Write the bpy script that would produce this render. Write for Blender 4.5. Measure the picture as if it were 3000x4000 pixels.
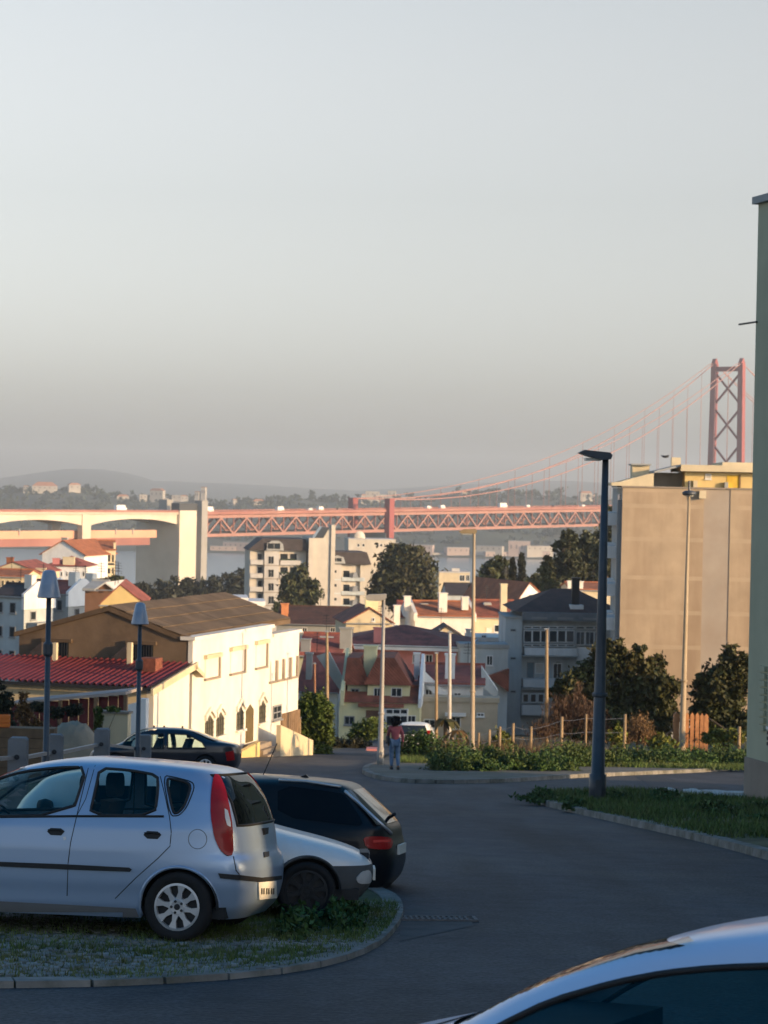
import bpy, bmesh, math, random
import numpy as np
from mathutils import Vector, Matrix
from mathutils.geometry import tessellate_polygon
R = math.radians
for o in list(bpy.data.objects): bpy.data.objects.remove(o)
SC = bpy.context.scene
COL = SC.collection
random.seed(7); RNG = np.random.default_rng(7)

# ------------------------------------------------------------------ camera
F = 8700.0                       # focal length in photograph pixels (3000 wide)
CAMZ = 92.0                      # metres above the river
PITCH, ROLL = math.atan(100/F), R(1.15)
cam = bpy.data.objects.new('camera', bpy.data.cameras.new('camera')); COL.objects.link(cam)
CM = Matrix.Rotation(R(90)-PITCH, 3, 'X') @ Matrix.Rotation(ROLL, 3, 'Z')
cam.matrix_world = Matrix.Translation((0, 0, CAMZ)) @ CM.to_4x4()
cam.data.sensor_fit = 'HORIZONTAL'; cam.data.sensor_width = 36; cam.data.lens = 36*F/3000
cam.data.clip_start = .2; cam.data.clip_end = 40000
cam.data.dof.use_dof = True; cam.data.dof.focus_distance = 18; cam.data.dof.aperture_fstop = 9
SC.camera = cam
SC.render.resolution_x = 768; SC.render.resolution_y = 1024

# ------------------------------------------------------------------ sky and sun
SUN_AZ, SUN_EL = R(120), R(9.5)      # clockwise from +Y (the view direction)
world = bpy.data.worlds.new('World'); SC.world = world; world.use_nodes = True
wn = world.node_tree; wn.nodes.clear()
sky = wn.nodes.new('ShaderNodeTexSky'); sky.sky_type = 'NISHITA'; sky.sun_disc = False
sky.sun_elevation = SUN_EL; sky.sun_rotation = SUN_AZ
sky.altitude = 90; sky.air_density = 1.0; sky.dust_density = 2.2; sky.ozone_density = 1.4
hs = wn.nodes.new('ShaderNodeHueSaturation')                    # haze bleaches the horizon; blue boosted overhead to tint the shade
tcw = wn.nodes.new('ShaderNodeTexCoord'); sxyz = wn.nodes.new('ShaderNodeSeparateXYZ'); mr = wn.nodes.new('ShaderNodeMapRange'); mr.interpolation_type = 'SMOOTHSTEP'
mr.inputs['From Min'].default_value = .16; mr.inputs['From Max'].default_value = .7; mr.inputs['To Min'].default_value = .2; mr.inputs['To Max'].default_value = 2.0
wn.links.new(tcw.outputs['Generated'], sxyz.inputs[0]); wn.links.new(sxyz.outputs['Z'], mr.inputs['Value']); wn.links.new(mr.outputs[0], hs.inputs['Saturation'])
bg = wn.nodes.new('ShaderNodeBackground'); bg.inputs['Strength'].default_value = .13
wo = wn.nodes.new('ShaderNodeOutputWorld')
wn.links.new(sky.outputs[0], hs.inputs['Color']); wn.links.new(hs.outputs[0], bg.inputs['Color']); wn.links.new(bg.outputs[0], wo.inputs[0])
sl = bpy.data.lights.new('sun', 'SUN'); sl.energy = 3.2; sl.angle = R(.53); sl.color = (1, .65, .32)
sun = bpy.data.objects.new('sun', sl); COL.objects.link(sun)
SDIR = Vector((math.sin(SUN_AZ)*math.cos(SUN_EL), math.cos(SUN_AZ)*math.cos(SUN_EL), math.sin(SUN_EL)))
sun.rotation_euler = (-SDIR).to_track_quat('-Z', 'Y').to_euler(); sun.location = (0, 0, 150)
vs = SC.view_settings; vs.view_transform = 'Standard'; vs.look = 'None'; vs.exposure = 1.0; vs.gamma = 1
vs.use_curve_mapping = False
SC.render.engine = 'CYCLES'
SC.cycles.max_bounces = 8; SC.cycles.transparent_max_bounces = 16; SC.cycles.volume_bounces = 0

# ------------------------------------------------------------------ measuring helpers
def ray(px, py):
    return CM @ Vector(((px-1500)/F, -(py-2000)/F, -1))
def P(px, py, d):
    r = ray(px, py); r = r*(d/r.y)
    return Vector((r.x, r.y, r.z+CAMZ))
def G(px, py, dz=0):                     # onto the sloping street plane
    r = ray(px, py); t = (2.1-dz)/(-r.z-.1*r.y)
    return Vector((r.x*t, r.y*t, CAMZ+r.z*t))
def ter(y):
    return float(np.interp(y, [-200, 100, 250, 500, 900, 1300, 1650, 1800, 5000], [109.9, 79.9, 65, 46, 28, 12, 3, -3, -8]))
def gz(y): return 89.9-.1*y

# ------------------------------------------------------------------ materials
MATS = {}
def M(name, col, rough=.8, var=.18, scale=2.0, bump=0.0, metal=0.0, spec=.4, stain=None, stain_scale=.35, stain_amt=.5, streak=False, coat=0, island=0):
    if name in MATS: return MATS[name]
    m = bpy.data.materials.new(name); m.use_nodes = True; nt = m.node_tree; N = nt.nodes; L = nt.links
    b = N['Principled BSDF']; b.inputs['Roughness'].default_value = rough; b.inputs['Metallic'].default_value = metal
    b.inputs['Specular IOR Level'].default_value = spec
    if coat: b.inputs['Coat Weight'].default_value = coat; b.inputs['Coat Roughness'].default_value = .06
    tc = N.new('ShaderNodeTexCoord'); nz = N.new('ShaderNodeTexNoise'); nz.inputs['Scale'].default_value = scale; nz.inputs['Detail'].default_value = 6
    L.new(tc.outputs['Object'], nz.inputs['Vector'])
    rp = N.new('ShaderNodeValToRGB'); rp.color_ramp.elements[0].position = .3; rp.color_ramp.elements[1].position = .7
    c = np.array(col)
    rp.color_ramp.elements[0].color = (*np.clip(c*(1-var), 0, 1), 1); rp.color_ramp.elements[1].color = (*np.clip(c*(1+var), 0, 1), 1)
    L.new(nz.outputs['Fac'], rp.inputs['Fac']); out = rp.outputs[0]
    if stain is not None:
        n2 = N.new('ShaderNodeTexNoise'); n2.inputs['Scale'].default_value = stain_scale; n2.inputs['Detail'].default_value = 8; n2.inputs['Roughness'].default_value = .65
        mp = N.new('ShaderNodeMapping'); mp.inputs['Scale'].default_value = (1, 1, .16) if streak else (1, 1, 1)
        L.new(tc.outputs['Object'], mp.inputs['Vector']); L.new(mp.outputs[0], n2.inputs['Vector'])
        r2 = N.new('ShaderNodeValToRGB'); r2.color_ramp.elements[0].position = .45; r2.color_ramp.elements[1].position = .68
        r2.color_ramp.elements[0].color = (0, 0, 0, 1); r2.color_ramp.elements[1].color = (stain_amt,)*3+(1,)
        L.new(n2.outputs['Fac'], r2.inputs['Fac'])
        mx = N.new('ShaderNodeMixRGB'); mx.inputs[2].default_value = (*stain, 1)
        L.new(r2.outputs[0], mx.inputs[0]); L.new(out, mx.inputs[1]); out = mx.outputs[0]
    if island:
        ge = N.new('ShaderNodeNewGeometry'); hv = N.new('ShaderNodeHueSaturation')
        ml = N.new('ShaderNodeMapRange'); ml.inputs['To Min'].default_value = 1-island; ml.inputs['To Max'].default_value = 1+island
        L.new(ge.outputs['Random Per Island'], ml.inputs['Value']); L.new(ml.outputs[0], hv.inputs['Value']); L.new(out, hv.inputs['Color']); out = hv.outputs[0]
    L.new(out, b.inputs['Base Color'])
    if bump:
        n3 = N.new('ShaderNodeTexNoise'); n3.inputs['Scale'].default_value = scale*6; n3.inputs['Detail'].default_value = 5
        L.new(tc.outputs['Object'], n3.inputs['Vector'])
        bp = N.new('ShaderNodeBump'); bp.inputs['Strength'].default_value = bump; bp.inputs['Distance'].default_value = .03
        L.new(n3.outputs['Fac'], bp.inputs['Height']); L.new(bp.outputs[0], b.inputs['Normal'])
    MATS[name] = m; return m
def tile_mat(name, col, dark, pitch=.24):
    if name in MATS: return MATS[name]
    m = M(name, col, .85, .22, 1.2, 0, stain=dark, stain_scale=.9, stain_amt=.75)
    N = m.node_tree.nodes; L = m.node_tree.links; b = N['Principled BSDF']
    tc = [n for n in N if n.type == 'TEX_COORD'][0]
    w = N.new('ShaderNodeTexWave'); w.inputs['Scale'].default_value = .62/pitch; w.inputs['Distortion'].default_value = 1.5; w.bands_direction = 'DIAGONAL'
    w2 = N.new('ShaderNodeTexBrick'); w2.inputs['Scale'].default_value = 3
    L.new(tc.outputs['Object'], w.inputs['Vector'])
    bp = N.new('ShaderNodeBump'); bp.inputs['Strength'].default_value = .35; bp.inputs['Distance'].default_value = .04
    L.new(w.outputs['Fac'], bp.inputs['Height']); L.new(bp.outputs[0], b.inputs['Normal'])
    return m
def glass_mat(name, tint, rough=.03):
    if name in MATS: return MATS[name]
    m = bpy.data.materials.new(name); m.use_nodes = True; nt = m.node_tree; N = nt.nodes; L = nt.links; N.clear()
    o = N.new('ShaderNodeOutputMaterial'); t = N.new('ShaderNodeBsdfTransparent'); g = N.new('ShaderNodeBsdfGlossy'); mx = N.new('ShaderNodeMixShader'); fr = N.new('ShaderNodeFresnel')
    t.inputs['Color'].default_value = (*tint, 1); g.inputs['Roughness'].default_value = rough; fr.inputs['IOR'].default_value = 1.45
    ge = N.new('ShaderNodeNewGeometry'); mr_ = N.new('ShaderNodeMapRange'); mr_.inputs['To Min'].default_value = 1.45; mr_.inputs['To Max'].default_value = 1/1.45      # same gloss from both faces of a thin pane
    L.new(ge.outputs['Backfacing'], mr_.inputs['Value']); L.new(mr_.outputs[0], fr.inputs['IOR'])
    L.new(fr.outputs[0], mx.inputs[0]); L.new(t.outputs[0], mx.inputs[1]); L.new(g.outputs[0], mx.inputs[2]); L.new(mx.outputs[0], o.inputs[0])
    MATS[name] = m; return m
def leaf_mat(name, col, dry=None, amt=.5):
    if name in MATS: return MATS[name]
    m = M(name, col, .6, .3, .8, 0, spec=.25, stain=dry, stain_scale=.6, stain_amt=amt, island=.45)
    b = m.node_tree.nodes['Principled BSDF']
    return m

# ------------------------------------------------------------------ mesh helpers
def link(o, parent=None):
    COL.objects.link(o)
    if parent is not None: o.parent = parent
    return o
def tag(o, label=None, cat=None, group=None, kind=None):
    if label: o['label'] = label
    if cat: o['category'] = cat
    if group: o['group'] = group
    if kind: o['kind'] = kind
    return o
def empty(name, loc, rz=0, label=None, cat=None, group=None):
    o = bpy.data.objects.new(name, None); o.empty_display_size = .3
    o.location = loc; o.rotation_euler = (0, 0, rz); COL.objects.link(o)
    return tag(o, label, cat, group)
def np_mesh(name, V, Q, mat, parent=None, smooth=False):
    me = bpy.data.meshes.new(name); V = np.asarray(V, np.float32); Q = np.asarray(Q, np.int32); n = Q.shape[1]
    me.vertices.add(len(V)); me.vertices.foreach_set('co', V.ravel())
    me.loops.add(Q.size); me.loops.foreach_set('vertex_index', Q.ravel())
    me.polygons.add(len(Q)); me.polygons.foreach_set('loop_start', np.arange(0, Q.size, n, dtype=np.int32))
    if smooth: me.polygons.foreach_set('use_smooth', np.ones(len(Q), bool))
    me.update(calc_edges=True); me.materials.append(mat)
    return link(bpy.data.objects.new(name, me), parent)
class MB:
    def __init__(s): s.v = []; s.f = []
    def add(s, vs_, fs):
        k = len(s.v); s.v += [tuple(v) for v in vs_]; s.f += [tuple(i+k for i in f) for f in fs]; return s
    def box(s, x0, x1, y0, y1, z0, z1):
        x0, x1 = sorted((x0, x1)); y0, y1 = sorted((y0, y1)); z0, z1 = sorted((z0, z1))
        return s.add([(x0,y0,z0),(x1,y0,z0),(x1,y1,z0),(x0,y1,z0),(x0,y0,z1),(x1,y0,z1),(x1,y1,z1),(x0,y1,z1)],
                     [(3,2,1,0),(4,5,6,7),(0,1,5,4),(1,2,6,5),(2,3,7,6),(3,0,4,7)])
    def prism(s, poly, axis, a, b):          # poly: 2-D points; axis 'x','y','z' of extrusion between a and b
        n = len(poly)
        def pt(p, t): return {'x': (t, p[0], p[1]), 'y': (p[0], t, p[1]), 'z': (p[0], p[1], t)}[axis]
        vs_ = [pt(p, a) for p in poly]+[pt(p, b) for p in poly]
        tris = tessellate_polygon([[Vector((p[0], p[1], 0)) for p in poly]])
        fs = [tuple(t) for t in tris]+[tuple(n+i for i in reversed(t)) for t in tris]
        fs += [(i, (i+1) % n, n+(i+1) % n, n+i) for i in range(n)]
        return s.add(vs_, fs)
    def tube(s, pts, rad, n=8, cap=True):
        pts = [Vector(p) for p in pts]; m = len(pts)
        rad = [rad]*m if not hasattr(rad, '__len__') else rad
        vs_ = []; fs = []; up0 = None
        for i, p in enumerate(pts):
            d = (pts[min(i+1, m-1)]-pts[max(i-1, 0)]).normalized()
            if up0 is None: up0 = Vector((0, 0, 1)) if abs(d.z) < .9 else Vector((1, 0, 0))
            a = d.cross(up0).normalized(); b = d.cross(a).normalized(); up0 = -b if False else up0
            for k in range(n):
                t = 2*math.pi*k/n; vs_.append(p+(a*math.cos(t)+b*math.sin(t))*rad[i])
        for i in range(m-1):
            for k in range(n):
                fs.append((i*n+k, i*n+(k+1) % n, (i+1)*n+(k+1) % n, (i+1)*n+k))
        if cap: fs.append(tuple(range(n))[::-1]); fs.append(tuple((m-1)*n+k for k in range(n)))
        return s.add(vs_, fs)
    def lathe(s, prof, c=(0, 0, 0), n=16, axis='z'):
        vs_ = []; fs = []; m = len(prof)
        for r, h in prof:
            for k in range(n):
                t = 2*math.pi*k/n; p = (r*math.cos(t), r*math.sin(t), h)
                if axis == 'y': p = (p[0], p[2], p[1])
                if axis == 'x': p = (p[2], p[0], p[1])
                vs_.append((p[0]+c[0], p[1]+c[1], p[2]+c[2]))
        for i in range(m-1):
            for k in range(n): fs.append((i*n+k, i*n+(k+1) % n, (i+1)*n+(k+1) % n, (i+1)*n+k))
        return s.add(vs_, fs)
    def build(s, name, mat, parent=None, smooth=False):
        me = bpy.data.meshes.new(name); me.from_pydata(s.v, [], s.f); me.materials.append(mat)
        bm = bmesh.new(); bm.from_mesh(me); bmesh.ops.recalc_face_normals(bm, faces=bm.faces); bm.to_mesh(me); bm.free()
        if smooth:
            me.polygons.foreach_set('use_smooth', np.ones(len(me.polygons), bool))
        return link(bpy.data.objects.new(name, me), parent)
def bar(a, b, w, h=None):                    # rectangular bar between two points
    a, b = Vector(a), Vector(b); h = h or w; d = (b-a).normalized()
    up = Vector((0, 0, 1)) if abs(d.z) < .95 else Vector((0, 1, 0))
    u = d.cross(up).normalized()*w/2; v = u.cross(d).normalized()*h/2
    mb = MB(); vs_ = [a-u-v, a+u-v, a+u+v, a-u+v, b-u-v, b+u-v, b+u+v, b-u+v]
    return mb.add(vs_, [(3,2,1,0),(4,5,6,7),(0,1,5,4),(1,2,6,5),(2,3,7,6),(3,0,4,7)])
def inst(proto, name, parent, loc=(0, 0, 0), rot=(0, 0, 0), scale=(1, 1, 1)):
    o = bpy.data.objects.new(name, proto.data); o.location = loc; o.rotation_euler = rot; o.scale = scale
    return link(o, parent)

# leaves: n little faces spread in clumps through given ellipsoids
def leaves(name, blobs, n, size, mat, parent=None, clump=.35, seed=1, shell=.45, flat=.0, upright=0, taper=1.0, tri=False):
    rg = np.random.default_rng(seed); P_ = []
    vol = np.array([b[3]*b[4]*b[5] for b in blobs])**.67; vol /= vol.sum()
    for b, w in zip(blobs, vol):
        k = max(8, int(n*w)); nc = max(4, k//26)
        d = rg.normal(size=(nc, 3)); d /= np.linalg.norm(d, axis=1)[:, None]
        rr = (shell+(1-shell)*rg.random(nc))**.6*(.66+.56*rg.random(nc)**1.3)
        cc = d*rr[:, None]
        idx = rg.integers(0, nc, k)
        p = cc[idx]+rg.normal(size=(k, 3))*clump*.45*(.5+rg.random(nc)[idx][:, None])
        P_.append(p*np.array(b[3:6])+np.array(b[:3]))
    C = np.concatenate(P_); k = len(C)
    a = rg.normal(size=(k, 3)); 
    if upright: a[:, 2] += upright*np.sign(rg.random(k)-.3)
    a /= np.linalg.norm(a, axis=1)[:, None]
    b = rg.normal(size=(k, 3)); b -= (a*b).sum(1)[:, None]*a; b /= np.linalg.norm(b, axis=1)[:, None]
    s = size*(.45+1.05*rg.random(k))[:, None]
    V = np.stack([C-a*s, C+b*s*.45*taper, C+a*s, C-b*s*.45*taper], 1).reshape(-1, 3)
    return np_mesh(name, V, np.arange(4*k).reshape(-1, 4), mat, parent)
def tree(name, label, base, h, blobs, n, size, mat, trunk_mat, trunk_r=.2, group=None, cat='tree', limbs=5, seed=1, clump=.35, shell=.45, upright=0, taper=1.0):
    rg = random.Random(seed)
    t = empty(name, base, 0, label, cat, group)
    mb = MB(); cx = sum(b[0] for b in blobs)/len(blobs); cy = sum(b[1] for b in blobs)/len(blobs)
    top = Vector((cx, cy, h*.8)); mb.tube([(0, 0, -.5), (cx*.2, cy*.2, h*.25), (cx*.6, cy*.6, h*.5), top], [trunk_r, trunk_r*.8, trunk_r*.55, trunk_r*.15], 8)
    for i in range(limbs):
        b = blobs[i % len(blobs)]; f = rg.uniform(.2, .55)
        st = Vector((cx*f, cy*f, h*f)); en = Vector((b[0]+b[3]*rg.uniform(-.6, .6), b[1]+b[4]*rg.uniform(-.6, .6), b[2]+b[5]*rg.uniform(-.3, .5)))
        md = st.lerp(en, .5)+Vector((0, 0, .05*h)); mb.tube([st, md, en], [trunk_r*.45, trunk_r*.3, trunk_r*.08], 6)
    mb.build('trunk', trunk_mat, t, True)
    leaves('crown', blobs, n, size, mat, t, clump, seed, shell, upright=upright, taper=taper)
    return t

# ================================================================== THE SETTING
m_asph = M('asphalt', (.035, .039, .048), .75, .3, 2.5, .5, spec=.35, stain=(.07, .068, .068), stain_scale=.3, stain_amt=.9)
ant = m_asph.node_tree; a_tc = [n for n in ant.nodes if n.type == 'TEX_COORD'][0]      # worn wheel tracks and fine aggregate
am = ant.nodes.new('ShaderNodeMapping'); am.inputs['Scale'].default_value = (.9, .06, 1); am.inputs['Rotation'].default_value = (0, 0, .25); an1 = ant.nodes.new('ShaderNodeTexNoise'); an1.inputs['Scale'].default_value = 1.0; an1.inputs['Detail'].default_value = 3
an2 = ant.nodes.new('ShaderNodeTexNoise'); an2.inputs['Scale'].default_value = 28; an2.inputs['Detail'].default_value = 3
ad = ant.nodes.new('ShaderNodeMath'); ad.operation = 'MULTIPLY'; ah = ant.nodes.new('ShaderNodeHueSaturation'); amr = ant.nodes.new('ShaderNodeMapRange'); amr.inputs['From Min'].default_value = .17; amr.inputs['From Max'].default_value = .33; amr.inputs['To Min'].default_value = .55; amr.inputs['To Max'].default_value = 1.5
ant.links.new(a_tc.outputs['Object'], am.inputs[0]); ant.links.new(am.outputs[0], an1.inputs['Vector']); ant.links.new(a_tc.outputs['Object'], an2.inputs['Vector']); ant.links.new(an1.outputs['Fac'], ad.inputs[0]); ant.links.new(an2.outputs['Fac'], ad.inputs[1]); ant.links.new(ad.outputs[0], amr.inputs['Value']); ant.links.new(amr.outputs[0], ah.inputs['Value'])
a_pb = ant.nodes['Principled BSDF']; a_src = a_pb.inputs['Base Color'].links[0].from_socket; ant.links.new(a_src, ah.inputs['Color']); ant.links.new(ah.outputs[0], a_pb.inputs['Base Color'])
m_earth = M('earth_grass', (.05, .055, .028), .95, .4, .6, .4, stain=(.10, .085, .05), stain_scale=.15)
m_conc = M('kerb_concrete', (.22, .215, .20), .9, .25, 3, .4, stain=(.07, .075, .05), stain_scale=1.6, stain_amt=.85)
m_pave = M('pavement_slab', (.17, .155, .13), .95, .3, 2, .4, stain=(.085, .085, .045), stain_scale=.5, stain_amt=.9)
m_dirtgrass = M('verge_soil', (.10, .095, .05), .95, .35, 1.4, .4, stain=(.05, .08, .025), stain_scale=.5, stain_amt=.8)
m_cobble = M('limestone_cobble', (.19, .20, .19), .8, .2, 6, .2, island=.3)
m_grass = leaf_mat('grass_blade', (.085, .135, .035), (.17, .15, .06), .5)
m_weed = leaf_mat('weed_leaf', (.05, .10, .022), (.12, .12, .03), .5)

# near ground: one sheet from behind the camera down to the river
ys = np.concatenate([np.arange(-120, 120, 10), np.arange(120, 700, 20), np.arange(700, 2001, 50)])
xs_u = np.linspace(-1, 1, 41); V = []
for y in ys:
    half = 130+.45*max(y, 0)
    for u in xs_u: V.append((u*half, y, ter(y)-.02*(1 if y < 110 else 0)))
Q = [(j*41+i, j*41+i+1, (j+1)*41+i+1, (j+1)*41+i) for j in range(len(ys)-1) for i in range(40)]
tag(np_mesh('ground', V, Q, m_earth), kind='structure')

# river
m_water = M('river_water', (.10, .14, .17), .22, .1, .02, 0, spec=.5)
wnz = m_water.node_tree; nb = wnz.nodes.new('ShaderNodeBump'); nb.inputs['Strength'].default_value = .5; nb.inputs['Distance'].default_value = .5
nn = wnz.nodes.new('ShaderNodeTexNoise'); nn.inputs['Scale'].default_value = .12; nn.inputs['Detail'].default_value = 6
wnz.links.new([n for n in wnz.nodes if n.type == 'TEX_COORD'][0].outputs['Object'], nn.inputs['Vector'])
wnz.links.new(nn.outputs['Fac'], nb.inputs['Height']); wnz.links.new(nb.outputs[0], wnz.nodes['Principled BSDF'].inputs['Normal'])
tag(np_mesh('river', [(-1800, 1600, 0), (1800, 1600, 0), (1800, 3100, 0), (-1800, 3100, 0)], [(0, 1, 2, 3)], m_water), kind='structure')

# far bank: low quay then wooded slope up to a crest read off the photograph
m_slope = M('far_slope', (.06, .072, .045), .95, .35, .012, 0, stain=(.13, .11, .085), stain_scale=.01, stain_amt=.6)
m_quay = M('quay_ground', (.24, .22, .20), .9, .3, .02, 0)
crest_px = [(-800, 1900), (0, 1918), (200, 1912), (400, 1912), (470, 1935), (700, 1952), (850, 1960), (1000, 1952), (1150, 1940), (1300, 1950), (1500, 1945), (1700, 1938), (1850, 1925), (1950, 1922), (2150, 1930), (2300, 1945), (2450, 1955), (3000, 1960), (3900, 1950)]
def crest_h(px, d=3500):
    py = float(np.interp(px, [c[0] for c in crest_px], [c[1] for c in crest_px])); return P(px, py, d).z
pxs = np.arange(-800, 3901, 40); V = []; fr = [0, .12, .18, .3, .45, .6, .75, .88, 1, 1.15]
for f in fr:
    d = 2880+620*f
    for px in pxs:
        ch = crest_h(px)-5; hh = [0, 3, 4, .22*ch, .45*ch, .66*ch, .8*ch, .92*ch, ch, .6*ch][fr.index(f)]
        if f > .2: hh += 5*math.sin(px*.021+f*9)*math.sin(px*.0083+f*5)
        V.append((P(px, 1900, d).x, d, hh if f > 0 else -4))
n = len(pxs)
Q = [(j*n+i, j*n+i+1, (j+1)*n+i+1, (j+1)*n+i) for j in range(len(fr)-1) for i in range(n-1)]
far = np_mesh('far_bank', V, Q, m_slope, None, True); tag(far, kind='structure')
m_wood = leaf_mat('far_wood_leaf', (.035, .05, .028), (.07, .065, .035), .4)
blobs = []
for k in range(1100):
    px = random.uniform(-150, 3000); f = random.choice([.3, .4, .5, .6, .7, .8, .9, 1.0, 1.0, 1.0, 1.02]); d = 2880+620*f
    ch = crest_h(px)-5; z = np.interp(f, fr, [0, 3, 4, .22*ch, .45*ch, .66*ch, .8*ch, .92*ch, ch, .6*ch]); r = random.uniform(4, 10)
    blobs.append((P(px, 1900, d).x, d, z+r*.4, r*random.uniform(1, 1.8), r, r*random.uniform(.7, 1.1)))
tag(leaves('far_wood', blobs, 80000, 2.4, m_wood, None, .3, 3, .6), 'dark wood covering the slope of the far river bank', 'wood', kind='stuff')
# distant ridge
ridge_px = [(-1500, 1880), (0, 1868), (150, 1846), (270, 1830), (400, 1834), (520, 1852), (600, 1878), (750, 1884), (900, 1889), (1050, 1897), (1200, 1907), (1400, 1917), (1600, 1905), (1800, 1892), (2000, 1880), (2200, 1878), (2450, 1890), (3000, 1900), (4500, 1890)]
m_ridge = M('ridge_scrub', (.045, .06, .05), .95, .25, .003, 0)
pxs = np.arange(-1500, 4501, 50); V = []
for j, (d, k) in enumerate([(5200, 0), (6200, .5), (7600, .9), (8200, 1), (8900, .5)]):
    for px in pxs:
        py = float(np.interp(px, [c[0] for c in ridge_px], [c[1] for c in ridge_px])); h = P(px, py, 8200).z
        V.append((P(px, 1900, d).x, d, -5+(h+5)*k))
n = len(pxs); Q = [(j*n+i, j*n+i+1, (j+1)*n+i+1, (j+1)*n+i) for j in range(4) for i in range(n-1)]
tag(np_mesh('distant_ridge', V, Q, m_ridge, None, True), kind='structure')
tag(np_mesh('far_plain', [(-2900, 3300, -6), (2900, 3300, -6), (2900, 9400, -6), (-2900, 9400, -6)], [(0, 1, 2, 3)], m_slope), kind='structure')

# road: asphalt sheet on the slope
def strip(name, rows, mat, dz):                # rows: (y, xl, xr)
    V = []; 
    for y, a, b in rows:
        for k in range(9): V.append((a+(b-a)*k/8, y, (gz(y) if y <= 100 else ter(y))+dz))
    Q = [(j*9+i, j*9+i+1, (j+1)*9+i+1, (j+1)*9+i) for j in range(len(rows)-1) for i in range(8)]
    return tag(np_mesh(name, V, Q, mat), kind='structure')
strip('road', [(-60, -16, 24), (0, -14, 22), (20, -13, 22), (40, -9, 24), (55, -6.9, 34), (70, -6.6, 45), (78, -6.4, 45), (84, -6.4, 45), (90, -5.6, 0), (100, -3.0, .2), (115, -1.8, 1.6), (135, -1.6, 2.2), (144, -1.6, 2.2)], m_asph, .004)

# tarred repairs and a worn, paler cut across the side road
def road_patch(pts, mat, dz):
    W = [G(x, y) for x, y in pts]; tris = tessellate_polygon([[Vector((p.x, p.y, 0)) for p in W]])
    o = MB().add([(p.x, p.y, gz(p.y)+dz) for p in W], [tuple(t) for t in tris]).build('road_patch', mat); tag(o, kind='structure')
m_tar = M('fresh_tar', (.026, .028, .033), .7, .25, 3, .4, spec=.4); m_worn = M('worn_asphalt', (.075, .072, .072), .85, .3, 3, .4, stain=(.045, .045, .05), stain_scale=.8, stain_amt=.7)
road_patch([(2480, 3030), (2560, 3026), (2650, 3052), (2780, 3060), (2840, 3078), (2560, 3083)], m_tar, .010)
road_patch([(1750, 3058), (2050, 3056), (2300, 3040), (2480, 3032), (2540, 3080), (2300, 3088), (2150, 3085), (2050, 3078), (1950, 3062)], m_worn, .008)
road_patch([(1570, 3560), (1640, 3545), (1830, 3575), (1850, 3620), (1700, 3650), (1560, 3680)], m_worn, .008)
road_patch([(1150, 2985), (1420, 2978), (1415, 3000), (1300, 3018), (1180, 3012)], m_worn, .008)
# raised islands with kerb stones
def island(name, top_pts, mat, h, kerb_idx=None, kw=.15, step=.55):
    """top_pts: outline (world x,y) ; kerb_idx: index range along which kerb stones run"""
    def z(p): return gz(p[1])
    n = len(top_pts); mb = MB()
    tris = tessellate_polygon([[Vector((p[0], p[1], 0)) for p in top_pts]])
    mb.add([(p[0], p[1], z(p)+h) for p in top_pts]+[(p[0], p[1], z(p)-.1) for p in top_pts],
           [tuple(t) for t in tris]+[(i, (i+1) % n, n+(i+1) % n, n+i) for i in range(n)])
    o = tag(mb.build(name, mat), kind='structure')
    a, b = kerb_idx
    pts = [Vector((p[0], p[1], 0)) for p in top_pts[a:b+1]]
    cum = [0]
    for i in range(1, len(pts)): cum.append(cum[-1]+(pts[i]-pts[i-1]).length)
    L_ = cum[-1]; k = int(L_/step)
    def at(s):
        i = max(0, min(len(pts)-2, int(np.searchsorted(cum, s)-1))); t = (s-cum[i])/max(1e-6, cum[i+1]-cum[i]); return pts[i].lerp(pts[i+1], t)
    for i in range(k):
        p, q = at(i*L_/k+.008), at((i+1)*L_/k-.008); d = (q-p).normalized(); nrm = Vector((d.y, -d.x, 0))
        j = random.uniform(-.004, .004); c = [p+nrm*.07, q+nrm*.07, q-nrm*kw, p-nrm*kw]; mk = MB()
        vs_ = [(v.x, v.y, z((v.x, v.y))-.1) for v in c]+[(v.x, v.y, z((v.x, v.y))+h+.014+j) for v in c]
        vs_[4] = (*(p+nrm*.055)[:2], vs_[4][2]-.006); vs_[5] = (*(q+nrm*.055)[:2], vs_[5][2]-.006)
        mk.add(vs_, [(3,2,1,0),(4,5,6,7),(0,1,5,4),(1,2,6,5),(2,3,7,6),(3,0,4,7)]); mk.build('kerb_stone', m_conc, o)
    return o
def smooth_px(pts, dz, sub=6):
    W = [G(x, y, dz) for x, y in pts]; out = []
    for i in range(len(W)-1):
        p0, p1, p2, p3 = W[max(i-1, 0)], W[i], W[i+1], W[min(i+2, len(W)-1)]
        for k in range(sub):
            t = k/sub
            q = .5*((2*p1)+(p2-p0)*t+(2*p0-5*p1+4*p2-p3)*t*t+(3*p1-p0-3*p2+p3)*t**3); out.append((q.x, q.y))
    out.append((W[-1].x, W[-1].y)); return out
ISH = .045
# left parking island (kerb runs counter-clockwise seen from above: outside on the right-hand side)
cur = smooth_px([(-250, 3838), (0, 3835), (450, 3827), (850, 3805), (1150, 3772), (1350, 3725), (1480, 3660), (1545, 3580), (1552, 3530), (1525, 3492), (1460, 3462)], ISH)
back = [(G(1300, 3425).x, G(1300, 3425).y), (-8.0, 31), (-11, 30), (-11, cur[0][1])]
isl = island('parking_island', cur+back, m_dirtgrass, ISH, (0, len(cur)-1))
ISL = cur+back
def inside(x, y, poly):
    c = False; n = len(poly)
    for i in range(n):
        x1, y1 = poly[i]; x2, y2 = poly[i-1]
        if (y1 > y) != (y2 > y) and x < (x2-x1)*(y-y1)/(y2-y1)+x1: c = not c
    return c
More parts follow.
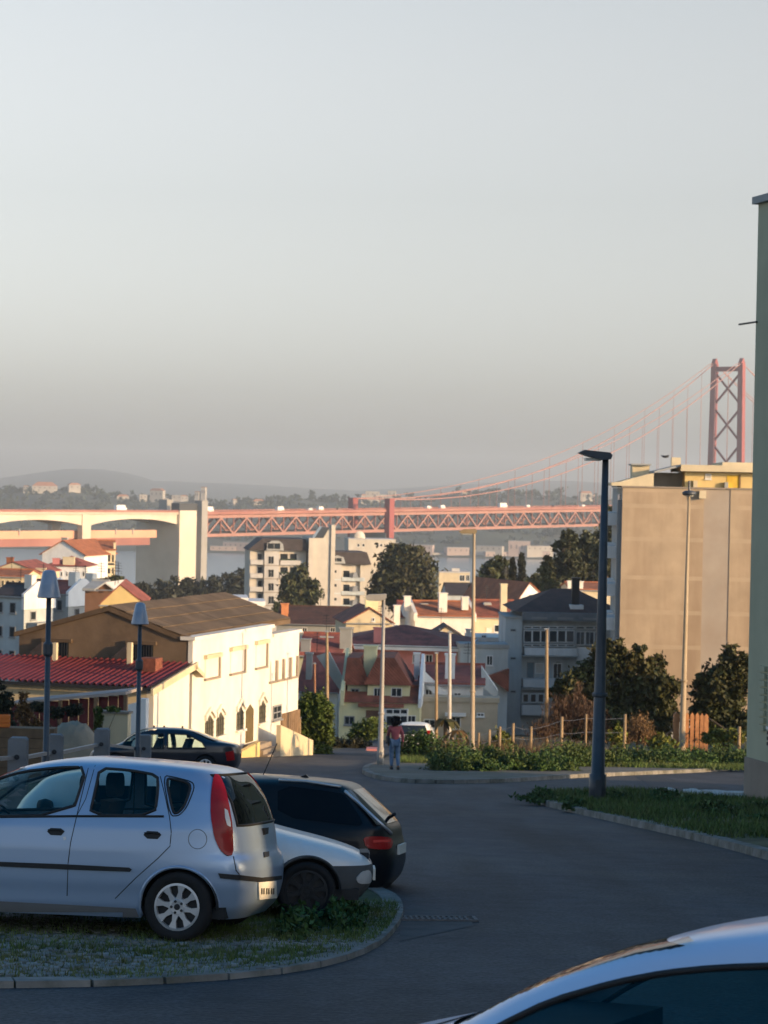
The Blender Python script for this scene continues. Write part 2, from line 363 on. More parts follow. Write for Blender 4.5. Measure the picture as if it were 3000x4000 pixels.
# cobbles set in the grass, thinning out into turf
from mathutils import noise as mnoise
def cobbles(parent, poly, x0, x1, y0, y1, h, pitch, dens, name='cobblestones'):
    mb = MB(); y = y0; row = 0
    while y < y1:
        x = x0+(row % 2)*pitch*.5
        while x < x1:
            nv = mnoise.noise(Vector((x*.55, y*.9, 0)))+.5*mnoise.noise(Vector((x*2.1, y*2.6, 3)))
            if inside(x, y, poly) and nv+random.uniform(-.45, .45) > dens:
                s = pitch*random.uniform(.32, .47); a = random.uniform(-.25, .25); z = gz(y)+h+random.uniform(-.004, .010)
                c, sn = math.cos(a)*s, math.sin(a)*s; X = x+random.uniform(-.01, .01)
                mb.add([(X-c+sn, y-sn-c, z-.02), (X+c+sn, y+sn-c, z-.02), (X+c-sn, y+sn+c, z-.02), (X-c-sn, y-sn+c, z-.02),
                        (X-.8*c+.8*sn, y-.8*sn-.8*c, z+.012), (X+.8*c+.8*sn, y+.8*sn-.8*c, z+.012), (X+.8*c-.8*sn, y+.8*sn+.8*c, z+.012), (X-.8*c-.8*sn, y-.8*sn+.8*c, z+.012)],
                       [(4,5,6,7),(0,1,5,4),(1,2,6,5),(2,3,7,6),(3,0,4,7)])
            x += pitch
        y += pitch; row += 1
    return tag(mb.build(name, m_cobble, parent), kind='stuff')
cobbles(isl, ISL, -4.2, .45, 16.6, 23.5, ISH, .105, -.28)
def grass_patch(name, poly, bbox, n, h, hgt, mat, label=None, parent=None, seed=5, dens=None, wid=.006, zf=gz):
    rg = random.Random(seed); C = []; x0, x1, y0, y1 = bbox; tries = 0
    while len(C) < n and tries < n*8:
        tries += 1; x, y = rg.uniform(x0, x1), rg.uniform(y0, y1)
        if poly is not None and not inside(x, y, poly): continue
        if dens is not None and dens(x, y) < rg.random(): continue
        C.append((x, y))
    k = len(C); C = np.array(C); rn = np.random.default_rng(seed); Z = np.array([zf(c[1])+h for c in C])
    a = rn.uniform(0, 6.283, k); hh = hgt*(.4+.9*rn.random(k)); le = rn.normal(size=(k, 2))*.45*hh[:, None]
    w = wid*(.7+.8*rn.random(k)); ca, sa = np.cos(a)*w, np.sin(a)*w
    p0 = np.stack([C[:, 0]-ca, C[:, 1]-sa, Z-.01], 1); p1 = np.stack([C[:, 0]+ca, C[:, 1]+sa, Z-.01], 1)
    p2 = np.stack([C[:, 0]+le[:, 0], C[:, 1]+le[:, 1], Z+hh], 1)
    V = np.stack([p0, p1, p2], 1).reshape(-1, 3)
    o = np_mesh(name, V, np.arange(3*k).reshape(-1, 3), mat, parent)
    if parent is None: tag(o, label, 'grass', kind='stuff')
    else: tag(o, kind='stuff')
    return o
dn = lambda x, y: .18+1.1*max(0, mnoise.noise(Vector((x*.9, y*1.6, 7)))+.12)+(.6 if y > 19.3 and x > -2.2 else 0)
grass_patch('grass', ISL, (-4.2, .5, 16.5, 23.5), 30000, ISH+.005, .055, m_grass, 'short grass growing between the cobbles of the parking island', None, 11, dn, .005)

# right verge with the tall lamp post
cur2 = smooth_px([(3200, 3385), (3000, 3325), (2750, 3262), (2500, 3207), (2300, 3165), (2180, 3138), (2115, 3118), (2120, 3098), (2200, 3090), (2450, 3086)], .12)
cur2r = cur2[::-1]
verge = island('grass_verge', cur2r+[(18, 45), (16, 36)], m_dirtgrass, .12, (0, len(cur2r)-1))
VER = cur2r+[(18, 45), (16, 36)]
dn2 = lambda x, y: .25+1.2*max(0, mnoise.noise(Vector((x*.5, y*.35, 2)))+.2)
grass_patch('verge_grass', VER, (3.2, 17, 36, 62), 30000, .12, .14, m_grass, 'short grass on the verge round the tall dark lamp post', None, 12, dn2, .012)
# far pavement along the gardens
cur3 = smooth_px([(3300, 2992), (2920, 2996), (2700, 3006), (2300, 3022), (2000, 3040), (1850, 3045), (1700, 3046), (1560, 3040), (1470, 3026), (1425, 3008), (1432, 2990), (1480, 2975)], .12)
pav_back = [(.3, 97), (.7, 104), (22, 104), (22, 92)]
pav = island('pavement', cur3[::-1]+[(24, cur3[0][1])][:0]+[(24, 104), (.6, 104)][::-1][:0]+[], m_pave, .12, (0, len(cur3)-1)) if False else None
PAV = cur3[::-1][:0]
c3 = cur3[::-1]                               # from the tip (left, far) round to the right
PAV = c3+[(26, 104), (.75, 104)]
pav = island('pavement', PAV, m_pave, .12, (0, len(c3)-1))

# ================================================================== THE BRIDGE
m_red = M('bridge_red', (.29, .115, .09), .6, .15, .05, 0, stain=(.42, .25, .19), stain_scale=.03, stain_amt=.5)
m_redl = M('bridge_red_chord', (.34, .175, .14), .6, .12, .05, 0)
m_reds = M('bridge_red_steel', (.27, .07, .065), .6, .1, .05, 0)
m_bconc = M('viaduct_concrete', (.62, .55, .44), .85, .1, .05, 0, stain=(.4, .34, .26), stain_scale=.04, stain_amt=.4)
m_bgrey = M('pillar_grey', (.30, .29, .27), .85, .12, .05, 0)
m_rail = M('rail_girder', (.62, .34, .22), .7, .12, .05, 0)
m_deck = M('bridge_deck', (.07, .06, .06), .8, .1, .05, 0)
BYAW = math.atan2(.812, .584)
N1 = Vector((P(1510, 2000, 1396).x, 1396, 0))
class Frame:
    """a local frame: x along a front, y away from the viewer, z up; turns photograph points into local coordinates"""
    def __init__(s, O, yaw): s.O = Vector(O); s.ux = Vector((math.cos(yaw), math.sin(yaw), 0)); s.uy = Vector((-math.sin(yaw), math.cos(yaw), 0)); s.yaw = yaw
    def xz(s, px, py, y=0):
        r = ray(px, py); c = Vector((0, 0, CAMZ)); t = ((s.O-c).dot(s.uy)+y)/r.dot(s.uy); w = c+r*t-s.O
        return w.dot(s.ux), w.z
    def yz(s, px, py, x=0):
        r = ray(px, py); c = Vector((0, 0, CAMZ)); t = ((s.O-c).dot(s.ux)+x)/r.dot(s.ux); w = c+r*t-s.O
        return w.dot(s.uy), w.z
BF = Frame(N1, BYAW)
zt = lambda x: 78.4+.0112*x
br = empty('suspension_bridge', N1, BYAW, 'long red steel suspension bridge with truss deck crossing the river', 'bridge')
XA, XB, W_ = -176.0, 610.0, 24.0
def sbeam(y, dz0, dz1, w, x0=XA, x1=XB): 
    mb = MB(); a, b = zt(x0), zt(x1)
    return mb.add([(x0, y-w/2, a+dz0), (x0, y+w/2, a+dz0), (x0, y+w/2, a+dz1), (x0, y-w/2, a+dz1), (x1, y-w/2, b+dz0), (x1, y+w/2, b+dz0), (x1, y+w/2, b+dz1), (x1, y-w/2, b+dz1)],
                  [(3,2,1,0),(4,5,6,7),(0,1,5,4),(1,2,6,5),(2,3,7,6),(3,0,4,7)])
sbeam(W_/2, -2.2, -1.2, W_+3).build('road_deck', m_deck, br)
sbeam(-1.5, -2.4, -.6, .5).build('deck_edge', m_red, br)
sbeam(W_+1.5, -2.4, -.6, .5).build('deck_edge', m_red, br)
sbeam(-1.5, -.25, -.05, .12).build('railing', m_red, br)
for y in (0, W_):
    sbeam(y, -4.4, -2.7, 1.2).build('top_chord', m_redl, br)
    sbeam(y, -15.0, -13.3, 1.2).build('bottom_chord', m_redl, br)
sbeam(W_/2, -13.6, -12.9, W_-2).build('rail_deck', m_deck, br)
PAN = 23.0; da = bar((0, 0, 0), (PAN/2, 0, 9.2), 1.0, 1.0).build('diagonal', m_redl, br); db = bar((0, 0, 9.2), (PAN/2, 0, 0), 1.0, 1.0).build('diagonal', m_redl, br)
vt = MB().box(-.3, .3, -.3, .3, 0, 9.2).build('vertical', m_red, br); fb = MB().box(-.4, .4, 0, W_, -.9, .6).build('floor_beam', m_red, br)
x = XA+3; first = True
while x < XB-PAN:
    for y in (0, W_):
        z = zt(x)-13.5
        if first: da.location = (x, y, z); db.location = (x+PAN/2, y, z); first = False
        else: inst(da, 'diagonal', br, (x, y, z)); inst(db, 'diagonal', br, (x+PAN/2, y, z))
        inst(vt, 'vertical', br, (x, y, z))
        if y == 0: inst(vt, 'vertical', br, (x+PAN/2, y, z))
    inst(fb, 'floor_beam', br, (x, 0, zt(x)-3.4)); inst(fb, 'floor_beam', br, (x+PAN/2, 0, zt(x)-3.4))
    x += PAN
vt.location = (XB-PAN, 0, zt(XB)-13.6); fb.location = (XB-PAN, 0, zt(XB)-3.4)
# end posts of the side span
for y in (-2.2, W_+2.2):
    z1 = BF.xz(1510, 1947, 0)[1]; pb = MB().box(-2.6, 2.6, y-2, y+2, zt(0)-19, z1).build('end_post', m_reds, br)
pb = MB().box(-3, 3, -2, W_+2, 20, zt(0)-15.6).build('side_pier', m_bgrey, br)
# tower
XT = 485.0; ZT = BF.xz(2885, 1418, 0)[1]; tw = MB().box(XT-7, XT+7, -8, W_+8, -4, 12).build('tower_base', m_bgrey, br)
for y, s in ((0, -1), (W_, 1)):
    mb = MB(); 
    for (z0, z1, o0, o1) in ((8, ZT, 2.2, 0),):
        b0 = [(XT-3.2, y+s*o0-2.6), (XT+3.2, y+s*o0-2.6), (XT+3.2, y+s*o0+2.6), (XT-3.2, y+s*o0+2.6)]; b1 = [(XT-2.5, y+s*o1-2.1), (XT+2.5, y+s*o1-2.1), (XT+2.5, y+s*o1+2.1), (XT-2.5, y+s*o1+2.1)]
        mb.add([(*p, z0) for p in b0]+[(*p, z1) for p in b1], [(3,2,1,0),(4,5,6,7),(0,1,5,4),(1,2,6,5),(2,3,7,6),(3,0,4,7)])
    lg = mb.build('tower_leg', m_reds, br)
    sd = MB(); sd.prism([(XT-3.4, ZT), (XT+3.4, ZT), (XT+1.8, ZT+2.2), (XT+.6, ZT+4.2), (XT-.6, ZT+4.2), (XT-1.8, ZT+2.2)], 'y', y-1.6, y+1.6); sd.build('cable_saddle', m_reds, lg)
def tz(py): return BF.xz(2830, py, W_/2)[1]-0
zstr = tz(1440); MB().box(XT-1.5, XT+1.5, 0, W_, zstr-1.9, zstr+1.9).build('cross_strut', m_reds, br)
for a, b in ((1456, 1576), (1598, 1720), (1742, 1868)):
    za, zb = tz(a), tz(b)
    bar((XT, 1, za), (XT, W_-1, zb), 1.3, 1.5).build('cross_brace', m_reds, br); bar((XT, 1, zb), (XT, W_-1, za), 1.3, 1.5).build('cross_brace', m_reds, br)
# cables and hangers
m_cable = M('cable_red', (.36, .19, .165), .7, .05, .1)
Z0 = BF.xz(1510, 1950, 0)[1]
def czf(x, up): 
    if x <= XT: return Z0+(ZT+1-Z0)*x/XT-4*(24 if up else 30.3)*(x/XT)*(1-x/XT)+(2.0 if up else 0)*(1-abs(x-XT)/XT)
    u = x-XT; return ZT+1-(.40 if up else .44)*u+.0004*u*u
for y in (0, W_):
    for up in (0, 1):
        pts = [(x, y+(.2 if up else 0), czf(x, up)) for x in np.linspace(0, XB, 60)]
        MB().tube(pts, .36 if not up else .25, 6).build('main_cable', m_cable, br)
hg = MB().box(-.12, .12, -.12, .12, 0, 1).build('hanger', m_cable, br); first = True
for y in (0, W_):
    for k in range(1, 26):
        x = k*PAN+3
        if abs(x-XT) < 8 or x > XB: continue
        z0, z1 = zt(x)-1, czf(x, 0)
        if z1-z0 < 2: continue
        o = hg if first else inst(hg, 'hanger', br); first = False
        o.location = (x, y, z0); o.scale = (1, 1, z1-z0)
        if k % 2 == 0:
            z2 = czf(x, 1); t = inst(hg, 'hanger', br, (x, y, z1), (0, 0, 0), (.8, .8, max(.3, z2-z1)))

# concrete viaduct left of the steel truss
vd = empty('concrete_viaduct', N1, BYAW, 'pale haunched concrete viaduct leading to the red bridge', 'viaduct')
xp0, _ = BF.xz(690, 2100); xp1, _ = BF.xz(756, 2100); ztop = BF.xz(720, 1994)[1]
MB().box(xp0, xp1, -2, 30, 10, ztop).build('anchor_pillar', m_bconc, vd)
xc0, _ = BF.xz(776, 2100); xc1, _ = BF.xz(799, 2100); zc = BF.xz(787, 1955)[1]
MB().box(xc0, xc1, -2.0, 3.5, 10, zc).build('column', m_bgrey, vd)
MB().box(xc0, xc1, 24, 30, 10, zc).build('column', m_bgrey, vd)
MB().box(xp1, xc0, 1.5, 28, 10, ztop-3).build('recess_wall', m_bgrey, vd)
zs_, _z = BF.xz(742, 1945)[1], 0
MB().box(xp0+3, xp1+4, 1, 7, ztop, ztop+4.0).build('kiosk', M('kiosk_dark', (.05, .055, .06), .7), vd)
# girder
def gx(px): return BF.xz(px, 2000)[0]
xpier0, xpier1 = gx(320), gx(353)
zg = lambda x: float(np.interp(x, [gx(0), xp0], [BF.xz(0, 2004)[1], BF.xz(680, 2000)[1]]))
span = xp0-xpier1
def haunch(x0, x1, dmid, dend, n=14):
    top = [(x0, zg(x0)), (x1, zg(x1))]; bot = []
    for i in range(n+1):
        t = i/n; x = x0+(x1-x0)*t; u = abs(2*t-1); bot.append((x, zg(x)-dmid-(dend-dmid)*u**2.2))
    return bot+top[::-1]
dmid, dend = 3.6, 6.8
for a, b in ((xpier1, xp0), (xpier0-span, xpier0), (xpier0-2*span-6, xpier0-span-6)):
    MB().prism(haunch(a, b, dmid, dend), 'y', 0, 3).build('girder', m_bconc, vd)
    MB().prism(haunch(a, b, dmid, dend), 'y', 21, 24).build('girder', m_bconc, vd)
for a in (xpier0, xpier0-span-6):
    b = a+(xpier1-xpier0); 
    for y in (-.6, 21.5): MB().box(a, b, y, y+3.4, 20, zg(a)-.02).build('pier', m_bconc, vd)
MB().box(xpier0-2*span, xp0, -1.2, 25.2, zg(xpier0)-.9, zg(xpier0)+.25).build('deck_slab', M('deck_slab', (.5, .42, .33), .85), vd)
MB().box(xpier0-2*span, xp0, -1.1, -.9, zg(xpier0)+.25, zg(xpier0)+1.5).build('parapet', m_red, vd)
# rail viaduct slung between the piers
ra = gx(640); rz = lambda py: BF.xz(500, py, 5)[1]
MB().box(xpier0-2*span, ra, 5, 6, rz(2101), rz(2071)).build('rail_parapet', m_rail, vd)
MB().box(xpier0-2*span, ra-5, 5.4, 18, rz(2130), rz(2101)).build('rail_girder', m_red, vd)
for px in (103, 480, 546): x = gx(px); MB().box(x-.35, x+.35, 4.6, 5, rz(2088), rz(2064)).build('rail_mast', m_bgrey, vd)

# traffic on the deck
m_vw = M('van_white', (.8, .79, .76), .4, .03); m_vd = M('van_dark', (.12, .1, .1), .4, .03)
def deck_vehicle(px, length, h, mat, label, name='van', cat='van'):
    x, _ = BF.xz(px, 1985, 3); zz = (zt(x)-1.2) if x > XA else zg(x)+.25
    o = empty(name, N1+BF.ux*x+BF.uy*3+Vector((0, 0, zz)), BYAW, label, cat, 'traffic on the bridge')
    l = length/2; mb = MB(); mb.prism([(-l, .4), (l, .4), (l, h*.55), (l*.75, h*.95), (l*.6, h), (-l, h)], 'y', 0, 2.1); mb.build('body', mat, o)
    MB().prism([(l*.72, h*.62), (l*.95, h*.6), (l*.77, h*.88), (l*.72, h*.88)], 'y', -.03, 2.13).build('window', m_vd, o)
    for u in (-.6, .6): MB().lathe([(0.02, -.1), (.4, -.1), (.4, 2.2), (.02, 2.2)], (l*u, 0, .4), 10, 'y').build('wheel', m_vd, o)
for px, l, h, mt, lb in ((476, 8, 3.6, m_vw, 'white lorry on the concrete viaduct left of the pillar'), (822, 6, 3.2, m_vw, 'white van on the bridge just right of the grey column'),
        (1098, 6, 2.9, m_vw, 'white van on the bridge above the white apartments'), (1215, 4.4, 1.6, m_vw, 'small white car on the bridge above the stair tower'), (1256, 5, 2.6, m_vw, 'small white van on the bridge right of the stair tower'),
        (1330, 4.4, 1.6, m_vd, 'dark car on the bridge left of the first red post'), (1678, 5, 2.2, m_vw, 'white van on the bridge right of the red post'), (1731, 5, 2.6, m_vw, 'second white van right of the red post on the bridge'),
        (1968, 9, 3.6, m_vw, 'white lorry on the bridge in mid span'), (2065, 4.6, 2.0, m_vw, 'white car following the lorry on the bridge'), (2170, 4.4, 1.6, m_vd, 'dark car on the bridge near the right lamp post'), (2280, 4.4, 1.7, m_vw, 'pale car on the bridge beside the dark lamp post')):
    deck_vehicle(px, l, h, mt, lb)

# ---------------------------------------------------------------- buildings on the far bank
m_fw = M('far_white_wall', (.42, .385, .335), .9, .15, .05); m_fr = M('far_tile_roof', (.34, .16, .1), .9, .15, .05); m_fg = M('far_grey_wall', (.33, .31, .29), .9, .1, .05)
def far_house(px, py, d, w, h, dp, roof, label, wall=None, name='house', cat='house'):
    p = P(px, py, d); w *= .85; h *= .85; o = empty(name, p, random.uniform(-.4, .4), label, cat, 'buildings on the far bank')
    MB().box(-w/2, w/2, 0, dp, -12, h).build('wall', wall or m_fw, o)
    if roof: MB().prism([(-w/2-.5, h), (w/2+.5, h), (w/2-w*.22, h+w*.16), (-w/2+w*.22, h+w*.16)], 'y', -.5, dp+.5).build('roof', m_fr, o)
    else: MB().box(-w/2-.3, w/2+.3, -.3, dp+.3, h, h+.7).build('roof', m_fg, o)
    nw = max(2, int(w/7))
    for i in range(nw): x = -w/2+w*(i+.5)/nw; MB().box(x-.9, x+.9, -.12, .05, h*.35, h*.7).build('window', m_vd, o)
rr = random.Random(4)
fh = [(175, 1913, 46, 7, 'long low white building on the far left crest'), (100, 1912, 9, 6, 'small white block at the left end of the far crest'), (292, 1911, 22, 8, 'white house with pitched roof right of the long building on the far crest'), (60, 1968, 16, 9, 'pale house low on the far left slope'),
      (610, 1942, 26, 12, 'large white block on the far shore left of the column'), (480, 1958, 22, 9, 'white house low on the far slope left of the large block'), (560, 1950, 14, 8, 'pale house left of the large white far block'), (640, 1965, 18, 8, 'white house below the large far block'), (690, 1950, 18, 7, 'reddish house right of the large white far block'), (720, 1955, 14, 8, 'pale far house beside the viaduct kiosk'), (768, 1943, 8, 10, 'narrow pale far house behind the kiosk'), (793, 1938, 8, 16, 'tall narrow white far building right of the column'),
      (918, 1962, 8, 5, 'tiny white far house right of the column'), (1010, 1970, 22, 6, 'low white far house above the left truss'), (1425, 1952, 14, 8, 'pale far house between the two red posts'), (1455, 1938, 26, 8, 'white far block left of the right red post'), (1490, 1950, 22, 8, 'lower white far block left of the right red post'), (1530, 1938, 14, 9, 'white far house just right of the red post'), (1590, 1958, 26, 7, 'long pale far house right of the red post'), (1815, 1938, 9, 7, 'tiny white far house under the bridge cables'), (2290, 1945, 22, 9, 'white far villa left of the dark lamp post'), (2312, 1948, 12, 6, 'small pale far house beside the white villa')]
for px, py, w, h, lb in fh: far_house(px, py, 3480, w, h, 10, rr.random() < .6, lb)
# quay on the far shore
m_fp = M('far_pink_wall', (.42, .33, .29), .9, .12, .05)
for i, (px, py, w, h, wl, lb) in enumerate([(1905, 2152, 46, 7, m_fw, 'long white warehouse on the far quay'), (2028, 2160, 34, 18, m_fp, 'tall pinkish block on the far quay'), (2110, 2152, 44, 7, m_fw, 'low white shed right of the pinkish block on the far quay'), (1700, 2176, 50, 6, m_fw, 'white shed at the water on the far quay, left'), (1790, 2160, 36, 8, m_fp, 'pinkish warehouse on the far quay left of the pole'), (1960, 2182, 54, 10, m_fp, 'pinkish quay building at the water'), (1640, 2150, 40, 8, m_fp, 'pale pink sheds on the far quay behind the big tree'), (2100, 2172, 40, 7, m_fp, 'long pinkish shed below the white one on the far quay'), (940, 2140, 60, 8, m_fp, 'low pink sheds on the far shore left of the white apartments'), (870, 2150, 40, 6, m_fp, 'far pink shed right of the grey column')]):
    far_house(px, py, 2950, w, h, 16, False, lb, wl, 'warehouse', 'warehouse')

# ================================================================== BUILDINGS
m_white = M('white_render', (.74, .71, .64), .85, .06, 1.5, .1, stain=(.55, .47, .36), stain_scale=.6, stain_amt=.35, streak=True)
m_whiteb = M('white_paint', (.78, .78, .77), .85, .06, 1, .1, stain=(.42, .42, .40), stain_scale=.5, stain_amt=.4, streak=True)
m_cream = M('cream_render', (.62, .53, .36), .85, .08, 1, .1, stain=(.42, .35, .24), stain_scale=.6, stain_amt=.4, streak=True)
m_yell = M('pale_yellow_render', (.72, .67, .40), .85, .06, 1, .1, stain=(.40, .38, .26), stain_scale=.6, stain_amt=.4, streak=True)
m_yell2 = M('warm_yellow_render', (.66, .50, .22), .85, .06, 1, .1, stain=(.45, .33, .16), stain_scale=.4, stain_amt=.35, streak=True)
m_pink = M('pink_render', (.62, .24, .23), .85, .08, 1, .1, stain=(.36, .16, .15), stain_scale=.6, stain_amt=.5, streak=True)
m_brown = M('weathered_brown_wall', (.17, .118, .075), .95, .2, .8, .4, stain=(.075, .055, .04), stain_scale=.5, stain_amt=.8)
m_broof = M('lichen_brown_roof', (.125, .085, .052), .95, .25, 1.0, .5, stain=(.07, .05, .033), stain_scale=.4, stain_amt=.7)
m_tile = tile_mat('clay_tile', (.27, .088, .055), (.10, .045, .03))
m_tiled = tile_mat('old_clay_tile', (.31, .095, .07), (.085, .04, .035))
m_tileo = tile_mat('orange_tile', (.36, .13, .06), (.2, .085, .05))
m_droof = M('dark_slate_roof', (.055, .045, .045), .8, .2, 1, .3)
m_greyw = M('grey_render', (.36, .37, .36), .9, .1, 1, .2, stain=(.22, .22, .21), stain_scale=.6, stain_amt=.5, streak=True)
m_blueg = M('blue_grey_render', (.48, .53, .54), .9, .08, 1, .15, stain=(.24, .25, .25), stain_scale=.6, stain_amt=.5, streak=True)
m_greenw = M('sage_green_render', (.45, .45, .32), .9, .06, 1.2, .15, stain=(.33, .33, .24), stain_scale=.5, stain_amt=.4, streak=True)
m_plinth = M('beige_plinth', (.30, .25, .20), .9, .08, 2, .2, stain=(.18, .15, .12), stain_scale=.8, stain_amt=.4)
m_blank = M('bare_cement_wall', (.42, .325, .225), .95, .12, .6, .25, stain=(.29, .205, .135), stain_scale=.3, stain_amt=.8, streak=True)
m_blank2 = M('painted_cement_strip', (.37, .315, .26), .95, .08, .5, .2, stain=(.33, .26, .2), stain_scale=.3, stain_amt=.6)
m_frame = M('window_frame_white', (.70, .70, .68), .5, .04)
m_frameg = M('window_frame_grey', (.25, .26, .27), .5, .04)
m_pane = M('window_pane', (.022, .028, .034), .08, .2, .3, 0, spec=.8)
m_shut = M('roller_shutter', (.55, .52, .46), .7, .08, 4)
m_wood = M('weathered_wood', (.20, .13, .075), .9, .25, 3, .3, stain=(.11, .075, .05), stain_scale=2, stain_amt=.6, streak=True)
m_woodl = M('pole_wood', (.30, .22, .13), .85, .2, 3, .3, stain=(.17, .12, .075), stain_scale=2, stain_amt=.6, streak=True)
m_iron = M('dark_iron', (.03, .032, .036), .5, .1, 3, metal=.2)
m_galv = M('galvanised_metal', (.36, .37, .38), .5, .1, 4, metal=.5)

class Bld(Frame):
    def __init__(s, name, label, px, py, d, yaw, cat='house', group=None, zb=None):
        p = P(px, py, d)
        if zb is not None: p.z = zb
        super().__init__(p, R(yaw)); s.root = empty(name, p, R(yaw), label, cat, group)
    def box(s, name, x0, x1, y0, y1, z0, z1, mat, par=None):
        return MB().box(x0, x1, y0, y1, z0, z1).build(name, mat, par or s.root)
    def prism(s, name, poly, ax, a, b, mat, par=None):
        return MB().prism(poly, ax, a, b).build(name, mat, par or s.root)
    def w(s, x0, x1, z0, z1, y=0, mv=1, mh=0, frame=None, pane=None, fw=.07, sill=True, plane='x', par=None):
        """window on the front (plane 'x') or on a side wall at local x=y (plane 'y', facing +x)"""
        frame = frame or m_frame; pane = pane or m_pane; x0, x1 = sorted((x0, x1)); z0, z1 = sorted((z0, z1)); mb = MB(); pb = MB()
        def bx(m, a0, a1, d0, d1, b0, b1):
            if plane == 'x': m.box(a0, a1, y+d0, y+d1, b0, b1)
            else: m.box(y-d0, y-d1, a0, a1, b0, b1)
        bx(mb, x0, x0+fw, -.05, .02, z0, z1); bx(mb, x1-fw, x1, -.05, .02, z0, z1); bx(mb, x0+fw, x1-fw, -.05, .02, z1-fw, z1); bx(mb, x0+fw, x1-fw, -.05, .02, z0, z0+fw)
        for i in range(1, mv+1): c = x0+(x1-x0)*i/(mv+1); bx(mb, c-fw*.35, c+fw*.35, -.04, .01, z0+fw, z1-fw)
        for i in range(1, mh+1): c = z0+(z1-z0)*i/(mh+1); bx(mb, x0+fw, x1-fw, -.045, .01, c-fw*.35, c+fw*.35)
        f = mb.build('window', frame, par or s.root); bx(pb, x0+fw*.5, x1-fw*.5, -.02, .015, z0+fw*.5, z1-fw*.5); pb.build('pane', pane, f)
        if sill: sb = MB(); bx(sb, x0-.06, x1+.06, -.12, .02, z0-.07, z0-.005); sb.build('sill', frame, f)
        return f
    def win(s, a, b, c, d, y=0, **k):
        x0, z1 = s.xz(a, b, y); x1, z0 = s.xz(c, d, y); return s.w(x0, x1, z0, z1, y, **k)
    def swin(s, a, b, c, d, x=0, **k):
        y0, z1 = s.yz(a, b, x); y1, z0 = s.yz(c, d, x); return s.w(y0, y1, z0, z1, x, plane='y', **k)
    def chimney(s, px0, px1, pyt, pyb, y, mat, dp=.5, cap=True):
        x0, z1 = s.xz(px0, pyt, y); x1, z0 = s.xz(px1, pyb, y); o = s.box('chimney', x0, x1, y, y+dp, z0-.3, z1, mat)
        if cap: s.box('chimney_cap', x0-.07, x1+.07, y-.07, y+dp+.07, z1+.002, z1+.12, mat, o)
        return o
    def gable_x(s, x0, x1, y0, y1, ze, zr, mat, ov=.3, th=.12, name='roof'):      # ridge along x
        ym = (y0+y1)/2; k = (zr-ze)/(ym-y0); 
        for a, b, sg in ((y0-ov, ym, 1), (ym, y1+ov, -1)):
            za = ze-ov*k if sg == 1 else zr; zb_ = zr if sg == 1 else ze-ov*k
            o = s.prism(name, [(a, za), (b, zb_), (b, zb_+th), (a, za+th)], 'x', x0-ov*.5, x1+ov*.5, mat)
        s.box('ridge_tile', x0-ov*.5, x1+ov*.5, ym-.14, ym+.14, zr+th*.6, zr+th+.1, mat)
        return o
    def gable_y(s, x0, x1, y0, y1, ze, zr, mat, wall=None, ov=.3, th=.12, xm=None):            # ridge running away, gable to the front
        xm = (x0+x1)/2 if xm is None else xm
        if wall: s.prism('gable', [(x0, ze), (x1, ze), (xm, zr)], 'y', y0, y1, wall)
        kl, kr = (zr-ze)/(xm-x0), (zr-ze)/(x1-xm)
        s.prism('roof', [(x0-ov, ze-ov*kl+.01), (xm, zr+.01), (xm, zr+.01+th), (x0-ov, ze-ov*kl+.01+th)], 'y', y0-ov*.6, y1+ov*.6, mat)
        s.prism('roof', [(xm, zr+.01), (x1+ov, ze-ov*kr+.01), (x1+ov, ze-ov*kr+.01+th), (xm, zr+.01+th)], 'y', y0-ov*.6, y1+ov*.6, mat)
    def hip(s, x0, x1, y0, y1, ze, zr, mat, ov=.4, inset=None, name='roof'):
        x0 -= ov; x1 += ov; y0 -= ov; y1 += ov; ins = inset if inset is not None else min(x1-x0, y1-y0)/2; ym = (y0+y1)/2
        V = [(x0, y0, ze), (x1, y0, ze), (x1, y1, ze), (x0, y1, ze), (x0+ins, ym, zr), (x1-ins, ym, zr)]
        return MB().add(V, [(0, 1, 5, 4), (1, 2, 5), (2, 3, 4, 5), (3, 0, 4), (3, 2, 1, 0)]).build(name, mat, s.root)

# ---- white house with the brown gable (left, sunlit street front)
b = Bld('white_house', 'large sunlit white two storey house with weathered brown gable and roof', 755, 2495, 87, -16.5, zb=gz(87)-1.5)
yF = b.yz(1168, 2600)[0]; yS = b.yz(1062, 2500)[0]; zE = b.yz(765, 2500)[1]; zE2 = b.yz(1120, 2478)[1]
xL, zL = b.xz(75, 2482); xR, zR = b.xz(425, 2388)
b.prism('wall', [(xL, -1), (-.2, -1), (-.2, zE+.15), (xR, zR), (xL, zL)], 'y', 0, .35, m_brown)
b.box('wall', -.2, 0, -.02, yS, -1, zE, m_white); b.box('wall', -.2, -.02, yS, yF, -1, zE2, m_white)
b.box('wall', xL, -.35, yF-.3, yF, -1, zE2-.1, m_white); b.box('wall', xL, xL+.3, .35, yF-.3, -1, zL-.1, m_white)
b.box('coping', -.5, .12, -.12, yS, zE+.002, zE+.14, m_white); b.box('coping', -.5, .10, yS, yF+.1, zE2+.002, zE2+.13, m_white)
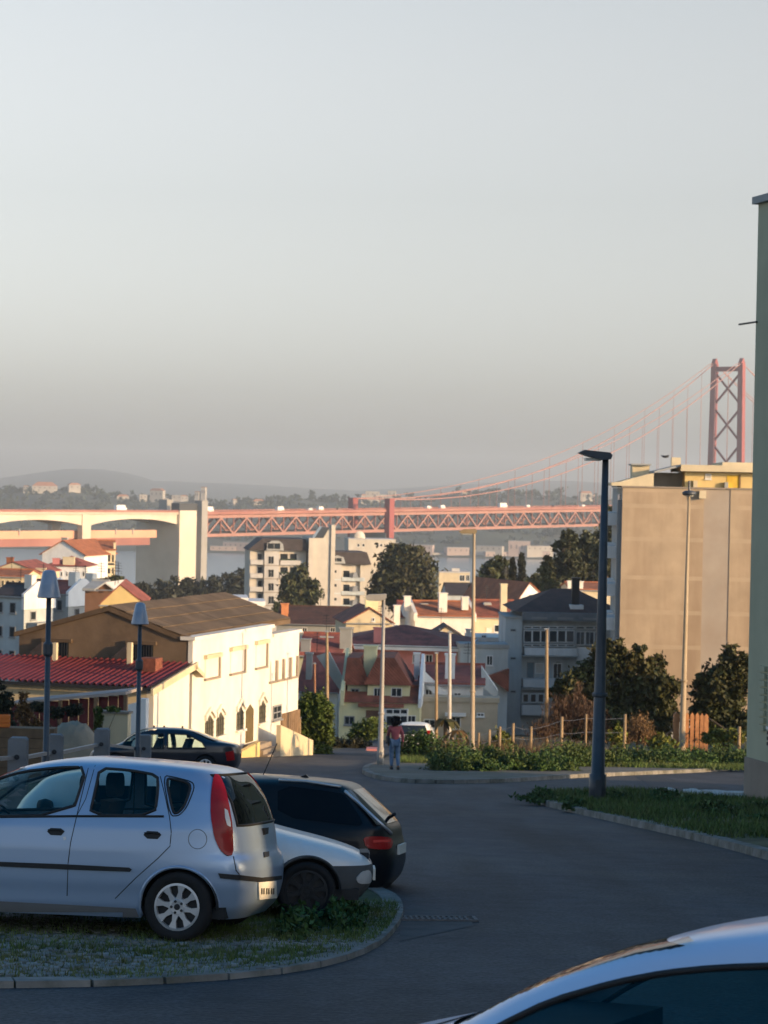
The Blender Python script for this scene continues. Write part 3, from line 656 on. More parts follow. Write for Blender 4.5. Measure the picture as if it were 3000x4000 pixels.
# roof planes: main ridge runs back from the gable peak
b.prism('roof', [(-.45, zE-.05), (xR, zR+.02), (xR, zR+.22), (-.45, zE+.15)], 'y', -.08, yF, m_broof)
b.prism('roof', [(xR, zR+.02), (xL-.2, zL-.05), (xL-.2, zL+.13), (xR, zR+.22)], 'y', -.08, yF, m_broof)
for i, (p0, p1) in enumerate([((822, 2570), (850, 2640)), ((920, 2540), (950, 2620)), ((1018, 2515), (1036, 2600))]):   # bricked-up upper windows
    y0, z1 = b.yz(*p0); y1, z0 = b.yz(*p1); f = b.box('window', -.02, .03, y0-.6, y1, z0, z1, m_white)
    b.box('lintel', -.02, .16, y0-.75, y1+.15, z1+.002, z1+.16, m_cream, f); b.box('jamb', -.02, .10, y1+.002, y1+.12, z0, z1, m_plinth, f); b.box('sill', -.02, .12, y0-.7, y1+.1, z0-.09, z0-.003, m_plinth, f)
for p0, p1 in (((801, 2805), (832, 2880)), ((845, 2792), (873, 2868)), ((924, 2770), (950, 2845)), ((1012, 2745), (1036, 2818))):   # pointed ground-floor windows with hood moulds
    y0, z1 = b.yz(*p0); y1, z0 = b.yz(*p1); ym = (y0+y1)/2
    f = b.prism('window', [(y0, z0), (y1, z0), (y1, z1-.2), (ym, z1+.12), (y0, z1-.2)], 'x', -.02, .02, M('leaded_pane', (.10, .095, .07), .4, .3, 8))
    for k in range(1, 4): yy = y0+(y1-y0)*k/4; b.box('grille_bar', .02, .035, yy-.012, yy+.012, z0, z1-.1, m_iron, f)
    for k in range(1, 4): zz = z0+(z1-z0)*k/4; b.box('grille_bar', .036, .05, y0, y1, zz-.012, zz+.012, m_iron, f)
    b.prism('hood_mould', [(y0-.1, z1-.1), (y0-.1, z1+.12), (ym, z1+.42), (y1+.1, z1+.12), (y1+.1, z1-.1), (y1, z1-.1), (y1, z1-.02), (ym, z1+.26), (y0, z1-.02), (y0, z1-.1)], 'x', -.02, .11, m_white, f)
    b.box('sill', -.02, .13, y0-.12, y1+.12, z0-.1, z0-.004, m_white, f)
y0, z1 = b.yz(972, 2752); y1, z0 = b.yz(984, 2895)
d_ = b.prism('door', [(y0-.35, z0), (y1+.1, z0), (y1+.1, z1-.25), ((y0+y1)/2-.1, z1), (y0-.35, z1-.25)], 'x', -.02, .025, M('green_brown_door', (.12, .09, .04), .7, .2, 4)); b.box('door_handle', .025, .06, y1-.05, y1, z0+1, z0+1.08, m_galv, d_)
y0, z1 = b.yz(1066, 2758); y1, z0 = b.yz(1098, 2806); b.w(y0, y1, z0, z1, -.02, plane='y', frame=m_frameg, mh=1)
for k in range(4):                                        # row of closed shutters on the upper floor
    y0, z1 = b.yz(1054+k*27, 2585-k*6); y1, z0 = b.yz(1074+k*27, 2658-k*6); f = b.box('window', -.03, .0, y0, y1, z0, z1, m_white); b.box('jamb', -.02, .08, y1+.003, y1+.22, z0, z1, m_plinth, f); b.box('sill', -.02, .08, y0-.1, y1+.2, z0-.09, z0-.003, m_plinth, f)
y0, z1 = b.yz(1098, 2790); y1, z0 = b.yz(1155, 2875)
g_ = b.box('garage_door', -.03, .02, y0, y1, z0-.5, z1, m_wood)
for k in range(7): yy = y0+(y1-y0)*(k+.5)/7; b.box('plank', .02, .045, yy-(y1-y0)/15, yy+(y1-y0)/15, z0-.48, z1-.03, m_wood, g_)
y0, z0 = b.yz(1165, 2900); b.box('corner_post', -.2, .05, yF-.3, yF+.15, -1, z1, m_wood)
# steps and a sloping forecourt wall at the door
y0, _ = b.yz(975, 2895); y1, _ = b.yz(1060, 2900); zz = b.yz(975, 2895)[1]
for k in range(4): b.box('step', .05, 1.3-.2*k, y0-.8, y0+.8, zz-.85+.2*k, zz-.66+.2*k, m_plinth)
b.prism('ramp_wall', [(y0+.8, zz-1.2), (y0+5.2, zz-1.4), (y0+5.2, zz-.45), (y0+.8, zz+.65)], 'x', .9, 1.1, m_cream)
b.prism('ramp_wall', [(y0-6.5, zz-1.2), (y0-.8, zz-1.2), (y0-.8, zz+.1), (y0-6.5, zz-.4)], 'x', .55, .75, m_yell2)
m_sheet = M('fibre_cement_sheet', (.135, .095, .06), .95, .25, 1.0, .5, stain=(.075, .055, .036), stain_scale=.7, stain_amt=.8)
rs = random.Random(3); nS, nY = 4, 11                      # overlapping roof sheets on the slope seen from the street
for i in range(nS):
    for j in range(nY):
        t0, t1 = i/nS, (i+1.06)/nS; y0, y1 = -.08+(yF+.06)*j/nY, -.08+(yF+.06)*(j+1)/nY-.015; xx = lambda t: -.45+(xR+.45)*min(t, .995); zz_ = lambda t: zE+.15+(zR+.22-zE-.15)*min(t, .995); u = .012+.01*rs.random()+.004*(j % 2); k_ = -.028 if i else 0
        b.prism('roof_sheet', [(xx(t0), zz_(t0)+u+.03), (xx(t1), zz_(t1)+u), (xx(t1), zz_(t1)+u+.02), (xx(t0), zz_(t0)+u+.055)], 'y', y0, y1, m_sheet)
for (p0, p1) in (((178, 2506), (268, 2566)), ((508, 2516), (598, 2580))):        # barred openings high in the gable
    x0, z1 = b.xz(*p0); x1, z0 = b.xz(*p1); f = b.box('window', x0, x1, -.03, .02, z0, z1, m_pane); b.box('lintel', x0-.15, x1+.15, -.12, .02, z1+.002, z1+.14, m_broof, f)
    for k in range(9): xx = x0+(x1-x0)*(k+.5)/9; b.box('grille_bar', xx-.02, xx+.02, -.07, -.04, z0, z1, m_iron, f)
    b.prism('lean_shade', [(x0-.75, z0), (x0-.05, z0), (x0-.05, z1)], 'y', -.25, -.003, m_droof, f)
# small objects on the ridge

# ---- red corrugated shed in front of the brown gable
s = Bld('red_roof_shed', 'low cream shed with red corrugated metal roof against the brown gable', 745, 2592, 86.4, -16.5, cat='shed', zb=gz(86)-1.8)
xr0, zr = s.xz(745, 2592); xl, _ = s.xz(-120, 2560); ye = -4.0; ze = s.xz(650, 2688, ye)[1]
xe = s.xz(656, 2688, ye)[0]
s.box('wall', -.3, -.02, ye+.35, -.05, -1.5, ze-.1, m_white)
s.prism('gable', [(ye+.35, ze-.1), (-.05, ze-.1), (-.05, zr-.12), (-.25, zr-.12)], 'x', -.3, -.02, m_white)
s.box('wall', xl, -.3, ye+.35, ye+.6, -1.5, ze-.12, m_cream)
# corrugated sheet: real ribs running down the slope
n = 150; V = []; Q = []
for i in range(n+1):
    x = xl+(0.1-xl)*i/n; r = .075*(1 if i % 4 in (1, 2) else 0)
    V += [(x, ye-.1, ze+r), (x, .05, zr+r)]
for i in range(n): Q.append((2*i, 2*i+2, 2*i+3, 2*i+1))
m_corr = M('red_metal_sheet', (.20, .035, .033), .55, .18, 1.5, 0, stain=(.16, .03, .03), stain_scale=.8, stain_amt=.6)
np_mesh('roof_sheet', V, Q, m_corr, s.root)
s.box('gutter', xl, .1, ye-.22, ye-.1, ze-.12, ze-.01, m_iron)
s.prism('verge_board', [(ye-.25, ze-.28), (.3, zr-.2), (.3, zr+.05), (ye-.25, ze-.03)], 'x', .1, .2, m_cream)
s.prism('back_eave', [(.0, zr-.2), (1.0, zr-.62), (1.0, zr-.45), (.0, zr+.0)], 'x', -.5, .2, m_cream)
cx, cz = s.xz(586, 2580, -1.6); s.box('brick_stack', cx-.35, cx+.35, -1.9, -1.2, ze-.5, cz+.1, M('brick_red', (.20, .07, .045), .9, .3, 6, .3))
for px in (215, 508): cx, cz = s.xz(px, 2560, -.6); s.box('vent_pipe', cx-.09, cx+.09, -.7, -.52, cz-1.4, cz+.5, m_cream)
# lower red lean-to and cream garden wall in front
l = Bld('garden_lean_to', 'dark red plank lean-to with whitish sloping sheet roof below the red shed', 60, 2790, 80, -12, cat='lean-to', zb=gz(80)-1.5)
x0, z0 = l.xz(40, 2745); x1, z1 = l.xz(500, 2705)
m_dred = M('dark_red_boards', (.12, .025, .025), .8, .25, 2, .2)
l.prism('sheet_roof', [(x0, z0-.05), (x1, z1-.05), (x1, z1+.06), (x0, z0+.03)], 'y', -.25, 1.6, M('pale_sheet', (.34, .30, .28), .8, .15, 1))
for k in range(12): a = x0+(x1-x0)*k/12; l.box('board', a+.02, a+(x1-x0)/12-.02, 0, .06, 0, z0+(z1-z0)*k/12-.06, m_dred)
for k in (.12, .45, .75, 1): l.box('post', x0+(x1-x0)*k-.06, x0+(x1-x0)*k+.06, -.3, -.18, 0, z0+(z1-z0)*k-.06, m_wood)
gw = Bld('garden_wall', 'sunlit cream block of garden wall left of the white shed wall', 395, 2860, 74, -14, cat='wall', zb=gz(74)-.8)
x0, z1 = gw.xz(392, 2785); x1, _ = gw.xz(500, 2775); gw.box('wall', x0, x1, 0, .3, 0, z1, m_cream); gw.box('coping', x0-.05, x1+.05, -.05, .35, z1+.002, z1+.08, m_plinth)
ww = Bld('white_wall', 'short white garden wall in shade beside the sunlit shed wall', 500, 2860, 78, -14, cat='wall', zb=gz(78)-1)
x0, z1 = ww.xz(500, 2752); x1, z2 = ww.xz(545, 2740); ww.prism('wall', [(x0, 0), (x1, 0), (x1, z2), (x0, z1)], 'y', 0, .25, m_whiteb); ww.box('pier', x1, x1+.25, -.02, .27, 0, z2+.1, m_whiteb)

# ---- left group of houses further down the hill
AER = random.Random(9)
def house(name, label, px0, px1, pr, pe, pb, d, yaw, wall, roof, kind='x', dp=8, wins=(), chim=(), group=None, zb=None, ov=.3, pxm=None, wk={}):
    h = Bld(name, label, px0, pb, d, yaw, group=group, zb=(ter(d) if zb is None else zb)-.5)
    x1, ze = h.xz(px1, pe); xm, zr = h.xz((px0+px1)/2 if pxm is None else pxm, pr, dp/2 if kind in 'xh' else 0)
    x0 = h.xz(px0, pe)[0]; h.x0, h.x1, h.ze, h.zr = x0, x1, ze, zr
    h.box('wall', x0, x1, 0, dp, -1, ze, wall)
    if kind == 'x':
        h.prism('gable', [(0, ze+.003), (dp, ze+.003), (dp/2, zr)], 'x', x0, x1, wall); h.gable_x(x0, x1, 0, dp, ze, zr, roof, ov)
    elif kind == 'y': h.gable_y(x0, x1, 0, dp, ze+.003, zr, roof, wall, ov, xm=xm)
    elif kind == 'h': h.hip(x0, x1, 0, dp, ze, zr, roof, ov)
    elif kind == 'f': h.box('parapet', x0-.1, x1+.1, -.1, dp+.1, ze+.002, ze+.35, roof)
    for w in wins: h.win(*w, **wk)
    for c in chim: h.chimney(*c)
    if kind in 'xyh' and d < 280:                      # gutter and a TV aerial on the ridge
        h.box('gutter', x0-.1, x1+.1, -ov-.12, -ov-.02, ze-.16, ze-.06, m_frameg)
        ax = x0+(x1-x0)*AER.uniform(.2, .8); a = h.box('aerial_mast', ax-.02, ax+.02, dp/2-.02, dp/2+.02, zr-.2, zr+1.7, m_iron)
        for q in range(4): h.box('aerial_rod', ax-.35+.03*q, ax+.35-.03*q, dp/2-.015, dp/2+.015, zr+.9+q*.22, zr+.93+q*.22, m_iron, a)
    return h
lg = 'houses down the hill on the left'
h = house('arcaded_house', 'cream arcaded house with orange roof in front of the grey pillar', 330, 452, 2112, 2148, 2300, 380, 10, m_cream, m_tileo, 'x', 9, (), ((444, 452, 2122, 2160, .2, m_cream),), lg)
for k, (a, c) in enumerate(((335, 352), (368, 386), (393, 406), (412, 432), (436, 446))): h.win(a, 2166, c, 2196, sill=False, mv=0, frame=m_cream); h.win(a, 2218, c, 2242, sill=False, mv=0, frame=m_cream)
h.win(410, 2199, 446, 2206, mv=3, frame=m_iron)
h = house('grey_gable_house', 'pale house with broad grey white gable left of the arcaded house', 165, 330, 2112, 2166, 2300, 372, -14, m_whiteb, m_tileo, 'y', 14, (), ((240, 262, 2102, 2120, 3, m_greyw),), lg, ov=.5)
h = house('terrace_house', 'white house with dark tiled roof terrace and row of small arched windows', 175, 338, 2170, 2214, 2320, 330, -4, m_whiteb, m_tiled, 'h', 8, [(a, 2232, a+9, 2252) for a in (236, 257, 271, 290, 303, 322)], ((205, 232, 2183, 2212, .5, m_pink), (246, 290, 2178, 2212, .3, m_cream)), lg, wk=dict(mv=0, sill=False, frame=m_whiteb))
h = house('yellow_gable_house', 'dull yellow house with low wide gable at the left edge', -40, 150, 2196, 2236, 2340, 300, -8, m_cream, m_tiled, 'y', 10, (), ((140, 176, 2222, 2262, 1, m_cream), (25, 50, 2180, 2204, 4, m_tileo)), lg)
h = house('small_arched_house', 'beige house with orange roof and arched windows at the left edge', -60, 100, 2226, 2252, 2400, 270, -5, m_cream, m_tileo, 'x', 7, [(a, 2266, a+12, 2296) for a in (5, 25, 45, 70)], (), lg, wk=dict(mv=0, sill=False, frame=m_cream))
# stepped white party walls with chimneys, partly in shade
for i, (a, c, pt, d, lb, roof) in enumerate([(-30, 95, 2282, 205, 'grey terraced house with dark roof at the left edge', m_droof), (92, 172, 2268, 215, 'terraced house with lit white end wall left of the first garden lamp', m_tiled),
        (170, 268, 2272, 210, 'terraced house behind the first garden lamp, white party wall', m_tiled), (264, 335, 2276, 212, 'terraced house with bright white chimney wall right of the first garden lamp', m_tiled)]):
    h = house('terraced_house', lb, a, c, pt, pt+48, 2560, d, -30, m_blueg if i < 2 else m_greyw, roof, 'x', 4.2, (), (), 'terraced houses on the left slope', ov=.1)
    x0, x1, ze, zr = h.x0, h.x1, h.ze, h.zr
    h.prism('party_wall', [(-.2, ze-1.2), (4.4, ze-1.2), (4.4, ze+.2), (2.4, zr+.4), (1.8, zr+.4), (-.2, ze+.2)], 'x', x1-.15, x1+.15, m_whiteb); h.box('lean_to', x1+.16, x1+1.3, .3, 3.6, -1, ze-2.4, m_greyw); h.w(.9, 1.7, ze-2.2, ze-1.4, x1, plane='y', mv=0, frame=m_frameg)
    h.box('chimney', x1-1.0, x1-.15, 1.2, 1.9, ze, zr+1.0, m_white)
    for k in range(2):
        for r in range(3): xx = x0+(x1-x0)*(.25+.4*k); h.w(xx-.35, xx+.35, ze-1.6-2.2*r, ze-.6-2.2*r, 0, mv=0, frame=m_frameg)
    h.box('eave_band', x0, x1, -.12, -.002, ze-.25, ze-.02, m_greyw)
h = house('brown_wall_house', 'brown sided small house with grey roof left of the yellow gable', 332, 388, 2272, 2302, 2420, 190, -10, M('rust_brown_wall', (.24, .13, .08), .9, .15, 1), m_greyw, 'x', 5, (), (), lg)
h = house('arch_roof_shed', 'small shed with white curved roof left of the yellow gable', 385, 440, 2280, 2300, 2420, 178, -10, M('rust_brown_wall', (.24, .13, .08), .9, .15, 1), m_white, 'y', 5, (), (), lg)
h = house('yellow_gable', 'bright yellow blank gable wall rising behind the brown roof', 392, 568, 2287, 2362, 2460, 165, 4, m_yell2, m_tiled, 'y', 9, (), (), lg, ov=.08, pxm=470)
# small bits behind the brown roof
h = house('grey_shed', 'low grey shed with white fascia behind the brown roof', 870, 965, 2345, 2352, 2420, 180, 5, m_blueg, m_whiteb, 'f', 5, [(905, 2358, 930, 2385)], (), None)
h = house('white_tank_house', 'white cubic roof house beside the grey shed behind the brown roof', 965, 1032, 2362, 2366, 2440, 185, 5, m_white, m_whiteb, 'f', 5, (), ((1100, 1125, 2362, 2400, 3, M('terracotta', (.5, .2, .09), .8)),), None)

# ---- white apartment blocks in the middle distance
_mw, _mb = m_white, m_whiteb
m_white = M('aged_white_render', (.55, .50, .42), .9, .08, .5, .1, stain=(.38, .33, .27), stain_scale=.25, stain_amt=.5, streak=True); m_whiteb = M('aged_white_paint', (.50, .48, .45), .9, .08, .5, .1, stain=(.33, .31, .28), stain_scale=.25, stain_amt=.5, streak=True)
ap = Bld('white_apartments', 'white five storey apartment block with dark mansard roof below the bridge truss', 975, 2400, 475, 8, 'building', zb=ter(475)-1)
X = lambda px, y=0: ap.xz(px, 2250, y)[0]
Z = lambda py, y=0: ap.xz(1090, py, y)[1]
ap.box('wall', X(975), X(1195), 0, 14, 0, Z(2150), m_white)
ap.box('bay', X(1030), X(1087), -1.2, -.01, 0, Z(2150), m_whiteb)
for k, py in enumerate((2206, 2258, 2311, 2362)):
    ap.box('balcony', X(1092), X(1185), -1.1, -.01, Z(py), Z(py-18), m_whiteb); ap.box('balcony', X(976), X(1026), -1.1, -.01, Z(py), Z(py-18), m_whiteb)
    for a, c in ((1094, 1125), (1132, 1160)): ap.win(a, py-44, c, py-18, sill=False, mv=0, frame=m_whiteb)
    ap.win(1006, py-44, 1024, py-18, sill=False, mv=0, frame=m_whiteb)
    ap.win(1048, py-34, 1070, py-3, y=-1.2, mv=1, frame=m_whiteb)
    ap.box('floor_band', X(1029), X(1088), -1.3, -1.205, Z(py+4), Z(py+1), m_plinth)
    ap.box('planter_hedge', X(1096), X(1150), -1.0, -.5, Z(py-18)+.005, Z(py-24), leaf_mat('balcony_hedge', (.03, .045, .02)))
zr_, ze_ = Z(2104), Z(2150)
ap.prism('roof', [(X(965), ze_+.01), (X(1200), ze_+.01), (X(1190), zr_), (X(1020), zr_)], 'y', -1.3, 13, m_droof)
ap.prism('dormer_arch', [(X(1036), ze_+.02), (X(1104), ze_+.02), (X(1100), ze_+1.4), (X(1085), ze_+2.1), (X(1055), ze_+2.1), (X(1040), ze_+1.4)], 'y', -1.8, 0, m_greyw); 
ap.win(1044, 2120, 1096, 2146, y=-1.8, mv=1, frame=m_whiteb, sill=False)
# stair tower with slanting glazed top
ap.prism('stair_tower', [(X(1200), 0), (X(1292), 0), (X(1292), Z(2060)), (X(1280), Z(2058)), (X(1254), Z(2098)), (X(1200), Z(2098))], 'y', -2, 12, m_white)
ap.prism('skylight', [(X(1222), Z(2098)+.02), (X(1256), Z(2098)+.02), (X(1279), Z(2056)), (X(1250), Z(2054))], 'y', -2.1, 3, M('skylight_glass', (.06, .07, .085), .15, .1, .3, spec=.8))
ap.box('fin', X(1286), X(1302), -2.4, 1, 0, Z(2046), m_white)
ap.box('pier_wall', X(1200), X(1222), -2.3, -2.005, 0, Z(2098), m_white)
# second, lower wing
ap.box('wall', X(1272), X(1438), 1, 14, 0, Z(2200), m_white); ap.box('bay', X(1275), X(1333), -.4, .99, 0, Z(2200), m_whiteb)
ap.prism('roof', [(X(1264), Z(2200)+.01), (X(1448), Z(2200)+.01), (X(1430), Z(2152)), (X(1282), Z(2152))], 'y', -.8, 13, m_droof)
ap.prism('dormer_arch', [(X(1282), Z(2197)), (X(1346), Z(2197)), (X(1338), Z(2172)), (X(1315), Z(2165)), (X(1292), Z(2172))], 'y', -1.3, 0, m_greyw)
ap.win(1294, 2178, 1336, 2195, y=-1.3, sill=False, frame=m_whiteb)
for k, py in enumerate((2244, 2298, 2352)):
    ap.win(1294, py-18, 1316, py-5, y=-.4, mv=1, frame=m_whiteb); ap.win(1340, py-16, 1366, py+12, y=1, mv=0, frame=m_whiteb, sill=False)
    ap.box('balcony', X(1336), X(1425), -.1, .99, Z(py+22), Z(py+8), m_blueg); ap.box('floor_band', X(1274), X(1334), -.5, -.405, Z(py+19), Z(py+14), m_blueg)
    ap.prism('awning', [(X(1376), Z(py+8)), (X(1400), Z(py+8)), (X(1392), Z(py-14)), (X(1380), Z(py-10))], 'y', -.4, .6, m_frameg)
ap.box('side_wall', X(1408), X(1450), .3, .99, 0, Z(2200), m_white)
# penthouse block behind
pe_ = house('long_white_block', 'long low white block with windows behind the white apartments', 1362, 1545, 2112, 2112, 2200, 560, 6, m_white, m_whiteb, 'f', 12, [(a, 2124, a+10, 2136) for a in (1395, 1415, 1470, 1484)]+[(1540, 2120, 1558, 2148)], (), None, ov=.1, wk=dict(mv=0))
pe_.box('white_dormer', *[pe_.xz(p, 2180)[0] for p in (1425, 1450)], -3, -.5, pe_.xz(1400, 2200)[1], pe_.xz(1400, 2168)[1], m_white)
dsh = empty('satellite_dish', pe_.root.location+Vector((3, 4, pe_.ze+.6)), .5, 'white satellite dish on the roof of the long white block', 'dish')
MB().lathe([(.05, 0), (.6, .1), (1.2, .4), (1.6, .9)], (0, 0, 0), 16, 'y').build('bowl', m_white, dsh, True); MB().tube([(0, 0, -.7), (0, .1, 0)], .08).build('mast', m_galv, dsh)
h = house('riverside_house', 'cream flat roofed house beyond the trees near the water', 1715, 1835, 2238, 2240, 2330, 520, 4, m_cream, m_whiteb, 'f', 10, [(1795, 2246, 1815, 2270), (1820, 2246, 1834, 2270)], ((1765, 1795, 2222, 2240, 3, m_whiteb),), None)
h = house('grey_roof_hall', 'long hall with dark blue grey roof behind the white terrace', 1745, 1890, 2280, 2325, 2380, 420, 4, m_blueg, m_droof, 'x', 10, (), (), None)

m_white, m_whiteb = _mw, _mb
# ---- dark tiled house and cream gable behind the pink house
h = house('dark_roof_house', 'low house with broad dark tiled roof behind the pink house', 1080, 1372, 2372, 2440, 2500, 255, -4, m_greyw, tile_mat('dark_brown_tile', (.10, .052, .04), (.05, .035, .03)), 'x', 9, [(1180, 2450, 1200, 2470), (1290, 2450, 1310, 2470)], ((1105, 1125, 2360, 2392, 2, M('terracotta', (.5, .2, .09), .8)),))
h = house('cream_gable_house', 'cream gable house with yellow chimney block between the dark roofs', 1352, 1532, 2378, 2432, 2520, 222, 8, m_cream, m_tile, 'y', 9, [(1452, 2412, 1464, 2428)], ((1428, 1478, 2338, 2395, 1.5, m_yell), (1478, 1490, 2345, 2398, 1.5, m_cream)), None, pxm=1448, wk=dict(mv=0))

# ---- white and yellow terrace with orange roofs
ug = 'terrace with orange roofs below the trees'
for i, (a, c, pr, pe, wl, lb) in enumerate([(1622, 1852, 2352, 2408, m_white, 'sunlit white terraced house with orange roof and tall white chimney'), (1852, 2035, 2348, 2412, m_cream, 'sunlit yellow terraced house with orange roof left of the balcony block')]):
    h = house('terraced_house', lb, a, c, pr, pe, 2620, 229+i*5, 8, wl, m_tileo if i == 0 else m_tile, 'x', 9, (), (), ug, ov=.15)
    h.prism('party_wall', [(-.3, h.ze-.5), (9.3, h.ze-.5), (9.3, h.ze+.3), (4.6, h.zr+.5), (4.4, h.zr+.5), (-.3, h.ze+.3)], 'x', h.x0-.18, h.x0+.18, m_white)
    if i == 0:
        h.chimney(1716, 1746, 2320, 2408, .8, m_white, .7); h.chimney(1580, 1604, 2332, 2376, 2, m_white, .6); h.chimney(1540, 1562, 2368, 2430, .4, m_white, .6); h.chimney(1806, 1830, 2335, 2372, 1, m_white, .7)
        for a_, c_ in ((1700, 1724), (1760, 1784)): h.win(a_, 2480, c_, 2520)
        h.win(1828, 2468, 1846, 2510, mv=0)
        h.prism('dormer', [(h.xz(1652, 2400)[0], h.ze+.6), (h.xz(1712, 2400)[0], h.ze+.6), (h.xz(1690, 2400)[0], h.zr-.1), (h.xz(1660, 2400)[0], h.zr-.1)], 'y', 3.3, 5, m_greyw)
    else:
        h.chimney(1958, 1980, 2284, 2395, .8, m_cream, .6); h.win(1930, 2440, 1950, 2470, mv=0); h.win(1900, 2452, 1922, 2470, frame=m_white, pane=m_white)
        h.prism('dormer', [(h.xz(1902, 2400)[0], h.ze+.5), (h.xz(1950, 2400)[0], h.ze+.5), (h.xz(1938, 2400)[0], h.zr-.1), (h.xz(1910, 2400)[0], h.zr-.1)], 'y', 3, 5, m_greyw)
h = house('dormered_roof_house', 'house with steep dark roof left of the white terrace', 1560, 1625, 2352, 2412, 2600, 236, 3, m_white, m_tiled, 'x', 9, (), (), ug, ov=.1)
h = house('white_gable_house', 'white gable house with orange roof left of the black chimney', 2012, 2155, 2278, 2360, 2520, 262, 24, m_whiteb, m_tileo, 'y', 14, [(2062, 2322, 2076, 2338)], ((2084, 2102, 2340, 2376, -1.5, m_white), (2112, 2135, 2348, 2366, -1.5, m_cream)), None, pxm=2068, wk=dict(mv=0))
h = house('orange_roof_house', 'house with bright orange roof right of the black chimney', 2225, 2400, 2278, 2305, 2500, 270, 2, m_cream, m_tileo, 'x', 9, (), ((2218, 2236, 2272, 2306, -.2, m_white), (2258, 2278, 2274, 2302, -.2, m_white)), None)

# ---- pink house
pk = house('pink_house', 'pink house with red hipped roof and white eaves band', 1325, 1792, 2440, 2524, 2720, 192, -6, m_pink, m_tiled, 'h', 10, (), (), None, ov=.9)
pk.box('eaves_band', pk.x0-1.0, pk.x1+1.0, -1.0, 11, pk.ze-.42, pk.ze-.004, m_whiteb)
for a, c in ((1612, 1642), (1662, 1690)): pk.win(a, 2556, c, 2590, frame=m_whiteb)
pk.win(1500, 2556, 1550, 2590, frame=m_frameg)
for px in (1322, 1792): x = pk.xz(px, 2560)[0]; pk.box('corner_pilaster_or_lit_end', x-.18, x+.18, -.16, -.003, 0, pk.ze-.43, m_whiteb if px < 1500 else M('sunlit_pink_paint', (.62, .26, .16), .85))  # right pilaster coloured salmon to stand for the sunlit wall end
pk.chimney(1460, 1490, 2456, 2512, -.4, m_pink, .6); pk.chimney(1328, 1376, 2456, 2505, 1, m_greyw, .6)
# small roofs between pink house and terrace
h = house('arched_gable_annexe', 'small cream annexe with wavy gable above the pink roof', 1690, 1800, 2448, 2484, 2600, 215, 2, m_cream, m_droof, 'y', 5, [(1715, 2456, 1728, 2466)], (), None, wk=dict(mv=0))
h = house('white_parapet_house', 'white parapeted house right of the pink house in sunlight', 1842, 1985, 2500, 2506, 2680, 205, 3, m_white, m_white, 'f', 6, [(1880, 2480, 1900, 2496)], ((1822, 1838, 2462, 2500, .5, m_white),), None)
h = house('grey_flat_house', 'grey blue flat roofed house between pink house and balcony block', 1800, 1985, 2528, 2534, 2760, 188, 4, m_blueg, m_greyw, 'f', 3, [(1835, 2560, 1860, 2600), (1900, 2560, 1925, 2600), (1835, 2640, 1860, 2690)], (), None)
h.prism('lean_roof', [(h.xz(1900, 2600)[0], h.xz(1900, 2640)[1]), (h.xz(1985, 2600)[0], h.xz(1985, 2700)[1]), (h.xz(1985, 2600)[0], h.xz(1985, 2610)[1])], 'y', -.8, -.003, m_tile)

# ---- yellow house with red tiled mansard, and its neighbours
yl = Bld('yellow_house', 'pale yellow house with red tiled mansard roof and white dormer windows', 1325, 2900, 150, -3, 'house', zb=ter(150)-.5)
X = lambda px, y=0: yl.xz(px, 2750, y)[0]
Z = lambda py, y=0: yl.xz(1480, py, y)[1]
yl.box('wall', X(1325), X(1640), 0, 8, -1, Z(2745), m_yell)
yl.box('dormer_wall', X(1432), X(1598), .6, 3, Z(2742), Z(2676), m_yell); yl.box('dormer_wall', X(1352), X(1428), 1.0, 3.2, Z(2742), Z(2682), m_greenw)
yl.prism('roof', [(X(1418), Z(2677)), (X(1606), Z(2677)), (X(1536), Z(2570)), (X(1468), Z(2570))], 'y', .3, 6, m_tile)
yl.prism('roof', [(X(1338), Z(2682)), (X(1440), Z(2682)), (X(1400), Z(2575)), (X(1350), Z(2575))], 'y', .7, 6, m_tile)
yl.prism('mansard', [(-.2, Z(2745)+.01), (1.6, Z(2690)), (1.6, Z(2680)), (5, Z(2680)), (8, Z(2745)+.01)], 'x', X(1335), X(1634), m_tile)
yl.box('eaves_fascia', X(1400), X(1578), -.5, -.2, Z(2760), Z(2746), m_tile)
for a, c in ((1460, 1488), (1528, 1570)): yl.win(a, 2686, c, 2722, y=.6, frame=m_frame, fw=.05)
yl.win(1370, 2688, 1404, 2712, y=1.0, frame=m_frameg)
yl.chimney(1422, 1470, 2528, 2628, 1.2, m_yell, .8)
yl.prism('party_wall', [(-.3, Z(2760)), (8.2, Z(2760)), (8.2, Z(2690)), (4.8, Z(2555)), (4.2, Z(2555)), (-.3, Z(2700))], 'x', X(1330), X(1344), m_yell)
yl.prism('party_wall', [(-.3, Z(2760)), (8.2, Z(2760)), (8.2, Z(2690)), (4.8, Z(2570)), (4.2, Z(2570)), (-.3, Z(2725))], 'x', X(1634), X(1646), m_whiteb)
yl.box('conservatory', X(1494), X(1596), -1.2, -.004, Z(2842), Z(2765), m_frame)
for k in range(3): yl.win(1508+k*28, 2770, 1535+k*28, 2789, y=-1.2, mv=0, sill=False, fw=.035); yl.win(1508+k*28, 2795, 1535+k*28, 2836, y=-1.2, mv=0, sill=False, fw=.04)
yl.win(1590, 2794, 1624, 2830, y=0, frame=m_frame, fw=.05); yl.win(1345, 2796, 1385, 2832, frame=m_frameg); yl.win(1430, 2774, 1480, 2800, frame=M('brown_blind', (.22, .12, .08), .8), pane=M('brown_blind', (.22, .12, .08), .8))
yl.box('garden_wall', X(1575), X(1700), -3, -2.7, -1, Z(2868), M('brick_wall_orange', (.30, .13, .07), .9, .25, 4, .3))

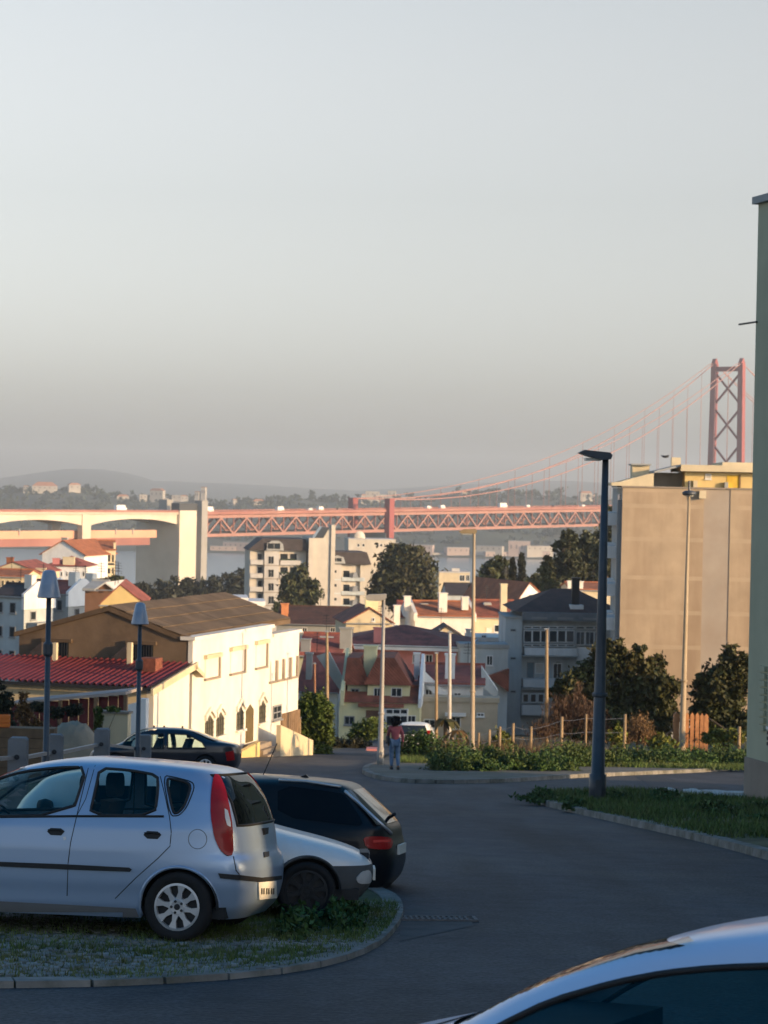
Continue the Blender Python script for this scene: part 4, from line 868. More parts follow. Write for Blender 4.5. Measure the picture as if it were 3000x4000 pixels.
lw = house('white_side_house', 'white house end with dark roof behind the tall green bush', 1165, 1318, 2560, 2700, 2900, 158, -6, m_whiteb, m_tiled, 'x', 8, [(1280, 2770, 1306, 2810)], ((1196, 1216, 2556, 2668, 1, m_greyw),), None)
lw.prism('sloping_wall', [(lw.xz(1240, 2560)[0], lw.xz(1240, 2560)[1]), (lw.xz(1290, 2545)[0], lw.xz(1290, 2545)[1]), (lw.xz(1375, 2680)[0], lw.xz(1375, 2712)[1]), (lw.xz(1330, 2660)[0], lw.xz(1330, 2690)[1])], 'y', -.6, -.2, m_greyw)
h = house('grey_dormer_house', 'grey green house with white skylight left of the pink house', 1165, 1330, 2478, 2560, 2760, 182, -6, m_greenw, m_tiled, 'x', 8, (), ((1328, 1372, 2456, 2540, 1, m_greyw), (1175, 1210, 2500, 2560, .2, m_frameg)), None)

wh = house('white_balcony_house', 'white house with blue white balcony right of the yellow house', 1640, 1888, 2600, 2672, 2900, 155, -2, m_whiteb, m_tiled, 'x', 8, [(1772, 2704, 1802, 2740), (1845, 2704, 1860, 2730)], ((1618, 1638, 2556, 2640, 1.2, m_whiteb), (1740, 1776, 2560, 2670, .6, m_whiteb)), None)
wh.box('balcony', wh.xz(1640, 2740)[0], wh.xz(1742, 2740)[0], -1.2, -.005, wh.xz(1700, 2745)[1], wh.xz(1700, 2720)[1], m_whiteb)
wh.win(1705, 2690, 1735, 2738); wh.win(1660, 2690, 1690, 2720)
wh.prism('sloping_wall', [(wh.x0, wh.ze+.2), (wh.x0+1.8, wh.ze-1.5), (wh.x0+1.8, wh.ze-.6), (wh.x0, wh.zr+.2)], 'y', -.3, -.006, m_whiteb)
wh.prism('stair_wall', [(wh.xz(1880, 2680)[0], wh.xz(1880, 2680)[1]), (wh.xz(1945, 2760)[0], wh.xz(1945, 2745)[1]), (wh.xz(1945, 2760)[0], wh.xz(1945, 2705)[1]), (wh.xz(1880, 2680)[0], wh.xz(1880, 2610)[1])], 'y', 1, 3, m_blueg)
bh = house('beige_annexe', 'low beige flat annexe with white arched door in front of the white house', 1642, 1945, 2742, 2746, 2900, 153, -2, M('beige_render', (.46, .39, .29), .9, .1, 1, .1, stain=(.3, .25, .18), stain_amt=.4), M('beige_render', (.46, .39, .29)), 'f', 1.4, [(1655, 2808, 1700, 2846), (1862, 2784, 1892, 2800)], (), None)
bh.box('door_hood', bh.xz(1738, 2790)[0], bh.xz(1820, 2790)[0], -.5, -.004, bh.xz(1780, 2796)[1], bh.xz(1780, 2784)[1], m_frame); bh.win(1760, 2798, 1800, 2850, mv=1)

# ---- grey-blue apartment block with glazed balconies
bb = Bld('balcony_block', 'grey blue three storey block with glazed white balconies and dark roof', 1965, 2850, 195, 2, 'building', zb=ter(195)-.5)
X = lambda px, y=0: bb.xz(px, 2600, y)[0]
Z = lambda py, y=0: bb.xz(2150, py, y)[1]
bb.box('wall', X(2030), X(2400), 0, 10, 0, Z(2412), m_blueg); bb.box('stair_tower', X(1968), X(2034), -.8, 6, 0, Z(2415), m_blueg)
bb.box('stair_cap', X(1964), X(2038), -.95, 6.1, Z(2415)+.003, Z(2408), m_greyw)
for py in (2462, 2572, 2702): bb.win(1993, py-6, 2016, py+5, y=-.8, mv=0, sill=False, frame=m_greyw)
bb.box('cornice', X(2034), X(2410), -1.2, -.004, Z(2422), Z(2390), M('slate_blue_cornice', (.16, .18, .2), .8)); bb.hip(X(2034), X(2410), 0, 10, Z(2390)+.01, Z(2308), tile_mat('dark_brown_tile', (.10, .052, .04), (.05, .035, .03)), .8, 4)
for k in range(3): bb.box('cornice_panel', X(2068+k*100), X(2128+k*100), -1.24, -1.205, Z(2416), Z(2408), m_frameg)
bb.chimney(2236, 2262, 2262, 2392, .5, m_iron, .7); bb.box('chimney_base', X(2222, .2), X(2274, .2), 0, 1.4, Z(2395), Z(2362), m_whiteb)
# upper glazed balcony
bb.box('balcony', X(2044), X(2246), -1.2, -.004, Z(2556), Z(2528), m_whiteb); bb.box('balcony_slab', X(2036), X(2250), -1.3, -.003, Z(2562), Z(2557), m_greyw)
for k in range(6): bb.win(2046+k*33, 2446, 2078+k*33, 2456, y=-1.15, mv=0, sill=False, fw=.05); bb.win(2046+k*33, 2462, 2078+k*33, 2510, y=-1.15, mv=0, sill=False, fw=.06); bb.win(2046+k*33, 2516, 2078+k*33, 2526, y=-1.15, mv=0, sill=False, fw=.05)
for k in range(3): bb.win(2250+k*36, 2446, 2284+k*36, 2458, y=-.6, mv=0, sill=False, fw=.05); bb.win(2250+k*36, 2466, 2284+k*36, 2520, y=-.6, mv=1, sill=False, fw=.06)
bb.box('balcony', X(2250), X(2360), -.6, -.004, Z(2580), Z(2524), m_whiteb)
# middle floor: open balcony
bb.box('balcony', X(2040), X(2240), -1.2, -.004, Z(2680), Z(2650), m_whiteb); bb.box('balcony_slab', X(2036), X(2244), -1.3, -.003, Z(2686), Z(2681), m_greyw)
bb.win(2058, 2586, 2086, 2650, mv=0, sill=False, frame=m_frameg, pane=M('blue_shutter', (.16, .22, .25), .7)); bb.win(2090, 2590, 2124, 2632, mv=0, sill=False, pane=m_shut); bb.win(2160, 2590, 2194, 2652, mv=1, sill=False); bb.win(2246, 2600, 2270, 2636, mv=0)
# lower glazed veranda
bb.box('balcony', X(2036), X(2165), -1.2, -.004, Z(2790), Z(2750), m_whiteb)
for k in range(3): bb.win(2040+k*30, 2708, 2066+k*30, 2746, y=-1.2, mv=0, sill=False, fw=.09); bb.win(2040+k*40, 2684, 2078+k*40, 2694, y=-1.2, mv=0, sill=False, fw=.05)

# ---- tall cement end wall on the right
cb = Bld('cement_apartment_block', 'tall apartment block with sunlit blank cement end wall and yellow rooftop storey', 2420, 2700, 178, -3, 'building', zb=ter(178)-.5)
X = lambda px, y=0: cb.xz(px, 2300, y)[0]
Z = lambda py, y=0: cb.xz(2650, py, y)[1]
xa, xb_ = X(2424), X(3060); zt_ = Z(1908)
cb.box('wall', xa, xb_, .3, 16, 0, zt_-.05, m_greyw)
def panel_name(k): return 'wall_panel'
cols = [(2424, 2490), (2490, 2560), (2560, 2700), (2700, 2740)]; rows = [1908, 1970, 2100, 2250, 2385, 2520, 2800]
for a, c in ((2424, 2742), (2846, 3060)):
    x0, x1 = X(a), X(c)
    for i in range(len(rows)-1):
        cb.box('wall_panel', x0, x1, 0, .3, Z(rows[i+1])+.0, Z(rows[i])-.003, m_blank)
        cb.box('floor_band', x0+.02, x1-.02, -.006, .02, Z(rows[i])-.35, Z(rows[i])-.03, M('light_cement_band', (.425, .33, .23), .95, .1, .6))
    nx = 0
    for i in range(1, len(rows)-1):                  # slightly proud infill fields between the lighter frame members
        for j in range(nx):
            p0 = x0+(x1-x0)*(j+.06)/nx; p1 = x0+(x1-x0)*(j+.94)/nx
            cb.box('infill', p0, p1, -.012, .01, Z(rows[i+1])+.05, Z(rows[i])-.4, m_blank)
cb.box('wall_strip', X(2742), X(2846), .05, .3, 0, zt_-.02, m_blank2)
cb.box('coping', xa-.1, xb_, -.12, 16, zt_, zt_+.12, m_plinth)
cb.box('vent_box', X(2722), X(2748), -.5, -.002, Z(1945), Z(1915), m_cream)
# rooftop storey
cb.prism('roof_room', [(xa-.9, zt_+.13), (X(2545), zt_+.13), (X(2545), Z(1850)), (X(2528), Z(1852)), (xa-.2, Z(1886)), (xa-.9, Z(1890))], 'y', .2, 8, m_cream)
cb.box('terrace_back', X(2545), X(2668), 3, 3.2, zt_+.13, Z(1846), m_greyw)
cb.box('roof_room', X(2668), X(3060), .4, 8, zt_+.13, Z(1842), m_yell2)
cb.prism('roof_slab', [(X(2545), Z(1850)), (X(2650), Z(1822)), (X(2650), Z(1814)), (X(2545), Z(1842))], 'y', -.4, 8, m_greyw)
cb.box('roof_slab', X(2648), X(3060), -.6, 8.5, Z(1840), Z(1815), m_cream); cb.box('roof_edge', X(2810), X(3060), -.3, 8.5, Z(1815)+.003, Z(1802), m_cream)
cb.box('parapet', X(2668), X(2960), .38, .399, zt_+.13, Z(1888), m_yell2)
cb.win(2755, 1850, 2778, 1872, y=.4, mv=0, frame=m_frame, pane=m_shut); cb.box('door', X(2832), X(2884), .37, .399, zt_+.14, Z(1852), M('bright_yellow_door', (.68, .44, .05), .7)); cb.box('downpipe', X(2880), X(2886), .3, .36, zt_+.14, Z(1850), m_wood)
cb.box('stair_head', X(2472), X(2540), 4, 7, zt_, Z(1818), m_cream); cb.box('stair_head_roof', X(2466), X(2546), 3.6, 7.4, Z(1818)+.003, Z(1812), m_greyw)
cb.box('roof_chimney', X(2628), X(2664), 4, 5, Z(1842), Z(1784), m_cream)
cb.box('roof_chimney', X(2700), X(2716), .0, .35, zt_+.13, Z(1876), m_cream); cb.box('roof_chimney', X(2822), X(2836), .0, .35, zt_+.13, Z(1880), m_greyw)
# left side face with stacked balconies
for i in range(1, 6):
    za = Z(rows[i]+40); cb.box('side_balcony', xa-1.1, xa-.005, 2, 7, za-1.0, za, m_whiteb); cb.box('side_balcony', xa-1.1, xa-.005, 9, 14, za-1.0, za, m_whiteb)
    cb.w(3, 5.5, za+.1, za+1.5, xa, plane='y', mv=0, sill=False) if False else cb.box('side_window', xa-.06, xa-.003, 3, 6, za+.05, za+1.5, m_pane)
cb.box('side_pipe', xa-.35, xa-.003, .6, 1.3, 0, zt_-1, m_frameg)

# ---- sage green block at the right edge (near)
gb = Bld('green_apartment_block', 'sage green apartment block with beige plinth at the right edge', 2912, 3110, 55, -74, 'building', zb=gz(55)-.6)
zT = gb.xz(2984, 792)[1]; LEN = 31.0
zP = gb.xz(2913, 2955)[1]
gb.box('plinth', -.03, LEN, -.04, 17, -2, zP, m_plinth); gb.box('wall', 0, LEN, 0, 17, zP+.002, zT, m_greenw); gb.box('coping', -.12, LEN+.1, -.12, 17.1, zT+.002, zT+.18, m_greyw)
for st in range(5):
    z0 = zP+.9+2.75*st
    for k in range(6):
        x0 = 1.35+k*5; 
        if z0+1.5 > zT: continue
        f = gb.w(x0, x0+1.5, z0, z0+1.45, 0, mv=1, frame=m_frame, pane=m_shut if (k+st) % 3 == 0 else m_pane)
        for q in range(3): gb.box('louvre', x0+.05, x0+1.45, -.14, -.06, z0-.45+q*.13, z0-.37+q*.13, m_iron, f)
for q in range(9): gb.box('ledge_block', .75, 1.05, -.07, -.005, zP+2.2-q*.18, zP+2.32-q*.18, m_greenw)
gb.box('drying_rod', -.9, .1, -.05, .0, gb.xz(2950, 1262)[1], gb.xz(2950, 1262)[1]+.04, m_iron)

# ---- unseen blocks added and shaped to throw the evening shade over the street
def shade_block(label, x, y, yaw, w, dp, top, base):
    o = Bld('unseen_shade_block', label, 1500, 2000, 100, yaw, 'building', 'unseen blocks added to cast shade'); o.O = Vector((x, y, base)); o.root.location = o.O
    h = top-base; o.box('wall', 0, w, 0, dp, -2, h, m_cream); o.box('coping', -.1, w+.1, -.1, dp+.1, h+.002, h+.2, m_greyw)
    for st in range(int(h/3)):
        for k in range(int(w/4)): o.w(1+k*4, 2.4+k*4, 1+st*3, 2.4+st*3, 0, mv=1)
    return o
shade_block('unseen cream block added for shade right behind the viewer, next to the green block', 17.9, 24.6, -74, 19.55, 9, 102, 87)
shade_block('unseen cream block added for shade furthest behind the viewer', 26.42, -4.77, -74, 50, 10, 104, 88)
gr = Bld('blocker', 'added unseen low garage between the two blocks behind the viewer', 1500, 2000, 100, -74, 'blocker'); gr.O = Vector((24, 4, 88)); gr.root.location = gr.O  # unseen block added to cut off the foot of the sun slit
gr.box('wall', -4, 14, 1, 7, -1, 5.2, m_cream); gr.box('door', 2, 4.4, .9, .998, -.5, 2.2, m_galv); gr.box('coping', -4.1, 14.1, .9, 7.1, 5.202, 5.3, m_greyw)  # parts of the added unseen garage
shade_block('unseen cream block added for shade on the slope right of the gardens', 42, 108, -8, 20, 26, 91, 75)
shade_block('unseen low block added for shade behind the green block above the garden fence', 47, 50, -8, 16, 24, 88.2, 82)

# ================================================================== TREES AND PLANTS
m_bark = M('bark', (.10, .075, .05), .95, .3, 3, .4)
lm_dark = leaf_mat('dark_pine_leaf', (.045, .05, .022), (.10, .07, .03), .5)
lm_olive = leaf_mat('olive_leaf', (.06, .07, .03), (.12, .09, .035), .5)
lm_loq = leaf_mat('loquat_leaf', (.048, .055, .018), (.12, .08, .025), .5)
lm_green = leaf_mat('bright_bush_leaf', (.065, .10, .02), (.12, .11, .03), .5)
lm_con = leaf_mat('conifer_needle', (.05, .058, .03), (.10, .085, .04), .4)
lm_blk = leaf_mat('dark_wood_leaf', (.028, .032, .018), (.06, .045, .025), .4)  # dark leaf colour shared by woods, cypresses, hedges and shrubs
def tpx(name, label, d, pxb, blobs, n, size, mat, zb=None, **k):
    base = P(pxb, 2500, d); base.z = ter(d) if zb is None else zb; s = d/F; L = []
    for bx_, by_, rx, rz_ in blobs:
        c = P(bx_, by_, d)-base; L.append((c.x, c.y+random.uniform(-.3, .3)*rx*s, c.z, rx*s, rx*s*.9, rz_*s))
    h = max(b[2]+b[5] for b in L)
    return tree(name, label, base, h, L, n, size, mat, m_bark, trunk_r=max(.06, h*.022), **k)
tpx('pine_tree', 'big dark pine tree right of the white apartments', 400, 1575, [(1580, 2215, 105, 80), (1515, 2290, 70, 70), (1640, 2290, 72, 75), (1565, 2162, 62, 36), (1600, 2345, 95, 50), (1480, 2340, 40, 40)], 11000, .5, lm_dark, seed=2, clump=.4)
tpx('garden_tree', 'leafy tree in front of the white apartments', 440, 1165, [(1150, 2290, 55, 60), (1200, 2330, 50, 50), (1125, 2370, 60, 50), (1178, 2245, 28, 36), (1220, 2290, 30, 30)], 5000, .5, lm_olive, seed=3)
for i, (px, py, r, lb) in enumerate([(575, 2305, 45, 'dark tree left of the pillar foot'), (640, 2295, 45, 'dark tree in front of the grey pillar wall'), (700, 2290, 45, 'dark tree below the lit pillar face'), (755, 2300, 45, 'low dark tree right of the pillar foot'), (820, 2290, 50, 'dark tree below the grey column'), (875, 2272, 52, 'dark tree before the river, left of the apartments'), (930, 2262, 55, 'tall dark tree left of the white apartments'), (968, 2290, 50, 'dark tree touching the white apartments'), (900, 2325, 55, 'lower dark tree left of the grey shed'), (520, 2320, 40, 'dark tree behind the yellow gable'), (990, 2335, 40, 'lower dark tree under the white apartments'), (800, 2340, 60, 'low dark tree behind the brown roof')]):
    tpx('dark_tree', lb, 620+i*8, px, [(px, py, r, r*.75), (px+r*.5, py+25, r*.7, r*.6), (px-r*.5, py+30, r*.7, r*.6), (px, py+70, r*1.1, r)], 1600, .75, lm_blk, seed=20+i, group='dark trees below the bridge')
tpx('round_bush', 'round olive bush right of the arcaded house', 330, 440, [(440, 2275, 48, 30), (400, 2285, 30, 24)], 1800, .35, lm_olive, seed=40, cat='bush')
for i, (px, bl, lb) in enumerate([(1905, [(1905, 2265, 45, 60), (1880, 2310, 40, 40), (1925, 2220, 30, 30)], 'olive bush right of the tall pole'), (1965, [(1965, 2250, 45, 60), (1950, 2200, 30, 30), (1990, 2310, 50, 40)], 'olive tree left of the two cypresses'), (2060, [(2075, 2300, 60, 40), (2110, 2270, 40, 30)], 'olive tree right of the cypresses')]):
    tpx('olive_tree', lb, 335, px, bl, 2600, .4, lm_olive, seed=50+i, group='trees above the terrace')
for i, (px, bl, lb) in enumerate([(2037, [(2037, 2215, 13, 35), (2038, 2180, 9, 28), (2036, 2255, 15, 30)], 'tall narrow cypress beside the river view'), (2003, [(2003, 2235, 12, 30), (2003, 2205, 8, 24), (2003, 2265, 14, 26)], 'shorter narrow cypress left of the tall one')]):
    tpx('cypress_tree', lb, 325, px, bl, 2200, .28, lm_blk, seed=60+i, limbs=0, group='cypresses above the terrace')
# layered conifers beside the cement block
def conifer(label, px, top, bot, rpx, d, n, seed, mat):
    rg = random.Random(seed); bl = []; k = int((bot-top)/17)
    for i in range(k):
        t = (i+.5)/k; r = rpx*(.15+.85*t**.8)
        for q in range(3): a = rg.uniform(0, 6.28); bl.append((px+math.cos(a)*r*.5, top+(bot-top)*t+rg.uniform(-4, 4), r*.62, 9))
    return tpx('conifer_tree', label, d, px, bl, n, .42, mat, seed=seed, limbs=10, clump=.25, group='conifers beside the cement block')
conifer('pointed dark conifer top rising above the conifer mass', 2215, 2072, 2330, 120, 300, 6500, 70, lm_con)
conifer('tiered conifer behind the dark lamp post', 2368, 1975, 2330, 80, 290, 7000, 71, lm_con)
tpx('conifer_tree', 'broad dark green conifer mass left of the dark lamp post', 305, 2240, [(2222, 2185, 62, 90), (2180, 2245, 60, 70), (2268, 2225, 66, 95), (2320, 2190, 58, 115), (2235, 2120, 30, 36), (2300, 2120, 34, 40)], 9000, .38, lm_con, seed=74, clump=.3, shell=.55, group='conifers beside the cement block')
conifer('small yellowish conifer in front of the broad one', 2140, 2170, 2330, 62, 296, 2400, 72, lm_olive)
# garden trees on the right
tpx('loquat_tree', 'large broad leaved tree in front of the cement wall', 112, 2400, [(2265, 2720, 85, 110), (2400, 2660, 105, 120), (2530, 2710, 95, 110), (2405, 2535, 45, 42), (2330, 2590, 60, 70), (2470, 2580, 50, 40), (2560, 2590, 42, 40), (2600, 2690, 55, 70), (2450, 2800, 150, 60), (2220, 2790, 60, 60), (2560, 2820, 90, 50), (2360, 2510, 26, 30), (2500, 2540, 26, 30), (2250, 2850, 90, 50), (2400, 2860, 110, 45), (2540, 2850, 90, 50), (2610, 2780, 50, 60), (2190, 2700, 40, 60)], 30000, .14, lm_loq, seed=80, clump=.28, zb=gz(100)-1, limbs=9)
tpx('loquat_tree', 'dark broad leaved tree beside the green block', 108, 2830, [(2815, 2700, 95, 110), (2868, 2580, 55, 52), (2770, 2750, 62, 90), (2890, 2660, 50, 90), (2840, 2820, 110, 60), (2750, 2670, 35, 40), (2800, 2870, 100, 45), (2740, 2800, 50, 60)], 17000, .14, leaf_mat('dark_broad_leaf', (.035, .042, .014), (.08, .06, .02), .5), seed=81, clump=.25, zb=gz(100)-1, limbs=8)
tpx('ivy_bush', 'tall green ivy bush at the corner of the white house', 103, 1230, [(1195, 2800, 38, 90), (1255, 2815, 48, 105), (1228, 2745, 48, 36), (1270, 2890, 34, 50), (1200, 2890, 34, 60)], 11000, .085, lm_green, seed=82, clump=.3, shell=.6, zb=gz(103)-.3, cat='bush')
tpx('garden_bush', 'leafy bush in front of the yellow house', 124, 1440, [(1430, 2850, 48, 38), (1465, 2840, 40, 40), (1400, 2880, 40, 30)], 4500, .09, lm_green, seed=83, cat='bush')
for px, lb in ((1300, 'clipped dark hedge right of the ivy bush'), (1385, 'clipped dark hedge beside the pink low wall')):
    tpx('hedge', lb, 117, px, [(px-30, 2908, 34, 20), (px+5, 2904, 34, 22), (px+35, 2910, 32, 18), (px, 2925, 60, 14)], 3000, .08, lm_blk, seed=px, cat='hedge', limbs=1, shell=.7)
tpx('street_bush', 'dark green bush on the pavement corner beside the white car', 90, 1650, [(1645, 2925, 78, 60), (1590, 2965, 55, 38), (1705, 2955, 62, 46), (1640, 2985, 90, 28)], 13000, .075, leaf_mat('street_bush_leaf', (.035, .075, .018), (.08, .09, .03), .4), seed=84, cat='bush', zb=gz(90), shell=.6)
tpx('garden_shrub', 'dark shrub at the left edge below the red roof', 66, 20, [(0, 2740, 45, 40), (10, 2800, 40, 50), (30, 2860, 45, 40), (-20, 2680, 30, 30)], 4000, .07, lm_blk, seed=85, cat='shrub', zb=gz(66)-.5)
tpx('dry_shrub', 'brown dry shrub left of the first garden lamp', 68, 110, [(95, 2790, 35, 40), (130, 2850, 40, 50), (80, 2890, 50, 40), (90, 2740, 18, 40)], 3000, .06, leaf_mat('dry_leaf', (.16, .09, .035), (.08, .07, .03), .5), seed=86, cat='shrub', zb=gz(68)-.5)
tpx('garden_shrub', 'dark shrub in front of the dark red lean-to', 72, 280, [(290, 2775, 36, 24), (225, 2785, 30, 22), (150, 2760, 40, 20)], 2600, .06, lm_blk, seed=87, cat='shrub', zb=gz(72)-.5)
tpx('yellow_shrub', 'yellow green shrub left of the cream garden wall', 73, 385, [(385, 2790, 18, 30), (380, 2830, 16, 36), (440, 2770, 30, 10)], 1800, .05, lm_green, seed=88, cat='shrub', zb=gz(73)-.5)
tpx('bramble', 'reddish brown bramble thicket behind the fence', 98, 2230, [(2200, 2790, 75, 70), (2290, 2800, 65, 70), (2130, 2850, 70, 45), (2260, 2720, 30, 40), (2330, 2840, 50, 50)], 9000, .09, leaf_mat('bramble_leaf', (.10, .06, .038), (.06, .045, .025), .5), seed=89, cat='bramble', zb=gz(98)-.2, upright=2, taper=.3, clump=.5, shell=.2)
tpx('dry_shrub', 'pale dry shrub below the large tree', 97, 2500, [(2500, 2845, 50, 50), (2540, 2880, 45, 30), (2420, 2880, 60, 26)], 5000, .07, leaf_mat('pale_dry_leaf', (.20, .12, .055), (.10, .08, .03), .5), seed=90, cat='shrub', zb=gz(97)-.2, upright=1.5, taper=.4, clump=.5, shell=.2)
for i, (px, py, lb) in enumerate(((1740, 2810, 'small ragged palm right of the street bush'), (1790, 2850, 'brown withered palm behind the wooden stakes'))):
    base = P(px, 2950, 92); base.z = gz(92); t = empty('palm', base, 0, lb, 'palm'); top = P(px, py, 92)-base
    MB().tube([(0, 0, -.2), top*.5, top], [.1, .09, .07], 8).build('trunk', m_bark, t, True); mb = MB(); rg = random.Random(i)
    for k in range(16):
        a = rg.uniform(0, 6.28); l_ = rg.uniform(.5, .8); dr = Vector((math.cos(a), math.sin(a), 0)); pts = [top+dr*l_*u+Vector((0, 0, .35*u-.75*u*u-(.25*u if i else 0))) for u in (0, .3, .6, 1)]; sd = Vector((-dr.y, dr.x, 0))
        for u in range(3): w0, w1 = (.06, .1, .1, .02)[u], (.06, .1, .1, .02)[u+1]; mb.add([pts[u]-sd*w0, pts[u]+sd*w0, pts[u+1]+sd*w1, pts[u+1]-sd*w1], [(0, 1, 2, 3)])
    mb.build('crown', leaf_mat('palm_frond', (.07, .07, .025), (.13, .08, .03), .6) if i == 0 else leaf_mat('dry_frond', (.16, .10, .04)), t)
# low weeds on the bank and at the walls
def weeds(name, label, pts, n, size, mat, seed, hz_=.35):
    rq = random.Random(seed); bl = [(p.x+rq.uniform(-.3, .3), p.y+rq.uniform(-.7, .7), p.z+hz_*.4, w*rq.uniform(.5, 1.2), .7, hz_*rq.uniform(.35, 1.35)) for p, w in pts]
    return tag(leaves(name, bl, n, size, mat, None, .45, seed, .3, upright=.8), label, 'weeds', kind='stuff')
bank = []
for px in range(1720, 2925, 28):
    p = G(px, 3012 if px < 2200 else 2996, .12); p.y += .9; p.z = gz(p.y)+.12; bank.append((p, .6))
    q = p.copy(); q.y += 1.8; q.z = gz(q.y)+.2; bank.append((q, .6))
weeds('bank_weeds', 'thick dark green weeds on the bank along the garden fence', bank, 60000, .055, leaf_mat('bank_weed_leaf', (.045, .09, .024), (.11, .11, .035), .5), 5, .46)
sunny = [(P(px, py, 91), .5) for px, py in ((1950, 2920), (1990, 2912), (2420, 2900), (2560, 2915), (2600, 2920), (2780, 2905), (2840, 2890), (2890, 2880))]
weeds('tall_weeds', 'weeds tinted with yellow sunlight sticking up along the fence', sunny, 5200, .09, leaf_mat('sun_tinted_weed_leaf', (.10, .12, .02), (.2, .16, .03), .5), 6, .35)  # yellow sunlight is put into the leaf colour of these weeds
ww_ = [(G(px, 2945), .5) for px in range(1050, 1250, 22)]
weeds('wall_weeds', 'green weeds at the foot of the white house', ww_, 5200, .07, lm_green, 8, .22)
vt_ = [(G(px, py, .12), .5) for px, py in ((2120, 3112), (2150, 3125), (2230, 3150), (2330, 3120), (2450, 3125), (2600, 3125), (2680, 3140), (2760, 3165), (2840, 3185), (2930, 3200), (2880, 3170), (2960, 3160), (2800, 3120))]
weeds('island_weeds', 'dark weeds round the front wheel of the old white hatchback', [(G(px, py, .04), .16) for px, py in ((1110, 3600), (1150, 3618), (1200, 3625), (1250, 3622), (1300, 3612), (1350, 3600), (1400, 3592), (1130, 3640), (1230, 3650), (1330, 3640))], 5200, .035, leaf_mat('verge_weed_leaf', (.03, .075, .02), (.07, .09, .03), .4), 19, .13)
weeds('verge_weeds', 'taller tufts of weeds on the verge beside the green block', vt_, 9000, .055, leaf_mat('verge_tuft_leaf', (.05, .10, .03), (.10, .11, .04), .4), 9, .12)

xa_, xb2 = P(1715, 2950, 90).x, P(2360, 2950, 90).x
grass_patch('dry_stalks', None, (xa_, xb2, 88.4, 92.5), 5200, .0, .85, leaf_mat('dry_stalk', (.16, .11, .06), (.08, .07, .04), .5), 'grey brown dry stalks standing along the garden fence', None, 31, lambda x, y: .3+.9*max(0, mnoise.noise(Vector((x*1.1, y*.8, 4)))+.15), .014)
grass_patch('bank_grass', None, (P(1560, 2950, 86).x, P(2915, 2950, 86).x, 82.2, 88.5), 22000, .1, .2, m_grass, 'rough grass between the pavement kerb and the fence', None, 32, lambda x, y: .15+1.2*max(0, mnoise.noise(Vector((x*.8, y*.9, 1)))+.1)*(1 if y > 83.4 or x > 6 else .3), .016)
# ================================================================== FENCE, GATE, POLES
fe = empty('garden_fence', (G(1740, 2985).x, 90, gz(90)), 0, 'ragged garden fence of wooden stakes and wire along the bank', 'fence')
FO = Vector(fe.location)
stakes = [(1738, 2895, 16), (1768, 2880, 14), (1870, 2862, 16), (1912, 2850, 18), (1953, 2838, 18), (2005, 2825, 18), (2075, 2838, 18), (2195, 2800, 20), (2290, 2790, 14), (2442, 2790, 20), (2888, 2838, 22)]
tops = []
for px, py, w in stakes:
    t = P(px, py, 90)-FO; bpt = Vector((t.x-.05, t.y, -.3)); r = w*90/F/2*.7; tops.append(t); MB().tube([bpt, t*.5+bpt*.5+Vector((.02, 0, 0)), t], [r*1.1, r, r*.85], 7).build('stake', m_woodl, fe, True)
for f in (.35, .65, .92):
    for a, c in zip(tops[:-1], tops[1:]):
        if c.x-a.x < 3.2: MB().tube([(a.x, a.y, a.z*f), ((a.x+c.x)/2, a.y, (a.z+c.z)*f*.5-.04), (c.x, c.y, c.z*f)], .008, 4).build('wire', m_galv, fe)
ga = empty('picket_gate', P(2640, 2920, 93), 0, 'sunlit orange brown wooden picket gate in the garden fence', 'gate'); ga.location.z = gz(93)
def gp(px, py): v = P(px, py, 93)-ga.location; return v.x, v.z
m_gate = M('sunlit_gate_wood', (.46, .22, .10), .85, .2, 4, .2, stain=(.2, .1, .05), stain_scale=3, stain_amt=.5, streak=True)  # wood colour lightened to stand for sun on the gate
for px, w, pt in ((2640, 22, 2780), (2682, 14, 2782), (2702, 15, 2782), (2722, 15, 2783), (2740, 14, 2785), (2757, 17, 2787)):
    x, z1 = gp(px, pt); x0, x1 = gp(px-w/2, 2900)[0], gp(px+w/2, 2900)[0]
    MB().prism([(x0, -.1), (x1, -.1), (x1, z1-.12), ((x0+x1)/2, z1), (x0, z1-.12)], 'y', -.03 if w < 20 else -.1, .02 if w < 20 else .12).build('picket' if w < 20 else 'gate_post', m_gate, ga)
for py in (2805, 2848, 2885): x0, z0 = gp(2672, py); x1, _ = gp(2768, py); MB().box(x0, x1, .022, .06, z0-.05, z0+.05).build('rail', m_gate, ga)
lr = empty('leaning_pole', P(2555, 2908, 93), 0, 'brown leaning pole left of the picket gate', 'pole'); q = P(2630, 2850, 93)-lr.location; MB().tube([(-.2, 0, -.15), q*.5+Vector((0, 0, .03)), q], [.045, .05, .04], 7).build('shaft', m_wood, lr, True)
rp_ = empty('slack_rope', P(2768, 2806, 92), 0, 'sagging brown rope from the gate to the last stake', 'rope'); q = P(2888, 2868, 90)-rp_.location
MB().tube([(q*t)-Vector((0, 0, .35*math.sin(t*3.14)*.5*t)) for t in np.linspace(0, 1, 9)], .03, 6).build('rope', m_wood, rp_, True)
